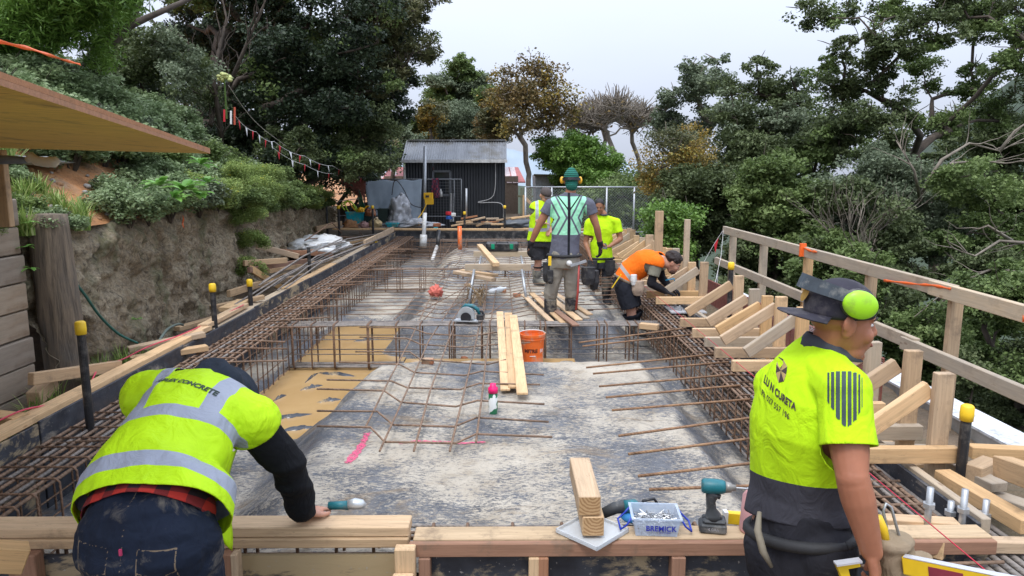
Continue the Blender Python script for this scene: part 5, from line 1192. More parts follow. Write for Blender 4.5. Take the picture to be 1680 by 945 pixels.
GR_R = 'trees and bushes in the valley on the right'
# big spreading tree top right
tree('spreading_tree', 'big spreading tree with dark limbs and clumped crown at top right', [(1340,38,34),(1388,18,22),(1400,80,30),(1468,15,36),(1350,105,28),(1468,75,40),(1535,55,44),(1600,30,50),(1655,80,48),(1430,135,40),(1510,120,45),(1385,150,30),(1590,140,42),(1665,20,45),(1555,5,45),(1480,180,42),(1550,200,36),(1630,190,36),(1340,140,20),(1700,130,50),(1720,50,50),(1440,200,40)],
     15, Py(1535, 420, 15) + V((0, 0, -2)), G_DARK, 17000, .090, 3, clump=.29, rt=.11, clumps=165, depth=3, group=GR_R, trunkpts=[Py(1545,520,15), Py(1520,330,15), Py(1500,250,15)], twigs=150, mat2=G_MID, frac2=.45, bark=BARK)
tree('olive_tree', 'pale grey green tree left of the dark right hand trees', [(1145,125,42),(1105,165,32),(1170,150,38),(1110,215,36),(1160,215,40),(1090,200,26),(1180,120,30),(1195,190,36),(1130,255,36)], 22, Py(1140, 380, 22) + V((0,0,-3)), G_GREY, 6500, .12, 5, clump=.42, rt=.16, clumps=60, group=GR_R, twigs=80, bark=BARKP)
tree('rounded_tree', 'dark rounded tree rising just right of the pale grey green tree', [(1235,130,38),(1270,155,32),(1245,102,18),(1215,190,40),(1290,200,40),(1255,230,45),(1310,160,30),(1205,150,24),(1300,130,16),(1330,210,36),(1330,260,40)], 19, Py(1260, 420, 19) + V((0,0,-3)), G_DARK, 10000, .105, 6, clump=.36, rt=.16, clumps=70, group=GR_R, twigs=60, mat2=G_GREY, frac2=.3)
under = [('broadleaf_bush', 'glossy green bush behind the end of the guardrail', [(1250,330,45),(1300,370,40),(1225,370,36),(1270,290,36),(1310,320,36),(1250,410,30),(1320,400,30)], 12.5, G_MID, 16000, .10, 11),
 ('bush', 'dark bush filling the middle of the right hand woods', grid_blobs(1190, 1420, 215, 330, 38, 14, 1), 15.5, G_DARK, 14000, .11, 12),
 ('bush', 'grey green bush below the limb of the spreading tree', grid_blobs(1370, 1540, 250, 400, 38, 14, 2), 13, G_GREY, 13000, .085, 13),
 ('bush', 'mid green bush behind the man in the dark cap', grid_blobs(1330, 1500, 330, 470, 36, 14, 3), 11.5, G_DARK, 14000, .085, 14),
 ('bush', 'dark bush at the right edge under the pale branches', grid_blobs(1530, 1720, 300, 440, 42, 14, 4), 12, G_MID, 14000, .09, 15),
 ('bush', 'deep green bush low at the right edge below the guardrail', grid_blobs(1480, 1740, 430, 640, 46, 20, 5), 10, G_DARK, 18000, .075, 16),
 ('bush', 'upper right bush behind the spreading tree', grid_blobs(1540, 1720, 200, 320, 38, 12, 6), 18, G_DARK, 9000, .12, 17),
 ('bush', 'dark bush behind the tall posts', grid_blobs(1090, 1240, 290, 430, 36, 14, 7), 15, G_DARK, 12000, .10, 18),
 ('bush', 'small light green bush left of the slim tall post', [(1100,385,22),(1115,360,18),(1105,410,20),(1090,350,14)], 12.5, G_BRIGHT, 3500, .075, 19),
 ('bush', 'dark greenery directly behind the upper guardrail', grid_blobs(1180, 1440, 400, 520, 36, 14, 8), 12, G_DARK, 12000, .085, 20),
 ('bush', 'grey twiggy greenery behind the wire fence', grid_blobs(980, 1100, 300, 400, 30, 12, 9), 22, G_MID, 9000, .12, 21),
 ('bush', 'green hedge just beyond the wire fence posts', grid_blobs(900, 1010, 320, 400, 26, 9, 10), 24, G_DARK, 6000, .13, 22),
 ('bush', 'deep shaded bush at the bottom of the valley right of the kerb wall', grid_blobs(1560, 1760, 560, 780, 50, 14, 11), 8, G_DARK, 12000, .06, 23),
 ('bush', 'leafy slope bush just beyond the kerb wall behind the near braces', grid_blobs(1440, 1640, 520, 640, 40, 12, 31), 9.5, G_MID, 9000, .075, 61),
 ('bush', 'leafy slope bush at the right edge between the two rails', grid_blobs(1600, 1760, 480, 620, 46, 12, 32), 7.6, G_MID, 9000, .06, 62),
 ('bush', 'dark slope bush low behind the guardrail middle post', grid_blobs(1300, 1500, 440, 560, 36, 12, 33), 10.5, G_DARK, 9000, .08, 63),
 ('bush', 'dark back row bush high behind the glossy bush', grid_blobs(1180, 1400, 180, 300, 40, 12, 12), 24, G_DARK, 9000, .15, 24),
 ('bush', 'dark back row bush behind the grey green bush', grid_blobs(1400, 1700, 230, 420, 55, 16, 13), 20, G_DARK, 13000, .14, 25)]
for nm, lab, bl, Y, mt, nl, lf, sd_ in under:
    ax_ = sum(b[0] for b in bl)/len(bl); ay = max(b[1] for b in bl); f = Py(ax_, ay + 60, Y)
    tree(nm, lab, bl, Y, f, mt, nl, lf, sd_, clump=.026*Y + .05, rt=.07, clumps=55, depth=1.6, cat='bush', group=GR_R, twigs=25, mat2=G_MID if mt is G_DARK else None, frac2=.22)
# bare pale branches
def branches(name, label, strokes, Y, mat, group=None, r=.03, tw=6, seed=0, cat='branch'):
    rr = random.Random(seed); m = MB()
    for q in strokes:
        P_ = [Py(x, y, Y + .3*math.sin(x)) for x, y in q]; n = len(P_); m.tube(P_, [r*(1 - .8*i/(n-1)) for i in range(n)], 6)
        for _ in range(tw):
            k = rr.randrange(n-1); a = P_[k].lerp(P_[k+1], rr.random()); d = (P_[k+1]-P_[k]).normalized(); p = [a]
            for j in range(5): d = (d + V((rr.uniform(-.5, .5), rr.uniform(-.4, .4), rr.uniform(-.35, .5)))).normalized(); p.append(p[-1] + d*.14*Y/12)
            m.tube(p, [r*.35, r*.3, r*.22, r*.15, r*.1, r*.06], 4)
    return m.build(name, mat, smooth=True, label=label, cat=cat, group=group)
branches('bare_branch', 'pale bare limbs arching out to the right edge below the spreading tree', [[(1510,320),(1530,285),(1560,268),(1610,264),(1650,268),(1700,262)],[(1520,300),(1545,262),(1590,235),(1640,248),(1690,222)],[(1640,248),(1665,215),(1700,190)],[(1510,330),(1500,280),(1470,230)]], 11.5, BARKP, r=.032, tw=6, seed=2)
branches('bare_shrub', 'pale leafless twiggy shrub behind the guardrail', [[(1420,440),(1400+dx, 380),(1405+dx*2, 330+abs(dx)*.4)] for dx in (-40,-28,-16,-6,6,16,28,40)], 10.8, BARKP, r=.018, tw=14, seed=3, cat='shrub')
branches('bare_branch', 'grey bare branches low at the right edge below the top rail', [[(1700,400),(1640,395),(1600,420),(1570,410)],[(1690,450),(1630,440),(1560,470),(1500,520)],[(1660,395),(1620,370),(1590,380)]], 9.0, BARKP, r=.025, tw=6, seed=4)
# middle distance
GM = 'trees standing behind the shed and the wire fence'
tree('autumn_tree', 'yellow and orange leaved tree behind the tall posts', [(1130,250,30),(1090,265,24),(1155,285,26),(1120,300,26),(1100,235,18),(1165,310,22),(1085,300,20),(1140,225,14)], 16, Py(1125, 440, 16), G_OLIVE, 5000, .07, 31, clump=.42, rt=.05, clumps=55, mat2=G_YEL, frac2=.34, group=GM, twigs=60, bark=BARKP)
tree('green_tree', 'bright green rounded tree beyond the fence behind the beanie man', [(960,255,34),(925,262,30),(990,275,32),(945,235,22),(1000,300,28),(930,295,30),(965,300,36),(905,250,18)], 26, Py(960, 370, 26), G_BRIGHT, 15000, .12, 32, clump=.5, rt=.14, clumps=60, group=GM)
tree('autumn_tree', 'tall sparse yellow brown tree beside the right end of the shed', [(870,120,22),(835,130,18),(900,130,22),(860,160,26),(910,165,22),(830,165,18),(890,200,26),(850,200,22),(925,190,16),(868,98,10),(940,165,12)], 25, Py(868, 330, 25), G_BROWN, 2400, .15, 33, clump=.6, rt=.10, clumps=95, trunkpts=[Py(868, 330, 25), Py(868, 285, 25)], group=GM, twigs=220, mat2=G_YEL, frac2=.3, bark=BARKP)
tree('conifer', 'dark conifer rising above the shed roof', [(763,105,15),(752,125,20),(775,130,20),(740,150,22),(770,160,26),(722,130,12),(720,155,18),(735,185,26),(775,190,24),(800,160,14)], 34, Py(760, 290, 34), G_MID, 11000, .17, 34, clump=.6, rt=.2, clumps=70, group=GM, mat2=G_GREY, frac2=.3)
tree('bushy_tree', 'grey green bushy tree just behind the shed roof', [(745,205,26),(775,215,26),(720,215,24),(800,210,20),(700,225,18),(760,185,20)], 30, Py(760, 300, 30), G_GREY, 9000, .14, 35, clump=.55, rt=.16, clumps=50, group=GM)
tree('autumn_tree', 'yellowing tree left of the conifer above the shed', [(708,182,16),(700,200,16),(695,220,14),(722,178,12)], 28, Py(705, 290, 28), G_OLIVE, 2600, .13, 36, clump=.45, rt=.1, clumps=26, group=GM, mat2=G_YEL, frac2=.3)
tree('autumn_tree', 'brown olive tree between the conifer and the sparse yellow tree', [(815,170,18),(805,200,20),(825,215,20),(800,225,16),(812,150,12)], 27.5, Py(812, 290, 27.5), G_OLIVE, 5500, .13, 37, clump=.45, rt=.1, clumps=36, group=GM, mat2=G_BROWN, frac2=.5)
tree('small_tree', 'small green tree left of the shed between the big trees', [(640,205,16),(655,220,14),(630,225,14),(668,205,10),(645,240,14)], 30, Py(645, 300, 30), G_MID, 3500, .14, 38, clump=.45, rt=.1, clumps=26, group=GM)
tree('small_tree', 'pale feathery tree at the left end of the shed', [(685,235,12),(676,220,10),(640,260,12),(655,250,12)], 27, Py(680, 300, 27), G_GREY, 2200, .12, 39, clump=.4, rt=.08, clumps=20, group=GM)
for i, (px, py, w) in enumerate([(1012, 190, 34), (955, 205, 22), (1048, 200, 20), (985, 190, 20)]):
    tree('bare_tree', ['widest grey leafless tree beyond the wire fence', 'small leafless tree right of the sparse yellow tree', 'leafless tree touching the pale grey green tree', 'leafless tree in the middle of the bare group'][i], [(px + dx*w*.8, py - w*.3 + abs(dx)*w*.5, w*.6) for dx in (-1, -.5, 0, .5, 1)], 31 + i, Py(px, 330, 31 + i), G_BROWN, 260, .1, 40+i, clump=.4, rt=.10, clumps=70, trunkpts=[Py(px, 330, 31+i), Py(px, 262, 31+i)], group='leafless grey trees beyond the wire fence', twigs=420, bark=BARKP)
# left side: big dark tree and friends
tree('big_tree', 'huge dark evergreen tree filling the top left behind the bank', grid_blobs(300, 640, -60, 250, 60, 46, 21, lambda x, y: y < 250 and not (x < 330 and y > 60)) + grid_blobs(440, 600, 150, 290, 36, 12, 22), 18, V((-7.2, 18, 1.8)), leafmat('leaf_deep', [(0, (.016, .028, .016)), (.5, (.038, .060, .030)), (1, (.085, .12, .065))], .2, .55), 48000, .115, 51, clump=.55, rt=.24, clumps=240, depth=5, trunkpts=[(-7.6, 17.6, 1.0), (-7.3, 17.8, 3.4), (-6.9, 18, 5.0)], twigs=120, mat2=G_MID, frac2=.12)
tree('big_tree', 'dense dark tree behind the bunting, left of the bigger evergreen', grid_blobs(330, 520, 60, 240, 34, 22, 41), 21, V((-8.6, 21, 1.5)), G_DARK, 15000, .12, 58, clump=.6, rt=.14, clumps=80)
tree('scrub_tree', 'dark scrub far behind the pale flower stalk', grid_blobs(190, 400, 70, 210, 30, 16, 42), 23, V((-11, 23, 1.5)), G_DARK, 11000, .12, 59, clump=.6, rt=.10, clumps=60)
tree('willowy_tree', 'olive feathery tree overhanging right of the huge dark tree', grid_blobs(570, 705, -40, 120, 34, 16, 23, lambda x, y: x < 640 or y < 95) + [(650,110,20),(690,85,18),(600,150,26),(640,150,16)], 19, V((-5.0, 19.5, 1.0)), G_OLIVE, 9000, .085, 52, clump=.42, rt=.14, clumps=80, trunkpts=[(-6.0, 19.6, .8), (-5.2, 19.3, 3.5)], twigs=420, elong=3.2)
tree('bush', 'dark green bush at the foot of the huge tree above the bunting', grid_blobs(440, 620, 190, 280, 28, 14, 24), 16.5, V((-5.2, 16.5, 1.2)), G_DARK, 9000, .09, 53, clump=.4, rt=.08, clumps=50, cat='bush', mat2=G_MID, frac2=.3)
tree('bush', 'green bush at the far end of the bank by the netting', grid_blobs(560, 650, 230, 290, 18, 9, 25), 22, V((-5.2, 22, .8)), G_MID, 5000, .11, 54, clump=.4, rt=.06, clumps=30, cat='bush')
tree('feathery_tree', 'bright feathery green tree in the top left corner', grid_blobs(-40, 160, -70, 50, 40, 16, 26), 9.5, V((-8.2, 9.5, 3)), G_BRIGHT, 22000, .05, 55, clump=.40, rt=.08, clumps=80, cat='tree', elong=5, flat=1.0)
tree('scrub_tree', 'dim leafy scrub behind the slanting trunk at top left', grid_blobs(150, 380, 60, 150, 32, 14, 27), 13.5, V((-8.5, 13.5, 3)), G_DARK, 9000, .085, 56, clump=.42, rt=.07, clumps=50, mat2=G_GREY, frac2=.3)
m = MB(); P_ = [Py(150, 120, 11), Py(178, 62, 11), Py(195, 40, 11), Py(215, 12, 11), Py(232, -40, 11)]; m.tube(P_, [.16, .14, .17, .12, .11], 10); m.tube([Py(185, 55, 11), Py(240, 30, 11.5), Py(330, -10, 12)], [.07, .05, .03], 7)
m.build('leaning_trunk', BARK, smooth=True, label='gnarled dark trunk leaning across the sky at top left', cat='tree')
branches('bare_branch', 'bare twigs hanging in front of the huge dark tree', [[(365,250),(350,120),(372,30),(360,-20)],[(372,150),(410,60),(440,-10)],[(365,190),(320,90),(250,40)],[(345,205),(360,150),(355,80)]], 14.5, BARK, r=.05, tw=12, seed=9)

# ---- hillside shrubs: five leafy domes copied along the bank ----
def dome(seed, mat, n=6500, leaf=.034, h=.5, elong=1.5):
    r = np.random.default_rng(seed); C = []; LV = []
    for i in range(26):
        a = r.uniform(0, 6.28); q = r.random()**.5*.42; c = np.array([q*math.cos(a), q*math.sin(a), h*(.25 + .75*r.random()*(1 - q))]); k = n//26
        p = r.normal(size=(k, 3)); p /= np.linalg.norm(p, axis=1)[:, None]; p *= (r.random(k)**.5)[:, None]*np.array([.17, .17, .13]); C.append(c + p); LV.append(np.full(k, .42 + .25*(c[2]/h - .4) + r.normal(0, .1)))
    return leaves('foliage', np.concatenate(C), leaf, mat, seed, elong, lvb=np.concatenate(LV), up=.8)
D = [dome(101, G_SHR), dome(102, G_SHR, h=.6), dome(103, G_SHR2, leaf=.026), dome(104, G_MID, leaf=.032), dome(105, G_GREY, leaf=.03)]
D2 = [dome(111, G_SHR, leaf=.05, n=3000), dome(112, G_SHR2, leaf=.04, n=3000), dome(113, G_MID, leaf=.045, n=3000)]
stem = MB(); rr = random.Random(1)
for i in range(12): a = rr.uniform(0, 6.28); stem.tube([(0, 0, -.1), (.15*math.cos(a), .15*math.sin(a), .25), (.32*math.cos(a), .32*math.sin(a), .45)], [.012, .008, .004], 4)
stem = stem.mesh('stems', BARK)
rr = random.Random(77); nS = 0
words = ['leafy', 'dense', 'loose', 'spreading', 'low', 'tufted', 'tangled']; hues = {0: 'blue green', 1: 'blue green', 2: 'yellow flecked', 3: 'dark green', 4: 'grey green'}
spots = []
Y = 3.4
while Y < 21:
    s = -.12
    while s < 3.6:
        spots.append((Y + rr.uniform(-.2, .2), s + rr.uniform(-.1, .15), s)); s += .42 + s*.12
    Y += .42 + Y*.018
ROWS = {}
for (Y, s, s0) in spots:
    if nS >= 295: break
    x = Xw(max(3, Y)) - .15 - s
    if 5.75 < Y < 7.6 and s < 2.2 and (s < (Y - 5.55)*1.25 + .35 and s > (Y-6.6)*1.4): continue  # bare clay slip
    p = Vector((x, Y, hill_z(max(s, 0), max(3, Y)) - .04))
    sc = (.62 + .22*min(s, 1.6) + rr.uniform(-.08, .2)) * (1.0 if Y < 8 else 1.1)
    if Y < 5.9: sc *= .55
    k = rr.choice([0, 1, 4, 1] if (s > .9 or Y < 9) else [2, 2, 0, 3]) if Y < 14 else None
    if Y < 5.9: k = rr.choice([3, 2, 0])
    kind_ = hues[k] if k is not None else ['blue green', 'yellow flecked', 'dark green'][nS % 3]
    me = D[k] if k is not None else D2[nS % 3]
    row_ = ROWS.setdefault(round(s0, 2), [0, len(ROWS)]); row_[0] += 1
    zone = 'near the plywood sheet' if Y < 6 else 'by the bare clay slip' if Y < 8.5 else 'along the middle of the bank' if Y < 13 else 'along the far end of the bank'
    t = thing('bank_shrub', '%s shrub on the bank, row %d above the wall, %s from the near end' % (kind_, row_[1] + 1, ORD[row_[0]-1]), 'shrub', p, rr.uniform(0, 6.28), group='%s shrubs %s' % (kind_, zone))
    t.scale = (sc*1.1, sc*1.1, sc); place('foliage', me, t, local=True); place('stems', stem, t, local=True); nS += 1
# trailing plants over the wall face
for i, (px, py, Yw) in enumerate([(470,345,13.2),(505,345,15.5),(530,330,17.5),(360,345,8.9),(428,300,11),(385,300,9.5),(395,340,9.6),(405,370,9.7),(410,410,9.7),(440,300,11.5),(452,330,12),(340,330,8.4),(430,350,11),(398,455,9.4),(420,320,10.5),(470.5,320,13.2),(500,325,15)]):
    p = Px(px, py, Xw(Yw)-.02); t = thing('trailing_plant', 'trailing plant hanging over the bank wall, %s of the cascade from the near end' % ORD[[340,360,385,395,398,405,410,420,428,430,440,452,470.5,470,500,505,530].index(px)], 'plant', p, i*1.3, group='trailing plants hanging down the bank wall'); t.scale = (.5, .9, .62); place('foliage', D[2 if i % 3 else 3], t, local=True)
# grass tufts
def tuft(seed, n=70, h=.3, w=.008):
    rr = random.Random(seed); m = MB(); lv = []
    for i in range(n):
        a = rr.uniform(0, 6.28); L = h*rr.uniform(.5, 1.2); ln = rr.uniform(.1, .75); b = V((rr.uniform(-.05, .05), rr.uniform(-.05, .05), 0)); d = V((math.cos(a), math.sin(a), 0)); s_ = V((-d.y, d.x, 0))*w; g_ = rr.uniform(.1, 1); vs = []
        for j in range(5):
            u = j/4; p = b + d*L*ln*u**1.6 + V((0, 0, L*(u - .45*ln*u*u*u))); ww = (1-u)**.7 + .05; vs += [p - s_*ww, p + s_*ww]; lv += [g_]*2
        m.add(vs, [(2*j, 2*j+1, 2*j+3, 2*j+2) for j in range(4)])
    me = m.mesh('blades', G_GRASS); a = me.attributes.new('lv', 'FLOAT', 'POINT'); a.data.foreach_set('value', lv); return me
TU = [tuft(1), tuft(2, 60, .42, .009), tuft(3, 90, .22)]
rr = random.Random(5)
TUFY = {}
for i in range(58):
    if i < 38: Y = rr.uniform(3.6, 6.4); s = rr.uniform(-.08, .9); p = V((Xw(Y) - .12 - s, Y, hill_z(max(0, s), Y) - .03)); w_ = 'on the bank top beside the round post'
    elif i < 48: Y = rr.uniform(5.2, 6.3); p = V((-3.30 + rr.uniform(-.12, .1), Y, .02)); w_ = 'at the foot of the bank behind the round post'
    else: Y = rr.uniform(3.6, 5.2); p = V((-3.25 + rr.uniform(-.15, .12), Y, .0)); w_ = 'at the foot of the sleeper wall'
    TUFY[w_] = TUFY.get(w_, 0) + 1
    t = thing('grass_tuft', 'long bladed grass tuft %s, number %s to spring up' % (w_, ORD[TUFY[w_]-1]) if 0 else 'long bladed grass tuft %s' % w_, 'grass', p, rr.uniform(0, 6), group='grass tufts %s' % w_); t.scale = (1.0,)*3 if i < 38 else (.7,)*3; place('blades', TU[i % 3], t, local=True)
for i in range(30):
    Y = rr.uniform(3.9, 6.2); s_ = rr.uniform(-.05, 1.3); p = V((Xw(Y) - .12 - s_, Y, hill_z(max(0, s_), Y) - .05)); t = thing('weed', 'small leafy weed among the grass above the sleeper wall, %s planted from the left corner' % ORD[i] if 0 else 'small leafy weed among the grass above the sleeper wall', 'weed', p, rr.uniform(0, 6), group='small weeds among the grass above the sleeper wall')
    k_ = rr.uniform(.30, .50); t.scale = (k_, k_, k_*.9); place('foliage', D[[2, 3, 0][i % 3]], t, local=True)
tree('bush', 'dark bush behind the clutter at the far end of the bank', grid_blobs(560, 610, 265, 310, 16, 7, 35), 22.5, V((-5.0, 22.5, .2)), G_DARK, 3500, .11, 57, clump=.4, rt=.05, clumps=24, cat='bush')
# broad leaved sprout on the bank
def rosette(p, n, L, label, seed=0, tilt=.5):
    rr = random.Random(seed); t = thing('broadleaf_plant', label, 'plant', p)
    for k in range(n):
        a = rr.uniform(0, 6.28); e = rr.uniform(.1, 1.0)*tilt; l = L*rr.uniform(.7, 1.15); d = V((math.cos(a)*math.cos(e), math.sin(a)*math.cos(e), math.sin(e))); s_ = V((-math.sin(a), math.cos(a), 0)); m = MB(); vs = []
        for j in range(7):
            u = j/6; ww = L*.20*math.sin(math.pi*min(1, u*.93 + .04))**.8; c = d*l*u + V((0, 0, -.35*l*u*u)); vs += [c - s_*ww + V((0, 0, ww*.3)), c, c + s_*ww + V((0, 0, ww*.3))]
        m.add(vs, [(3*j+q, 3*j+3+q, 3*j+4+q, 3*j+1+q) for j in range(6) for q in (0, 1)]); me = m.mesh('leaf', G_BIG, True); at = me.attributes.new('lv', 'FLOAT', 'POINT'); at.data.foreach_set('value', [rr.uniform(.3, .9)]*len(me.vertices)); place('leaf', me, t, local=True)
    return t
for i, (px, py, n, L) in enumerate([(262, 305, 11, .20), (300, 312, 13, .24), (330, 270, 10, .20), (325, 320, 11, .22), (285, 325, 10, .18), (340, 300, 9, .18)]):
    rosette(Px(px, py, -3.28), n, L, ['broad leaved sprout, left one', 'largest broad leaved sprout in the middle', 'topmost broad leaved sprout', 'broad leaved sprout low on the right', 'lowest broad leaved sprout', 'broad leaved sprout at the right'][i] + ' of the bright group hanging over the bank wall', i, .9)
rosette(Px(223, 525, -3.44), 8, .07, 'small fern like weed growing out of the bank wall', 9, 1.2)
for i, (px, py) in enumerate([(48, 365), (42, 405), (50, 440)]): rosette(Px(px, py, -3.42), 5, .07, ['upper', 'middle', 'lower'][i] + ' ivy leaves creeping down the sleeper wall', 20+i, .6)
# flower stalk
t = thing('flower_stalk', 'pale yellow green flower head on a tall stalk above the shrubs', 'plant', Py(372, 190, 9.3)); m = MB(); m.tube([Py(372, 195, 9.3), Py(370, 160, 9.3), Py(368, 128, 9.3)], .012, 6); m.build('stem', G_GRASS, t)
m = MB(); rr = random.Random(2)
for i in range(18): m.ell(Py(368 + rr.uniform(-10, 10), 126 + rr.uniform(-7, 6), 9.3 + rr.uniform(-.08, .08)), (.03, .03, .022), None, 8, 5)
m.build('flower_head', simple('pale_flower', (.42, .45, .18), .8), t, smooth=True)
# pampas plume
m = MB(); rr = random.Random(8)
for i in range(60): a = Py(638, 262, 22) + V((0, 0, 0)); m.tube([a, a + V((rr.uniform(-.15, .15), 0, .3)), a + V((rr.uniform(-.5, .35), rr.uniform(-.1, .1), rr.uniform(.35, .75)))], [.02, .016, .006], 4)
m.build('pampas_plume', simple('straw', (.5, .4, .26), .9), label='straw coloured pampas plume left of the shed', cat='plant')
# red clay gravel streak on the slip
lump('gravel_streak', V((Xw(6.3) - .9, 6.5, hill_z(.9, 6.5) - .02)), (.25, .7, .05), simple('grey_gravel', (.3, .29, .28), .9, bump=.8), seed=3, amp=.4, kind='stuff', label='grey gravel streak in the clay slip', cat='gravel')

rr = random.Random(31); STONE = simple('clod', (.36, .20, .10), .9, var=.4, scale=9, bump=.8); STG = simple('grey_stone', (.32, .31, .29), .9, var=.3, scale=9, bump=.8)
mc = MB()
for i in range(150):
    Y = rr.uniform(5.6, 7.6); s_ = rr.uniform(0, 1.7); r_ = rr.uniform(.012, .04); mc.mi = 0 if rr.random() < .6 else 1
    mc.ell(V((Xw(Y) - .12 - s_, Y, hill_z(s_, Y) + r_*.3)), (r_, r_*rr.uniform(.7, 1.2), r_*.7), Matrix.Rotation(rr.uniform(0, 3), 3, 'Z'), 7, 5)
mc.build('clods', [STONE, STG], kind='stuff', label='loose clods and stones scattered over the bare clay slip', cat='stones')
# ======================= PEOPLE =======================
def skin_mat(name, c):
    n = NM(name, .5, spec=.35); f = n.noise(n.vec(), 9, 6, .6); n.col(n.ramp(f, [(.3, tuple(x*.82 for x in c)), (.6, c), (.8, tuple(min(1, x*1.15) for x in c))]))
    n.b.inputs['Subsurface Weight'].default_value = .08; n.b.inputs['Subsurface Radius'].default_value = (.02, .008, .004); n.b.inputs['Subsurface Scale'].default_value = .3
    n.bump(n.noise(n.vec(), 90, 3), .12, .002); return n.m
def cloth_mat(name, c, stain=None, stn=.5, c2=None, attr=None, c3=None, rough=.85, weave=260, attr2=None, c4=None):
    n = NM(name, rough, spec=.2); f = n.noise(n.vec(), 5, 6, .6); cc = n.ramp(f, [(.3, tuple(x*.86 for x in c)), (.7, tuple(min(1, x*1.08) for x in c))])
    if stain: cc = n.mix(n.mr(n.noise(n.vec(), 6, 9, .72, .6), stn, stn+.12, 0, .75), cc, stain)
    if attr: cc = n.mix(n.math('GREATER_THAN', n.attr(attr), 0.0), cc, c3)
    if attr2: cc = n.mix(n.math('GREATER_THAN', n.attr(attr2), 0.0), cc, c4)
    n.col(cc); fo = n.noise(n.vec((1, 1, .7)), 11, 3, .5, 1.6); n.bump(n.math('MULTIPLY_ADD', n.noise(n.vec(), weave, 2), .04, fo), .55, .022); return n.m
SK1 = skin_mat('tan_skin', (.36, .165, .095)); SK2 = skin_mat('brown_skin', (.34, .16, .09)); SK3 = skin_mat('light_skin', (.55, .29, .20)); SK4 = skin_mat('sunburnt_skin', (.40, .165, .095))
LIME = (.50, .80, .012)
EYEW = simple('eye_white', (.7, .68, .65), .3, var=.02); EYEB = simple('eye_dark', (.02, .012, .01), .2, var=.02); LIP = simple('lips', (.28, .10, .08), .5, var=.05)
HAIRB = simple('black_hair', (.012, .010, .010), .6, var=.5, scale=60, bump=1)
def basis(fwd, up):
    f = V(fwd).normalized(); u = V(up); r = f.cross(u).normalized(); u = r.cross(f).normalized()
    return Matrix((r, f, u)).transposed()     # columns: right, forward, up
def head_prims(m, c, fwd, up, sc=1.0):
    Bm = basis(fwd, up); c = V(c)
    def P(x, y, z): return c + Bm @ (V((x, y, z))*sc)
    def E(x, y, z, a, b, h, rot=None): m.ell(P(x, y, z), (a*sc, b*sc, h*sc), Bm if rot is None else Bm @ rot, 16, 12)
    E(0, -.008, .035, .076, .097, .085); E(0, .028, -.02, .066, .066, .088); E(0, .040, -.085, .050, .048, .038); E(0, .074, -.102, .022, .020, .018)
    E(0, .078, .022, .050, .018, .013); E(-.036, .066, -.032, .026, .026, .026); E(.036, .066, -.032, .026, .026, .026); E(0, .07, -.06, .036, .03, .03)
    m.chain([P(0, .090, .008), P(0, .106, -.024)], [.008*sc, .013*sc], 10); E(-.011, .098, -.029, .009, .010, .008); E(.011, .098, -.029, .009, .010, .008)
    E(0, .094, -.056, .023, .011, .0065); E(0, .092, -.068, .020, .011, .0075)
    for s in (-1, 1):
        E(s*.078, -.002, -.008, .011, .021, .034, Matrix.Rotation(R(-12), 3, 'X')); E(s*.085, -.010, .004, .008, .019, .026, Matrix.Rotation(R(s*25), 3, 'Z'))
    return P, Bm
def face_parts(parent, P, Bm, sc=1.0, brow=True):
    for s in (-1, 1):
        m = MB(); m.ell(P(s*.031, .0765, .003), (.0115*sc, .010*sc, .0065*sc), Bm, 12, 8); o = m.build('eye', EYEW, parent, smooth=True)
        m = MB(); m.ell(P(s*.031, .0838, .003), (.006*sc, .004*sc, .006*sc), Bm, 10, 6); m.build('iris', EYEB, o, smooth=True)
        if brow: m = MB(); m.tube([P(s*.012, .096, .020), P(s*.030, .094, .027), P(s*.052, .078, .020)], [.003*sc, .004*sc, .002*sc], 6); m.build('eyebrow', HAIRB, parent, smooth=True)
    m = MB(); m.ell(P(0, .1015, -.0615), (.021*sc, .005*sc, .007*sc), Bm, 14, 8); m.build('lips', LIP, parent, smooth=True)
def hand_prims(m, w, d, pn, curl=.4, sc=1.0, thumb=1, spread=1.0, thin=1.0):
    """w wrist, d hand direction, pn palm normal (the way fingers curl), thumb: +1/-1 side"""
    d = V(d).normalized(); pn = V(pn); pn = (pn - d*pn.dot(d)).normalized(); s = d.cross(pn)*thumb; w = V(w)
    for k in range(4):
        o = (k - 1.5)*.019*sc*spread; a = w + d*.012*sc + s*o*-.6; b = w + d*.088*sc - s*o*1.0; m.chain([a, b], [.015*sc, .0135*sc], 10)
        L = [.070, .082, .076, .060][k]*sc; p = b; dd = V(d) - s*o*3.0; dd.normalize(); pts = [p]; 
        for j in range(3):
            ang = curl*(.5 + .45*j); q = Matrix.Rotation(ang, 3, d.cross(pn).normalized()); dd = (q @ dd).normalized(); pts.append(pts[-1] + dd*L*[.45, .32, .23][j])
        m.chain(pts, [.0105*sc*thin, .0095*sc*thin, .0085*sc*thin, .0072*sc*thin], 10)
    t0 = w + d*.025*sc + s*.024*sc; t1 = t0 + (d*.6 + s*.75 + pn*.2).normalized()*.042*sc; t2 = t1 + (d*.9 + s*.25 + pn*.35*curl).normalized()*.030*sc; t3 = t2 + (d*.95 + pn*.5*curl).normalized()*.024*sc
    m.chain([t0, t1, t2, t3], [.017*sc, .013*sc, .011*sc, .009*sc], 10)
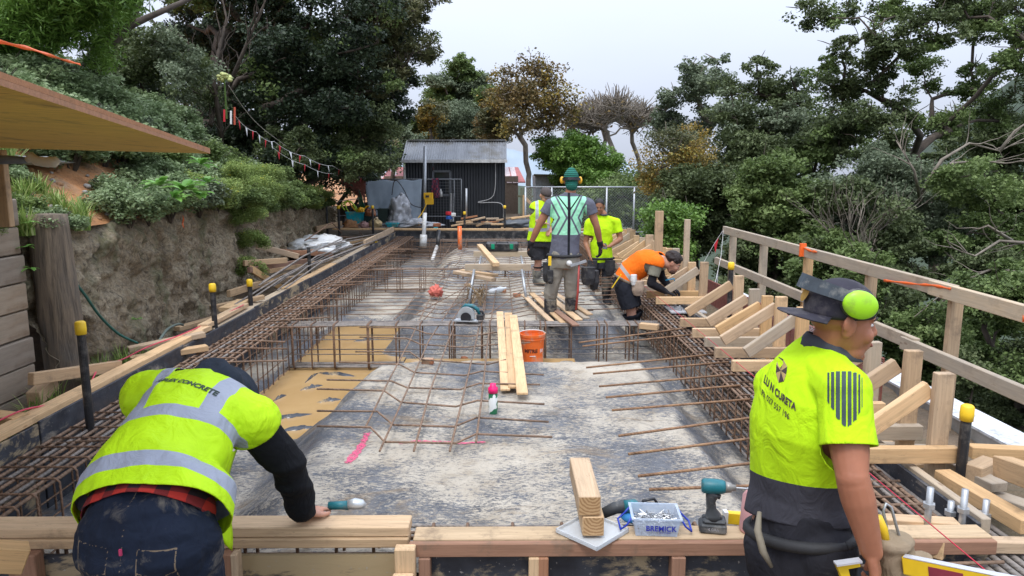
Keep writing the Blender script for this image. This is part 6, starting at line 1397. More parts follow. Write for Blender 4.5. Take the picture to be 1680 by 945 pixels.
def limb(m, a, b, c, ra, rm, rb, rf, rc, right=(1, 0, 0), n=14):
    a, b, c = V(a), V(b), V(c); S = []
    for t, r in ((0, ra), (.35, rm*1.04), (.7, rm*.97), (.95, rb)): S.append((a.lerp(b, t), r, r))
    for t, r in ((.08, rb*1.02), (.3, rf), (.65, (rf+rc)/2), (1, rc)): S.append((b.lerp(c, t), r, r))
    d = (c - a).normalized(); rt = V(right)
    if abs(d.dot(rt.normalized())) > .9: rt = V((0, 1, 0))
    m.loft([(p, x, y, rt) for p, x, y in S], n); m.ell(a, (ra,)*3, None, n, 8); m.ell(b, (rb*1.0,)*3, None, n, 8); m.ell(c, (rc,)*3, None, n, 8)
def torso(m, J, k=0.0, w=1.0, depth=1.0, top=True, bottom=-.09, neck=.062):
    pe, wa, ch, sh, nk = [V(J[q]) for q in ('pelvis', 'waist', 'chest', 'shl', 'neck')]
    rp = (V(J['hipR']) - V(J['hipL'])).normalized(); rs = (V(J['shR']) - V(J['shL'])).normalized(); sw = (V(J['shR']) - V(J['shL'])).length
    dn = (pe - wa).normalized(); wd = J.get('wd', 1.0)*w; dp = J.get('dp', 1.0)*depth
    S = [(pe + dn*-bottom, .150*wd + k, .105*dp + k, rp), (pe, .172*wd + k, .125*dp + k, rp), (pe.lerp(wa, .6), .158*wd + k, .12*dp + k, rp), (wa, .150*wd + k, .115*dp + k, rp.lerp(rs, .4)),
         (wa.lerp(ch, .5), .158*wd + k, .12*dp + k, rp.lerp(rs, .7)), (ch, .172*wd + k, .126*dp + k, rs), (ch.lerp(sh, .55), .168*wd + k, .118*dp + k, rs), (sh, min(.16*wd, sw*.42) + k, .088*dp + k, rs), (sh.lerp(nk, .55), .095 + k*.6, .068 + k*.6, rs), (nk, neck + k*.3, neck + k*.3, rs)]
    m.loft(S, 24)
    for q in ('shL', 'shR'): m.chain([sh.lerp(nk, .3), V(J[q])], [.062 + k, .058 + k], 12)
def foot(m, ank, toe, k=0.0, r=.045, L=.2):
    a = V(ank); d = V(toe).normalized(); z0 = a.z - .075
    m.loft([(a - d*.055 + V((0, 0, -.045)), .030 + k, .030 + k, d.cross(V((0, 0, 1)))), (a - d*.02 + V((0, 0, -.035)), .037 + k, .040 + k, d.cross(V((0, 0, 1)))), (a + d*.06 + V((0, 0, -.040)), .040 + k, .036 + k, d.cross(V((0, 0, 1)))), (a + d*.12 + V((0, 0, -.052)), .046 + k, .026 + k, d.cross(V((0, 0, 1)))), (a + d*.17 + V((0, 0, -.058)), .036 + k, .019 + k, d.cross(V((0, 0, 1))))], 14)
    m.ell(a, (r + k,)*3, None, 12, 8)
def body(J, vox, skin, parent, hands=True, boots=False, headsc=1.0, arms=1.0):
    m = MB(); torso(m, J, -.004)
    for s in 'LR':
        limb(m, J['sh'+s], J['el'+s], J['wr'+s], .056*arms, .050*arms, .041*arms, .043*arms, .028*arms)
        limb(m, J['hip'+s], J['kn'+s], J['an'+s], .088, .080, .058, .058, .038)
        h = J.get('hand'+s)
        if h: hand_prims(m, J['wr'+s], h[0], h[1], h[2], h[3] if len(h) > 3 else 1.0, h[4] if len(h) > 4 else 1, 1.15)
        foot(m, J['an'+s], J['toe'+s])
    P, Bm = head_prims(m, J['head'], J['hf'], J['hu'], headsc)
    m.chain([V(J['neck']), V(J['neck']).lerp(P(0, -.012, -.05), .6), P(0, -.006, -.03)], [.063, .059, .060], 14)
    o = place('body', remesh(m, vox, 3, 'body', skin), parent); return o, P, Bm
def up(p, z): return V(p) + V((0, 0, z))
def garment(name, fill, vox, mat, parent, cuts=(), wr=None, attrs=(), smooth=3, thick=.003):
    m = MB(); fill(m); me = remesh(m, vox, smooth, name, mat)
    if wr: wrinkle(me, *wr)
    if cuts: trim(me, cuts)
    for nm, fc in attrs: setattr_f(me, nm, fc)
    me.polygons.foreach_set('use_smooth', [True]*len(me.polygons))
    bv = bvh_of(me); o = place(name, me, parent)
    if thick: thicken(o, thick)
    return o, bv
def slab_sd(x, a, b): return min(x - a, b - x)

# ---------- man in the dark cap (right foreground) ----------
def man_cap():
    Y0 = 2.2
    root = thing('person', 'man in lime shirt, dark backwards cap and green earmuffs at the right foreground', 'person', (1.0, Y0, -.42))
    q = lambda x, y, d=0: Py(x, y, Y0 + d)
    J = dict(pelvis=q(1310, 885, .05), waist=q(1310, 800, .05), chest=q(1314, 700, .03), shl=q(1332, 610, .03), neck=q(1362, 566, .03),
             shL=q(1275, 632, .13), shR=q(1384, 642, -.13), elL=q(1300, 770, .34), wrL=q(1400, 850, .45), elR=q(1398, 782, -.24), wrR=q(1430, 905, -.24),
             hipL=q(1272, 900, .06), hipR=q(1350, 900, -.05), knL=None, knR=None, hf=(.985, -.07, -.12), hu=(.1, 0, 1), head=q(1378, 526, -.0), toeL=(.8, .6, 0), toeR=(.8, .6, 0), wd=.98, dp=.88)
    for s, dx in (('L', .06), ('R', -.02)):
        h = V(J['hip'+s]); J['kn'+s] = h + V((.06 + dx, .03, -.42)); J['an'+s] = V((h.x + dx, h.y, -.34))
    J['handR'] = (V((.25, .0, -1)), V((-.9, .5, 0)), 1.1, 1.05, 1); J['handL'] = (V((1, .3, -.1)), V((0, 0, -1)), .8)
    b, P, Bm = body(J, .0055, SK4, root, headsc=1.04, arms=1.14); face_parts(root, P, Bm, 1.04)
    NAVY = simple('navy_cap', (.020, .018, .030), .8, var=.3, dirt=(.10, .09, .09)); EM = simple('lime_earmuff', (.36, .72, .02), .4, var=.06, dirt=(.25, .4, .05))
    # cap (worn backwards: brim over the neck)
    m = MB(); m.ell(P(0, -.008, .040), (.090, .110, .094), Bm, 24, 16); me = m.mesh('cap', NAVY, True); trim(me, [(P(0, 0, .016), Bm @ V((0, .12, -1)), .5)]); cap = place('cap', me, root); thicken(cap, .004)
    m = MB(); vs = []
    for i in range(15):
        a = R(-60 + 120*i/14)
        for j in range(6):
            r_ = .100 + .082*j/5*math.cos(a*.9); vs.append(P(.088/.102*r_*math.sin(a), -.006 - r_*math.cos(a), .018 - .006*(j/5) - .012*(j/5)*abs(math.sin(a))**2))
    m.add(vs, [(i*6+j, i*6+j+1, (i+1)*6+j+1, (i+1)*6+j) for i in range(14) for j in range(5)]); thicken(m.build('brim', NAVY, cap, smooth=True), .004)
    m = MB(); m.ell(P(-.002, -.117, .070), (.026, .004, .028), Bm @ Matrix.Rotation(R(-16), 3, 'X'), 5, 6); m.build('emblem', simple('gold_emblem', (.45, .26, .05), .6), cap)
    # earmuffs: headband over the back, cups at the sides
    for s in (-1, 1):
        m = MB(); m.ell(P(s*.102, .006, .068), (.022, .054, .043), Bm @ Matrix.Rotation(R(-12), 3, 'X'), 26, 14); c_ = m.build('earmuff_cup', EM, root, smooth=True)
        m = MB(); m.ell(P(s*.090, .006, .068), (.014, .057, .047), Bm @ Matrix.Rotation(R(-12), 3, 'X'), 22, 10); m.build('cushion', PLASTIC_BLACK, c_, smooth=True)
    m = MB(); HB = simple('dusty_band', (.045, .06, .075), .6, var=.4, dirt=(.3, .3, .27)); vs = []
    for i in range(25):
        a = R(-92 + 184*i/24); c0 = P(.104*math.sin(a), .0 - .135*math.cos(a)**1.0, .080 + .028*math.cos(a)); w_ = .017 + .006*math.cos(a); n_ = (c0 - P(0, 0, .06)).normalized()*.004; u_ = Bm @ V((0, .25, 1)).normalized()*w_
        vs += [c0 - u_ - n_, c0 + u_ - n_, c0 + u_ + n_, c0 - u_ + n_]
    m.add(vs, [(4*i+j, 4*i+(j+1) % 4, 4*i+4+(j+1) % 4, 4*i+4+j) for i in range(24) for j in range(4)]); m.build('headband', HB, root)
    # shirt
    def fill(m):
        torso(m, J, .022, bottom=-.02); 
        for s in 'LR':
            a, e, w_ = V(J['sh'+s]), V(J['el'+s]), V(J['wr'+s]); m.chain([a, a.lerp(e, .4), a.lerp(e, .68)], [.076, .075, .080], 16)
        m.chain([V(J['shl']).lerp(V(J['neck']), .2), V(J['neck'])], [.085, .072], 16)
    bk = (V(J['shR']) - V(J['shL'])).normalized(); ax = (V(J['shl']) - V(J['pelvis'])).normalized(); back = bk.cross(ax); 
    if back.y > 0: back = -back
    hem = q(1318, 853); aR, eR = V(J['shR']), V(J['elR']); aL, eL = V(J['shL']), V(J['elL'])
    cuts = [(hem, V((0, -.2, -1)), .45), (aR.lerp(eR, .62) + bk*.035, eR - aR, .112), (aL.lerp(eL, .62) - bk*.035, eL - aL, .112), (V(J['neck']) + V((0, 0, .012)), V((.25, .1, 1)), .13)]
    zs = q(1318, 783).z
    armx = (eR - aR).normalized()
    def stripes(p):
        # printed bars on the right sleeve, measured down from the shoulder and round the arm
        d = p - aR; t = d.dot(armx); o = V((.0, -1, 0)); o = (o - armx*o.dot(armx)).normalized(); s_ = armx.cross(o); u = d.dot(s_)*-1 if s_.x < 0 else d.dot(s_)
        if d.dot(o) < 0 or (p - aR).length > .32: return -1
        u += .005; k = round(u/.0165); if_ = abs(u - k*.0165); 
        if abs(k) > 4: return -1
        L = .035 + .135*(1 - abs(k)/5.5)
        return min(.0062 - if_, slab_sd(t, -.005 - abs(k)*.002, L))
    SH = cloth_mat('lime_polo', LIME, (.30, .42, .05), .66, attr='hem', c3=(.055, .055, .068))
    def inner(p): return zs - p.z + .012*math.sin(p.x*9) if (p - aR).length > .0 else -1
    def hemf(p):
        return zs - p.z + .01*math.sin(p.x*11) - .22*(p.y - Y0)
    sh, bv = garment('shirt', fill, .006, SH, root, cuts, (.010, 5.0, 3, (1, 1, .45)), [('hem', hemf)])
    # collar
    m = MB(); vs = []; nk = V(J['neck']); 
    for i in range(25):
        a = 2*math.pi*i/24
        for j in range(3): r_ = [.070, .080, .096][j]; vs.append(nk + V((r_*math.cos(a)*1.05 + .0, r_*math.sin(a), [.020, .006, -.024][j] - .022*math.cos(a))))
    m.add(vs, [(i*3+j, i*3+j+1, (i+1)*3+j+1, (i+1)*3+j) for i in range(24) for j in range(2)]); thicken(m.build('collar', simple('charcoal_collar', (.05, .055, .07), .85), root, smooth=True), .003)
    # printed back: badge, name and phone number
    DK = simple('print_dark', (.05, .03, .03), .7); U_ = (V((bk.x, bk.y, -.28))).normalized(); tb = q(1276, 640, .05)
    nrm = V((-.55, -.83, 0))
    text_on('LU N CURETA', .030, tb + V((.02, 0, 0)), U_, (0, 0, 1), bv, nrm, DK, 'lettering', sh, .003, .0012, squash=.85)
    text_on('Ph 027 557 196', .026, tb + V((.01, 0, -.036)), U_, (0, 0, 1), bv, nrm, DK, 'lettering', sh, .003, .0002, squash=.85)
    cb = tb + V((.015, .0, .075)); TAN = simple('print_tan', (.42, .30, .12), .7)
    def proj(p):
        h = bv.ray_cast(p + nrm*.25, -nrm, .6); return (h[0] + nrm*.003) if h[0] is not None else p
    for k, (xa, xb, yt, y2) in enumerate([(1357, 1361.5, 611, 658), (1363, 1369.5, 610, 668), (1371, 1379, 609, 684), (1380.5, 1389, 609, 695), (1390.5, 1398, 609, 697), (1399.5, 1406.5, 611, 689), (1408, 1412.5, 614, 677), (1413.5, 1416, 619, 668)]):
        m = MB(); vs = []
        for i in range(14):
            for x in (xa+.4, (xa+xb)/2, xb-.9):
                yy_ = yt + (y2 - yt)*i/13 + (2.0 if (i == 13 and (x == xa+.4) == (k > 3)) else 0)*2; d_ = ray(x, yy_); h = bv.ray_cast(V((0, 0, CAMH)), d_.normalized(), 5)
                vs.append(h[0] - d_.normalized()*.003 if h[0] is not None else Py(x, yy_, Y0))
        m.add(vs, [(3*i+j, 3*i+3+j, 3*i+4+j, 3*i+1+j) for i in range(13) for j in (0, 1)]); m.build('sleeve_bar', simple('dark_print_bar', (.035, .06, .065), .7) if k == 0 else bpy.data.materials['dark_print_bar'], sh, smooth=True)
    sh_pts = [(-.026, .026), (0, .033), (.026, .026), (.024, -.014), (0, -.034), (-.024, -.014), (-.026, .006), (.026, .006)]
    cyc = [(-.026, .026), (0, .033), (.026, .026), (.027, .004), (.022, -.018), (0, -.034), (-.022, -.018), (-.027, .004)]
    for k in range(8):
        A_, B_ = cyc[k], cyc[(k+1) % 8]; m = MB(); m.add([proj(cb + U_*x + V((0, 0, y))) for x, y in ((0, 0), A_, B_)], [(0, 1, 2)]); m.build('badge_wedge', DK if k % 2 == 0 else TAN, sh)
    # trousers, belt, pouch
    def tf(m):
        torso_m = V(J['pelvis']); m.loft([(torso_m + V((0, 0, .15)), .158, .122, bk), (torso_m, .178, .138, bk), (torso_m + V((0, 0, -.10)), .178, .135, bk)], 22)
        for s in 'LR': h = V(J['hip'+s]); m.chain([h, h.lerp(V(J['kn'+s]), .5), V(J['kn'+s])], [.105, .10, .095], 16)
    kR, kL = V(J['knR']), V(J['knL'])
    garment('shorts', tf, .008, cloth_mat('black_shorts', (.022, .022, .028), (.10, .10, .09), .62), root, [(kR, V((0, 0, -1)), .12), (kL, V((0, 0, -1)), .12)], (.008, 6, 5))
    for s in 'LR':
        def bf(m, s=s): a = V(J['an'+s]); k = V(J['kn'+s]); m.chain([a.lerp(k, .5), a], [.06, .055], 12); foot(m, a, J['toe'+s], .012)
        garment('boot', bf, .01, simple('brown_boot', (.09, .06, .04), .6), root, thick=0)
    LEA = cloth_mat('canvas_pouch', (.28, .215, .145), (.10, .07, .04), .56, rough=.9)
    c = q(1487, 935, -.25)
    m = MB(); Bz = basis((.55, -.8, 0), (0, 0, 1))
    c = q(1468, 890, -.16)
    m.loft([(c + V((.05, 0, -.22)), .055, .04, Bz @ V((1, 0, 0))), (c + V((.03, 0, -.12)), .070, .048, Bz @ V((1, 0, 0))), (c + V((0, 0, -.012)), .062, .045, Bz @ V((1, 0, 0))), (c + V((0, 0, .0)), .072, .055, Bz @ V((1, 0, 0))), (c + V((0, 0, .016)), .064, .048, Bz @ V((1, 0, 0)))], 18)
    m.loft([(c + V((.075, -.02, -.2)), .03, .025, Bz @ V((1, 0, 0))), (c + V((.07, -.02, -.05)), .042, .032, Bz @ V((1, 0, 0))), (c + V((.068, -.02, -.035)), .044, .034, Bz @ V((1, 0, 0)))], 16)
    me = remesh(m, .006, 2, 'pouch', LEA); wrinkle(me, .005, 14, 2); pc = place('tool_pouch', me, root)
    m = MB(); m.tube([q(1440, 848, -.17), q(1448, 868, -.17), q(1454, 890, -.17)], [.013, .015, .012], 10); m.build('screwdriver', YEL, pc, smooth=True)
    m = MB(); m.tube([q(1460, 895, -.15), q(1449, 838, -.14), q(1454, 826, -.14), q(1462, 832, -.14), q(1478, 890, -.15)], .0045, 8); m.build('pliers', STEEL, pc, smooth=True)
    m = MB(); m.beam(q(1425, 850, -.14), q(1448, 910, -.14), .012, .004); m.build('square', STEEL, pc)
    m = MB(); ring = [V(J['pelvis']) + bk*(.190*math.cos(a)) + bk.cross(V((0, 0, 1)))*(.150*math.sin(a)) + V((0, 0, .03)) for a in [2*math.pi*i/30 for i in range(31)]]
    m.tube(ring, .02, 8); m.build('tool_belt', simple('black_belt', (.02, .02, .022), .7), root, smooth=True)
    m = MB(); m.tube([q(1246, 840, -.02), q(1243, 870, -.06), q(1252, 905, -.08), q(1266, 930, -.08)], [.007, .012, .012, .006], 8); m.build('strap', simple('tan_strap', (.22, .19, .14), .8), root, smooth=True)
    # spirit level held in the hand
    a, b2 = Py(1482, 926, 1.98), Py(1720, 976, 1.72); a2, b3 = a + V((0, 0, 0)), b2
    t = thing('spirit_level', 'long yellow spirit level carried low by the man in the dark cap', 'spirit level', a)
    d = (b2 - a).normalized(); side = V((0, 0, 1)).cross(d).normalized()
    timber('rail', a, b2, .022, .055, YEL, t, bevel=.003); off = V((0, 0, .0285))
    timber('edge', a + off, b2 + off, .024, .004, simple('level_silver', (.62, .62, .66), .35, .4, var=.05), t, bevel=.001)
    vm = a.lerp(b2, .33) + side*-.0115*(1 if side.y > 0 else -1); m = MB(); m.beam(vm - d*.045, vm + d*.045, .003, .030); m.build('grip_slot', simple('maroon_slot', (.22, .03, .05), .5), t)
    t = thing('hand_saw', 'yellow tool handle poking out beside the hand of the man in the dark cap', 'tool', Py(1385, 935, 1.95)); m = MB()
    q4 = [Py(x, y, 1.95) for x, y in ((1372, 927), (1410, 921), (1412, 930), (1392, 934), (1396, 950), (1404, 975), (1388, 975), (1380, 945))]; m.prism(q4, (0, .02, 0)); m.build('handle', YEL, t)
    m = MB(); m.beam(Py(1370, 925, 1.94), Py(1412, 919, 1.94), .024, .006); m.build('edge', bpy.data.materials['level_silver'], t)
    return J, P
JC, PC = man_cap()

# ---------- bending man in the hi-vis vest (left foreground) ----------
def man_vest():
    root = thing('person', 'man in hi-vis vest, dark hood and muddy jeans bending over the front plank', 'person', (-1.25, 2.2, -.42))
    pe = Py(240, 865, 2.18); 
    J = dict(pelvis=pe, waist=Py(248, 790, 2.33), chest=Py(292, 712, 2.50), shl=Py(330, 655, 2.66), neck=Py(352, 635, 2.74), shL=Py(246, 646, 2.76), shR=Py(406, 686, 2.60),
             elL=Py(235, 705, 3.0), wrL=Py(250, 760, 3.15), elR=Py(470, 757, 2.72), wrR=Py(499, 843, 2.90), hipL=pe + V((-.10, .03, -.03)), hipR=pe + V((.11, -.02, -.03)),
             head=Py(376, 662, 2.92), hf=(.10, .62, -.78), hu=(.2, .75, .6), toeL=(0, 1, 0), toeR=(.1, 1, 0), wd=1.02, dp=1.05)
    J['knL'] = V((J['hipL'].x - .01, 2.30, .06)); J['knR'] = V((J['hipR'].x + .02, 2.24, .06)); J['anL'] = V((J['hipL'].x, 2.2, -.34)); J['anR'] = V((J['hipR'].x + .03, 2.16, -.34))
    J['handR'] = (Py(520, 826, 2.97) - V(J['wrR']), V((0, .2, -1)), .22, .98, 1); J['handL'] = (V((.1, .5, -.7)), V((0, -.5, -.7)), .5)
    hd = (V((.30, .9, -.18))).normalized(); J['handR'] = (hd, V((0, 0, -1)), .25, .98, -1)
    b, P, Bm = body(J, .0058, SK3, root, arms=1.05); face_parts(root, P, Bm)
    def hf(m): m.ell(P(0, -.02, .055), (.086, .10, .07), Bm, 18, 10)
    m = MB(); hf(m); me = m.mesh('hair', HAIRB, True); trim(me, [(P(0, .0, .05), Bm @ V((0, .9, -.5)), .3)]); place('hair', me, root)
    # dark hoodie: sleeves and the hood lying over the head
    HOOD = cloth_mat('navy_hoodie', (.026, .034, .048), None, rough=.95, weave=400); BLK = cloth_mat('black_sleeve', (.010, .011, .014), None, rough=.95, weave=400)
    def hoodf(m):
        m.ell(P(0, -.03, .03), (.108, .115, .105), Bm, 20, 14); m.chain([P(0, -.07, -.02), V(J['neck'])], [.11, .11], 16); m.ell(P(.02, -.10, .01), (.10, .06, .08), Bm, 16, 10)
    garment('hood', hoodf, .008, HOOD, root, [(P(0, .05, 0), Bm @ V((0, 1, 0)), .3)], (.016, 6.5, 4, (1.6, 1, .6)), thick=.006)
    for s in 'LR':
        def sf(m, s=s):
            a, e, w_ = V(J['sh'+s]), V(J['el'+s]), V(J['wr'+s]); m.chain([a, a.lerp(e, .5), e, e.lerp(w_, .45), e.lerp(w_, .82), w_.lerp(e, .06)], [.072, .074, .069, .065, .059, .050], 16)
        w_, e = V(J['wr'+s]), V(J['el'+s])
        garment('sleeve', sf, .007, BLK, root, [(w_.lerp(e, .03), w_ - e, .09)], (.014, 6.0, 8 + (s == 'L'), (.5, .8, 1.4)))
    # plaid shirt hem
    ax = (V(J['shl']) - V(J['pelvis'])).normalized(); rt = (V(J['hipR']) - V(J['hipL'])).normalized(); bkn = ax.cross(rt).normalized()
    if bkn.z < 0: bkn = -bkn
    n = NM('red_plaid', .9); v = n.vec((1, 1, 1)); sxx = n.N.new('ShaderNodeSeparateXYZ'); n.L(v, sxx.inputs[0])
    def bands(o, per, wd_): 
        f = n.math('FRACT', n.math('MULTIPLY', o, 1/per)); return n.math('LESS_THAN', f, wd_)
    bx1 = bands(sxx.outputs['X'], .085, .45); bz1 = bands(n.math('ADD', sxx.outputs['Z'], sxx.outputs['Y']), .085, .45)
    dk = n.math('MULTIPLY', n.math('ADD', bx1, bz1), .5); n.col(n.ramp(dk, [(0, (.42, .025, .015)), (.5, (.17, .012, .012)), (1, (.02, .01, .012))])); PL = n.m
    pe_, wa_ = V(J['pelvis']), V(J['waist'])
    def pf(m): m.loft([(pe_ + ax*-.06, .20, .172, rt), (pe_ + ax*.02, .21, .172, rt), (wa_, .185, .14, rt)], 26)
    garment('shirt', pf, .008, PL, root, [(pe_ + ax*.012, -ax, .4), (wa_ - ax*.01, ax, .4)], (.012, 7, 2))
    # vest
    ch, shl, nk = V(J['chest']), V(J['shl']), V(J['neck'])
    def vf(m):
        rs = (V(J['shR']) - V(J['shL'])).normalized()
        m.loft([(pe_ + ax*.0, .285, .190, rt), (pe_ + ax*.08, .262, .188, rt), (wa_, .232, .170, rt.lerp(rs, .3)), (wa_.lerp(ch, .5), .220, .160, rt.lerp(rs, .6)), (ch, .218, .150, rs), (ch.lerp(shl, .6), .208, .138, rs), (shl, .18, .115, rs), (shl.lerp(nk, .6), .12, .10, rs), (nk, .085, .085, rs)], 28)
        for s in 'LR': m.chain([shl.lerp(nk, .1), V(J['sh'+s]) + (V(J['el'+s]) - V(J['sh'+s])).normalized()*.03], [.108, .104], 16)
    rs = (V(J['shR']) - V(J['shL'])).normalized(); tot = (shl - pe_).length
    def ts(p):
        d = p - pe_; t_ = d.dot(ax); return t_, d.dot(rs) - t_/tot*(shl - pe_).dot(rs)
    def refl(p):
        t, s = ts(p); s0 = s - t*0.0; c_ = .030*math.cos(s*6)
        up_ = (p - (pe_ + ax*t)).dot(bkn)
        a = slab_sd(t - c_*.8, .085, .150); b_ = slab_sd(t - .5*c_, .315, .370); c = min(.030 - abs(abs(s) - .120 - .05*(t - .33)), t - .33) if up_ > -.05 else -1
        return max(a, b_, c)
    VE = cloth_mat('hi_vis_vest', LIME, None, attr='tape', c3=(.33, .36, .43), rough=.6)
    aL, aR = V(J['shL']), V(J['shR'])
    vest, bv = garment('vest', vf, .0065, VE, root, [(pe_ + ax*.035, -ax, .5), (aR + (V(J['elR']) - aR).normalized()*.075, V(J['elR']) - aR, .13), (aL + (V(J['elL']) - aL).normalized()*.075, V(J['elL']) - aL, .15), (nk + ax*.0, ax, .16)], (.020, 4.2, 7, (1, 1, 1)), [('tape', refl)])
    # loose front flap of the vest hanging on the right
    fl = [Py(385, 735, 2.50), Py(395, 700, 2.62), Py(372, 905, 2.42), Py(335, 840, 2.34)]
    m = MB(); A_, B_, C_, D_ = Py(362, 745, 2.46), Py(388, 735, 2.58), Py(371, 906, 2.54), Py(352, 848, 2.44); vs = []
    for i in range(9):
        for j in range(15): u, w_ = i/8, j/14; p = A_.lerp(B_, u).lerp(D_.lerp(C_, u), w_); vs.append(p + V((.02*math.sin(w_*5 + u*3), .015*math.sin(u*7), 0)))
    m.add(vs, [(i*15+j, i*15+j+1, (i+1)*15+j+1, (i+1)*15+j) for i in range(8) for j in range(14)]); me = m.mesh('vest_flap', VE, True); setattr_f(me, 'tape', lambda p: -1); fo = place('vest_flap', me, vest); thicken(fo, .003)
    DK = simple('print_black', (.03, .05, .04), .8)
    o1 = Py(322, 640, 2.60) + bkn*.0; Vv = ax
    text_on('BUPLEX CONCRETE', .036, shl + bkn*.12 + ax*-.05, rs, Vv, bv, bkn, DK, 'lettering', vest, .003, .0015, shear=.2, squash=.9)
    text_on('concrete and framing', .016, shl + bkn*.13 + ax*-.04, rs, Vv, bv, bkn, DK, 'lettering', vest, .003, 0) if 0 else None
    # jeans
    JM = cloth_mat('muddy_jeans', (.012, .018, .034), (.17, .15, .12), .55, weave=500, attr='seam', c3=(.20, .15, .10))
    hL, hR = V(J['hipL']), V(J['hipR'])
    def jf(m):
        m.loft([(wa_.lerp(pe_, .5), .19, .15, rt), (pe_ + ax*.02, .200, .165, rt), (pe_ + V((0, -.01, -.08)), .210, .170, rt), (pe_ + V((0, 0, -.15)), .20, .15, rt)], 24)
        for s, h in (('L', hL), ('R', hR)): k, a = V(J['kn'+s]), V(J['an'+s]); m.ell(h + V((0, -.055, -.01)), (.115, .105, .13), None, 16, 10); m.chain([h, h.lerp(k, .5), k, k.lerp(a, .5), a], [.130, .116, .092, .085, .08], 16)
    def seam(p):
        xc = (hL.x + hR.x)/2
        best = -1
        if p.y < pe_.y + .02 and p.z > pe_.z - .14: best = max(best, .0022 - abs(p.x - xc))
        for s, h in ((-1, hL), (1, hR)):
            cx_ = h.x + s*.0; u = p.x - cx_; w_ = p.z - (pe_.z - .045)
            if p.y < h.y - .03:
                ed = max(abs(u) - .058, w_ - .055, -w_ - .072 + .018*(1 - abs(u)/.058)); best = max(best, .002 - abs(ed))
                best = max(best, min(.0018 - abs(w_ - (-.012 - .022*(1 - abs(u)/.058))), .056 - abs(u)))
        return best
    je, _ = garment('jeans', jf, .006, JM, root, [], (.012, 6.5, 1, (1, 1, 1.6)), [('seam', seam)])
    m = MB(); m.box((hR.x - .10, pe_.y - .175, pe_.z + .01), (.008, .006, .02)); m.build('pocket_tab', simple('pink_tab', (.5, .04, .12), .7), je)
    for s in 'LR':
        def bf(m, s=s): foot(m, V(J['an'+s]), J['toe'+s], .014)
        garment('boot', bf, .01, simple('dusty_boot', (.10, .08, .06), .7) if s == 'L' else bpy.data.materials['dusty_boot'], root, thick=0)
    return J, P
JV, PV = man_vest()

def stand_on(px, py): p = Pm(px, py); return p
BOOT = cloth_mat('rubber_boot', (.028, .028, .032), (.25, .22, .17), .50, rough=.45, weave=20)
def gumboots(J, root, mat=BOOT, top=.84, kr=.080):
    for s in 'LR':
        def bf(m, s=s):
            a, k = V(J['an'+s]), V(J['kn'+s]); m.chain([a.lerp(k, top), a.lerp(k, .3), a], [kr, kr*.95, .052], 14); foot(m, a, J['toe'+s], .014)
        a, k = V(J['an'+s]), V(J['kn'+s]); garment('gumboot', bf, .011, mat, root, [(a.lerp(k, top - .02), k - a, .12)], None, thick=.004)
def trousers(J, root, mat, cut=None, k=.018, name='trousers', vox=.011):
    ax = (V(J['waist']) - V(J['pelvis'])).normalized(); rt = (V(J['hipR']) - V(J['hipL'])).normalized(); pe = V(J['pelvis'])
    def f(m):
        m.loft([(pe + ax*.12, .155*J['wd'] + k, .118 + k, rt), (pe, .175*J['wd'] + k, .13 + k, rt), (pe - ax*.08, .16*J['wd'] + k, .12 + k, rt)], 20)
        for s in 'LR':
            h, kn, a = V(J['hip'+s]), V(J['kn'+s]), V(J['an'+s]); e = kn.lerp(a, .10) if cut is None else h.lerp(kn, 1.0)
            m.chain([h, h.lerp(kn, .5), kn, e] if cut is None else [h, h.lerp(kn, .5), kn], ([.090 + k, .078 + k, .060 + k, .052 + k] if cut is None else [.095 + k, .095 + k, .092 + k]), 14)
    cuts = [] if cut is None else [(V(J['hip'+s]).lerp(V(J['kn'+s]), cut), V(J['kn'+s]) - V(J['hip'+s]), .14) for s in 'LR']
    return garment(name, f, vox, mat, root, cuts, (.010, 7, 3))
def shirt(J, root, mat, sl=.55, k=.016, hem=.0, attrs=(), vox=.010, name='shirt', sleeve=True, wr=(.008, 6, 5), neckcut=.02):
    ax = (V(J['shl']) - V(J['waist'])).normalized(); axp = (V(J['waist']) - V(J['pelvis'])).normalized()
    def f(m):
        torso(m, J, k, bottom=-.04)
        for s in 'LR':
            a, e = V(J['sh'+s]), V(J['el'+s]); m.chain([a, a.lerp(e, sl*.6), a.lerp(e, sl + .08)] if sleeve else [a, a + (e-a)*.08], [.070 + k*.4, .064 + k*.5, .064 + k*.5] if sleeve else [.075, .075], 14)
    cuts = [(V(J['pelvis']) + axp*hem, -axp, .35), (V(J['neck']) + ax*neckcut*.0, ax, .12)] + [(V(J['sh'+s]).lerp(V(J['el'+s]), sl if sleeve else .14), V(J['el'+s]) - V(J['sh'+s]), .14) for s in 'LR']
    return garment(name, f, vox, mat, root, cuts, wr, attrs)
def gloves(J, root, mat, which='LR', curl=.6):
    for s in which:
        m = MB(); h = J['hand'+s]; hand_prims(m, J['wr'+s], h[0], h[1], h[2], 1.12, h[4] if len(h) > 4 else 1, 1.15, 1.15); m.chain([V(J['wr'+s]).lerp(V(J['el'+s]), .14), V(J['wr'+s])], [.040, .036], 12)
        place('glove', remesh(m, .008, 2, 'glove', mat), root)
def belt(J, root, z=.07, mat=None, r=.018, k=.03):
    pe = V(J['pelvis']); rt = (V(J['hipR']) - V(J['hipL'])).normalized(); ax = (V(J['waist']) - pe).normalized(); fw = rt.cross(ax)
    m = MB(); m.tube([pe + ax*z + rt*((.168*J['wd'] + k)*math.cos(a)) + fw*((.125 + k)*math.sin(a)) for a in [2*math.pi*i/28 for i in range(29)]], r, 8)
    return m.build('tool_belt', mat or bpy.data.materials['black_belt'], root, smooth=True)
PCH = cloth_mat('dark_pouch', (.045, .045, .048), (.16, .15, .13), .55)
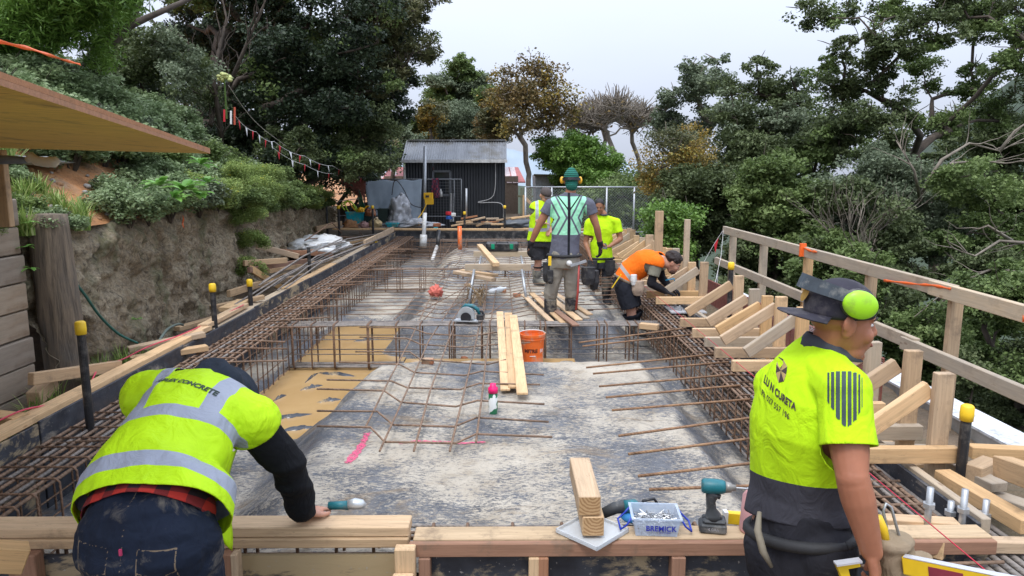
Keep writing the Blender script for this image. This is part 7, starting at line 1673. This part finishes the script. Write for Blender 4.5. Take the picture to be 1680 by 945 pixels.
def pouch(root, c, w, d, h, rt, mat=PCH, name='tool_pouch'):
    c = V(c); m = MB(); m.loft([(c + V((0, 0, -h)), w*.7, d*.6, rt), (c + V((0, 0, -h*.6)), w, d, rt), (c, w*.95, d*.9, rt), (c + V((0, 0, .012)), w*1.04, d, rt)], 14)
    me = remesh(m, .008, 2, name, mat); wrinkle(me, .005, 12, 3); return place(name, me, root)

# ---------- standing man seen from behind, green beanie ----------
def man_beanie():
    Y0 = 7.95; f0 = Pm(905, 538); Y0 = f0.y
    q = lambda x, y, d=0: Py(x, y, Y0 + d)
    root = thing('person', 'man seen from behind in green beanie, yellow earmuffs and mint green harness vest', 'person', (q(922, 540).x, Y0, 0))
    J = dict(pelvis=q(925, 428), waist=q(928, 392), chest=q(930, 355), shl=q(934, 330), neck=q(936, 316), shL=q(903, 336), shR=q(966, 336), elL=q(883, 372), wrL=q(870, 402, .06), elR=q(979, 372), wrR=q(985, 402, .08),
             hipL=q(913, 434), hipR=q(938, 434), knL=q(903, 484, .03), knR=q(937, 482, .03), hf=(-.05, .98, -.1), hu=(0, .1, 1), head=q(937, 297, .02), toeL=(-.15, 1, 0), toeR=(.55, .8, 0), wd=1.0, dp=1.0)
    J['anL'] = V((q(903, 500).x, Y0, mem_z(q(903, 500).x, Y0) + .09)); J['anR'] = V((q(938, 500).x, Y0 + .0, mem_z(q(938, 500).x, Y0) + .09))
    J['handL'] = (V((-.1, .1, -1)), V((.8, .4, 0)), .7, 1.1, -1); J['handR'] = (V((.05, .15, -1)), V((-.8, .4, 0)), .7, 1.1, 1)
    b, P, Bm = body(J, .010, SK1, root); face_parts(root, P, Bm)
    def bf(m): m.ell(P(0, -.006, .045), (.089, .110, .098), Bm, 20, 14); m.ell(P(0, -.01, .10), (.06, .075, .06), Bm, 16, 10)
    GRN = NM('green_knit', .9); w = GRN.N.new('ShaderNodeTexWave'); w.bands_direction = 'Z'; w.inputs['Scale'].default_value = 14; w.inputs['Distortion'].default_value = 1; GRN.L(GRN.vec(), w.inputs['Vector']); GRN.col(GRN.ramp(w.outputs['Fac'], [(.2, (.004, .075, .055)), (.8, (.012, .16, .115))])); GRN.bump(w.outputs['Fac'], .6, .01)
    m = MB(); bf(m); m.chain([P(0, -.03, -.03), P(0, -.04, -.055)], [.078, .072], 14); me = remesh(m, .008, 3, 'beanie', GRN.m); trim(me, [(P(0, .06, .01), Bm @ V((0, .75, -.6)), .16)]); place('beanie', me, root)
    for s in (-1, 1): m = MB(); m.ell(P(s*.108, .0, .01), (.026, .032, .044), Bm, 18, 10); m.build('earmuff_cup', simple('amber_cup', (.75, .42, .03), .4) if s < 0 else bpy.data.materials['amber_cup'], root, smooth=True)
    m = MB(); vs = []
    for i in range(21):
        a = R(-90 + 180*i/20); c0 = P(.108*math.sin(a), -.122*math.cos(a), .018); u_ = Bm @ V((0, 0, .017)); n_ = (c0 - P(0, 0, .02)).normalized()*.004; vs += [c0 - u_ - n_, c0 + u_ - n_, c0 + u_ + n_, c0 - u_ + n_]
    m.add(vs, [(4*i+j, 4*i+(j+1) % 4, 4*i+4+(j+1) % 4, 4*i+4+j) for i in range(20) for j in range(4)]); m.build('headband', PLASTIC_BLACK, root)
    # grey shirt with mint harness printed pattern area
    ctr = V(J['chest']); x0 = q(932, 360).x; z0, z1 = q(932, 384).z, q(932, 322).z; hx = (q(962, 360).x - q(902, 360).x)/2
    def mint(p):
        if p.y > Y0: return -1
        u = (p.x - x0)/hx; w_ = (p.z - z0)/(z1 - z0)
        e = min(1 - abs(u)*(1.0 + .12*(w_ - .5)), w_, 1 - w_ + .0)*hx
        v = min(abs(u) - .085, 1)*hx
        ch_ = .5 + .5*abs(u)*0
        k1 = abs((abs(u) - abs(w_ - .45)*1.05) - .12) ; k2 = abs((abs(u) - abs(w_ - .45)*1.05) - .52)
        return min(e, v, (k1 - .055)*hx, (k2 - .055)*hx)
    def strap(p):
        if p.y > Y0: return -1
        u = abs(p.x - x0); return max(min(.014 - u, 1), min(.010 - abs(u - (p.z - q(932, 345).z)*.75), p.z - q(932, 345).z))
    GS = cloth_mat('grey_tshirt', (.125, .13, .165), (.07, .075, .10), .6, attr='mint', c3=(.34, .75, .50), attr2='strap', c4=(.015, .016, .02))
    shirt(J, root, GS, sl=.42, hem=.035, attrs=[('mint', mint), ('strap', strap)], vox=.008)
    trousers(J, root, cloth_mat('khaki_trousers', (.27, .25, .21), (.07, .065, .06), .60)); gumboots(J, root)
    for s in 'LR':
        m = MB(); k = V(J['kn'+s]); m.loft([(k + V((0, 0, -.04)), .076, .078, (1, 0, 0)), (k + V((0, 0, .04)), .084, .087, (1, 0, 0)), (k + V((0, 0, .09)), .080, .084, (1, 0, 0))], 14); me = remesh(m, .01, 2, 'knee_pad', bpy.data.materials['khaki_trousers']); wrinkle(me, .006, 9, 2); place('knee_pad', me, root)
    GLV = cloth_mat('black_glove', (.022, .022, .025), (.1, .09, .08), .6); gloves(J, root, GLV); bl = belt(J, root)
    rt = V((1, 0, 0)); pouch(root, q(897, 432, -.02), .05, .07, .22, rt); pouch(root, q(903, 445, -.14), .035, .03, .15, rt); pouch(root, q(965, 440, -.05), .085, .06, .20, rt); pouch(root, q(975, 445, .05), .06, .06, .22, rt)
    m = MB(); m.box(q(902, 428, -.17), (.035, .02, .11)); m.build('tape_handle', YEL, root)
    m = MB(); m.tube([q(950, 432, -.17), q(948, 480, -.19), q(945, 508, -.17)], [.010, .014, .013], 8); hm = m.build('hammer_handle', simple('red_handle', (.35, .05, .04), .5), root, smooth=True)
    m = MB(); m.beam(q(936, 436, -.18), q(962, 428, -.18), .025, .03); m.build('hammer_head', STEEL, hm)
    m = MB(); m.ell(q(934, 432, -.17), (.035, .03, .035), None, 12, 8); m.build('tape_roll', WHITEP, root, smooth=True)
    return J
JB = man_beanie()

# ---------- lime polo man facing the camera ----------
def man_polo():
    f0 = Pm(990, 496); Y0 = f0.y; q = lambda x, y, d=0: Py(x, y, Y0 + d)
    root = thing('person', 'man facing the camera in lime polo shirt, dark trousers and gumboots, looking at his phone', 'person', (f0.x, Y0, f0.z))
    J = dict(pelvis=q(987, 432), waist=q(986, 408), chest=q(987, 381), shl=q(988, 362), neck=q(990, 352, -.02), shR=q(967, 366), shL=q(1011, 365), elR=q(961, 398), wrR=q(968, 420, -.14), elL=q(1018, 392, -.03), wrL=q(1000, 404, -.27),
             hipR=q(977, 436), hipL=q(998, 436), knR=q(971, 462, -.05), knL=q(996, 462, -.05), hf=(-.12, -.95, -.28), hu=(0, -.2, 1), head=q(983, 339, -.04), toeL=(.2, -1, 0), toeR=(-.5, -.9, 0), wd=1.05, dp=1.1)
    J['anR'] = q(968, 484, -.05); J['anL'] = q(994, 490, -.05)
    J['handL'] = (V((-.8, -.4, .0)), V((0, -.3, 1)), .9, 1.0, 1); J['handR'] = (V((.1, -.3, -1)), V((.6, 0, 0)), .5, 1.0, 1)
    b, P, Bm = body(J, .010, SK2, root, arms=1.05); face_parts(root, P, Bm)
    m = MB(); m.ell(P(0, -.014, .048), (.081, .100, .083), Bm, 18, 12); me = m.mesh('hair', HAIRB, True); trim(me, [(P(0, .05, .055), Bm @ V((0, .8, -.45)), .2)]); place('hair', me, root)
    shirt(J, root, cloth_mat('lime_polo_plain', LIME, (.35, .5, .05), .68), sl=.60, hem=.03)
    m = MB(); nk = V(J['neck']); m.tube([nk + V((.062*math.cos(a), .062*math.sin(a) - .01*(a > 3.2), .006 + .012*math.sin(a))) for a in [2*math.pi*i/20 for i in range(21)]], .014, 8); m.build('collar', bpy.data.materials['charcoal_collar'], root, smooth=True)
    trousers(J, root, cloth_mat('dark_work_trousers', (.035, .038, .048), (.15, .13, .11), .58)); gumboots(J, root)
    for s in 'LR': m = MB(); k = V(J['kn'+s]); m.loft([(k + V((0, -.01, -.08)), .075, .08, (1, 0, 0)), (k + V((0, -.01, 0)), .088, .09, (1, 0, 0)), (k + V((0, 0, .06)), .082, .085, (1, 0, 0))], 14); place('knee_pad', remesh(m, .01, 2, 'knee_pad', simple('muddy_pad', (.12, .105, .085), .85) if s == 'L' else bpy.data.materials['muddy_pad']), root)
    belt(J, root, z=.09); pouch(root, q(972, 428, -.17), .085, .05, .18, (1, 0, 0)); pouch(root, q(1001, 428, -.15), .085, .05, .24, (1, 0, .1))
    t = thing('phone', 'small dark phone in the hand of the man in the lime polo', 'phone', q(992, 404, -.33)); m = MB(); m.box((0, 0, 0), (.07, .14, .01), Matrix.Rotation(R(35), 3, 'X')); m.build('case', PLASTIC_BLACK, t, local=True, bevel=.003)
man_polo()

# ---------- man in a lime vest, half hidden on the left ----------
def man_half():
    f0 = Pm(883, 468); Y0 = f0.y; q = lambda x, y, d=0: Py(x, y, Y0 + d)
    root = thing('person', 'man in lime hi-vis vest, grey cap, shorts and gumboots, half hidden behind the beanie man', 'person', (f0.x, Y0, f0.z))
    J = dict(pelvis=q(886, 396), waist=q(887, 376), chest=q(890, 353), shl=q(893, 337), neck=q(895, 330), shL=q(878, 341), shR=q(908, 341, .1), elL=q(874, 357), wrL=q(886, 366, -.2), elR=q(912, 360), wrR=q(905, 375, -.1),
             hipL=q(881, 400), hipR=q(898, 400), knL=q(883, 430), knR=q(905, 428, .1), hf=(.35, -.75, -.45), hu=(.1, -.35, .9), head=q(895, 321, -.05), toeL=(.9, -.3, 0), toeR=(.9, -.4, 0), wd=1.0, dp=1.0)
    J['anL'] = q(880, 458); J['anR'] = q(903, 456, .1); J['handL'] = (V((1, 0, 0)), V((0, 0, -1)), .5, 1, 1); J['handR'] = (V((-.5, -.5, -.5)), V((0, 0, -1)), .5, 1, 1)
    b, P, Bm = body(J, .011, SK3, root); face_parts(root, P, Bm)
    def cf(m): m.ell(P(0, 0, .05), (.086, .105, .085), Bm, 18, 10)
    m = MB(); cf(m); me = m.mesh('cap', cloth_mat('grey_cap', (.09, .075, .07), None), True); trim(me, [(P(0, 0, .035), Bm @ V((0, 0, -1)), .3)]); c_ = place('cap', me, root); thicken(c_, .004)
    m = MB(); m.add([P(x*.07, .09 + (.05 if j else 0)*(1 - x*x*.4), .04 - .01*j) for x in (-1, -.5, 0, .5, 1) for j in (0, 1)], [(2*i, 2*i+2, 2*i+3, 2*i+1) for i in range(4)]); thicken(m.build('brim', bpy.data.materials['grey_cap'], c_), .004)
    shirt(J, root, cloth_mat('olive_tshirt', (.13, .14, .10), None), sl=.6, hem=.05)
    zc = V(J['waist']).z
    def tp(p): return max(.026 - abs(p.z - zc - .0), min(.024 - abs(abs(p.x - V(J['chest']).x) - .09), p.z - zc))
    shirt(J, root, cloth_mat('lime_vest', LIME, None, attr='tape', c3=(.4, .43, .46)), k=.034, hem=.01, sleeve=False, name='vest', attrs=[('tape', tp)])
    trousers(J, root, cloth_mat('dark_shorts', (.03, .03, .035), None), cut=.85, name='shorts'); gumboots(J, root, cloth_mat('grey_boot', (.12, .12, .115), (.3, .27, .2), .5), top=.55)
man_half()

# ---------- bending man in orange vest ----------
def man_orange():
    Y0 = 8.6; q = lambda x, y, d=0: Py(x, y, Y0 + d)
    root = thing('person', 'curly haired man in orange vest and dark shorts bending over the right rebar cage', 'person', (q(1036, 560).x, Y0, -.33))
    J = dict(pelvis=q(1027, 462), waist=q(1036, 445), chest=q(1055, 431, -.02), shl=q(1073, 427, -.03), neck=q(1086, 427, -.03), shR=q(1077, 432, -.20), shL=q(1080, 424, .15), elR=q(1068, 465, -.22), wrR=q(1092, 478, -.2), elL=q(1085, 455, .14), wrL=q(1100, 472, -.02),
             hipR=q(1024, 470, -.10), hipL=q(1030, 470, .09), knR=q(1036, 512, -.1), knL=q(1040, 510, .12), hf=(.80, -.12, -.50), hu=(.55, -.1, .8), head=q(1103, 431, -.05), toeL=(1, -.1, 0), toeR=(1, -.3, 0), wd=.98, dp=1.0)
    J['anR'] = V((q(1035, 540).x, Y0 - .12, -.12)); J['anL'] = V((q(1043, 540).x, Y0 + .10, -.12))
    J['handR'] = (V((.9, -.1, -.35)), V((0, 0, -1)), .8, 1.05, 1); J['handL'] = (V((.9, -.3, -.5)), V((0, 0, -1)), .8, 1.05, -1)
    b, P, Bm = body(J, .010, SK3, root); face_parts(root, P, Bm)
    rr = random.Random(4); m = MB(); m.ell(P(0, -.016, .05), (.086, .105, .085), Bm, 16, 10)
    for i in range(110):
        a, e = rr.uniform(0, 6.28), rr.uniform(-.1, 1.5); d = V((math.cos(a)*math.cos(e), math.sin(a)*math.cos(e), math.sin(e)))
        if d.y > .75 and d.z < .5: continue
        m.ell(P(d.x*.085, -.016 + d.y*.104, .045 + d.z*.084), (.020,)*3, None, 8, 6)
    place('hair', remesh(m, .006, 1, 'hair', simple('curly_hair', (.022, .014, .012), .7, var=.6, scale=90, bump=1)), root)
    m = MB(); m.ell(P(0, .052, -.085), (.054, .052, .040), Bm, 14, 8); me = m.mesh('beard', simple('stubble', (.10, .05, .035), .8), True); trim(me, [(P(0, .05, -.068), Bm @ V((0, 0, 1)), .2)]); place('beard', me, root)
    shirt(J, root, cloth_mat('khaki_tshirt', (.22, .21, .16), None), sl=.62, hem=.04)
    ax = (V(J['shl']) - V(J['pelvis'])).normalized(); pe = V(J['pelvis'])
    def tp(p): t = (p - pe).dot(ax); return .022 - abs(t - .07)
    shirt(J, root, cloth_mat('orange_vest', (.90, .17, .01), None, attr='tape', c3=(.38, .36, .33)), k=.034, hem=.0, sleeve=False, name='vest', attrs=[('tape', tp)], wr=(.010, 6, 2))
    BK = cloth_mat('black_arm_sleeve', (.014, .014, .018), None)
    for s in 'LR':
        m = MB(); a, e, w_ = V(J['sh'+s]), V(J['el'+s]), V(J['wr'+s]); m.chain([a.lerp(e, .66), e, e.lerp(w_, .5), w_.lerp(e, .08)], [.054, .052, .048, .038], 14); place('arm_sleeve', remesh(m, .009, 2, 'arm_sleeve', BK), root)
    gloves(J, root, bpy.data.materials['black_glove'])
    trousers(J, root, cloth_mat('black_work_shorts', (.02, .022, .03), (.08, .08, .08), .62), cut=.80, name='shorts', k=.022); gumboots(J, root, BOOT, top=.6)
    belt(J, root, z=.02, mat=simple('tan_belt', (.18, .14, .10), .8)); pouch(root, q(1047, 462, -.20), .075, .055, .17, (1, 0, 0), simple('pale_pouch', (.36, .27, .2), .85, bump=.5)); pouch(root, q(1040, 452, -.22), .04, .03, .12, (1, 0, 0), WHITEP)
    m = MB(); m.beam(q(1004, 472, -.2), q(1019, 450, -.22), .03, .012); m.build('tape_measure', YEL, root)
    t = thing('tie_tool', 'blue looped tying tool in the hand of the bending orange vest man', 'tool', q(1104, 470, -.2)); m = MB(); m.tube([q(1092, 460, -.2), q(1106, 457, -.2), q(1108, 466, -.2), q(1100, 476, -.2), q(1096, 478, -.2)], .008, 8); m.build('loop', simple('blue_tool', (.02, .2, .35), .4), t, smooth=True)
man_orange()

bpy.data.scenes.remove(TMP)
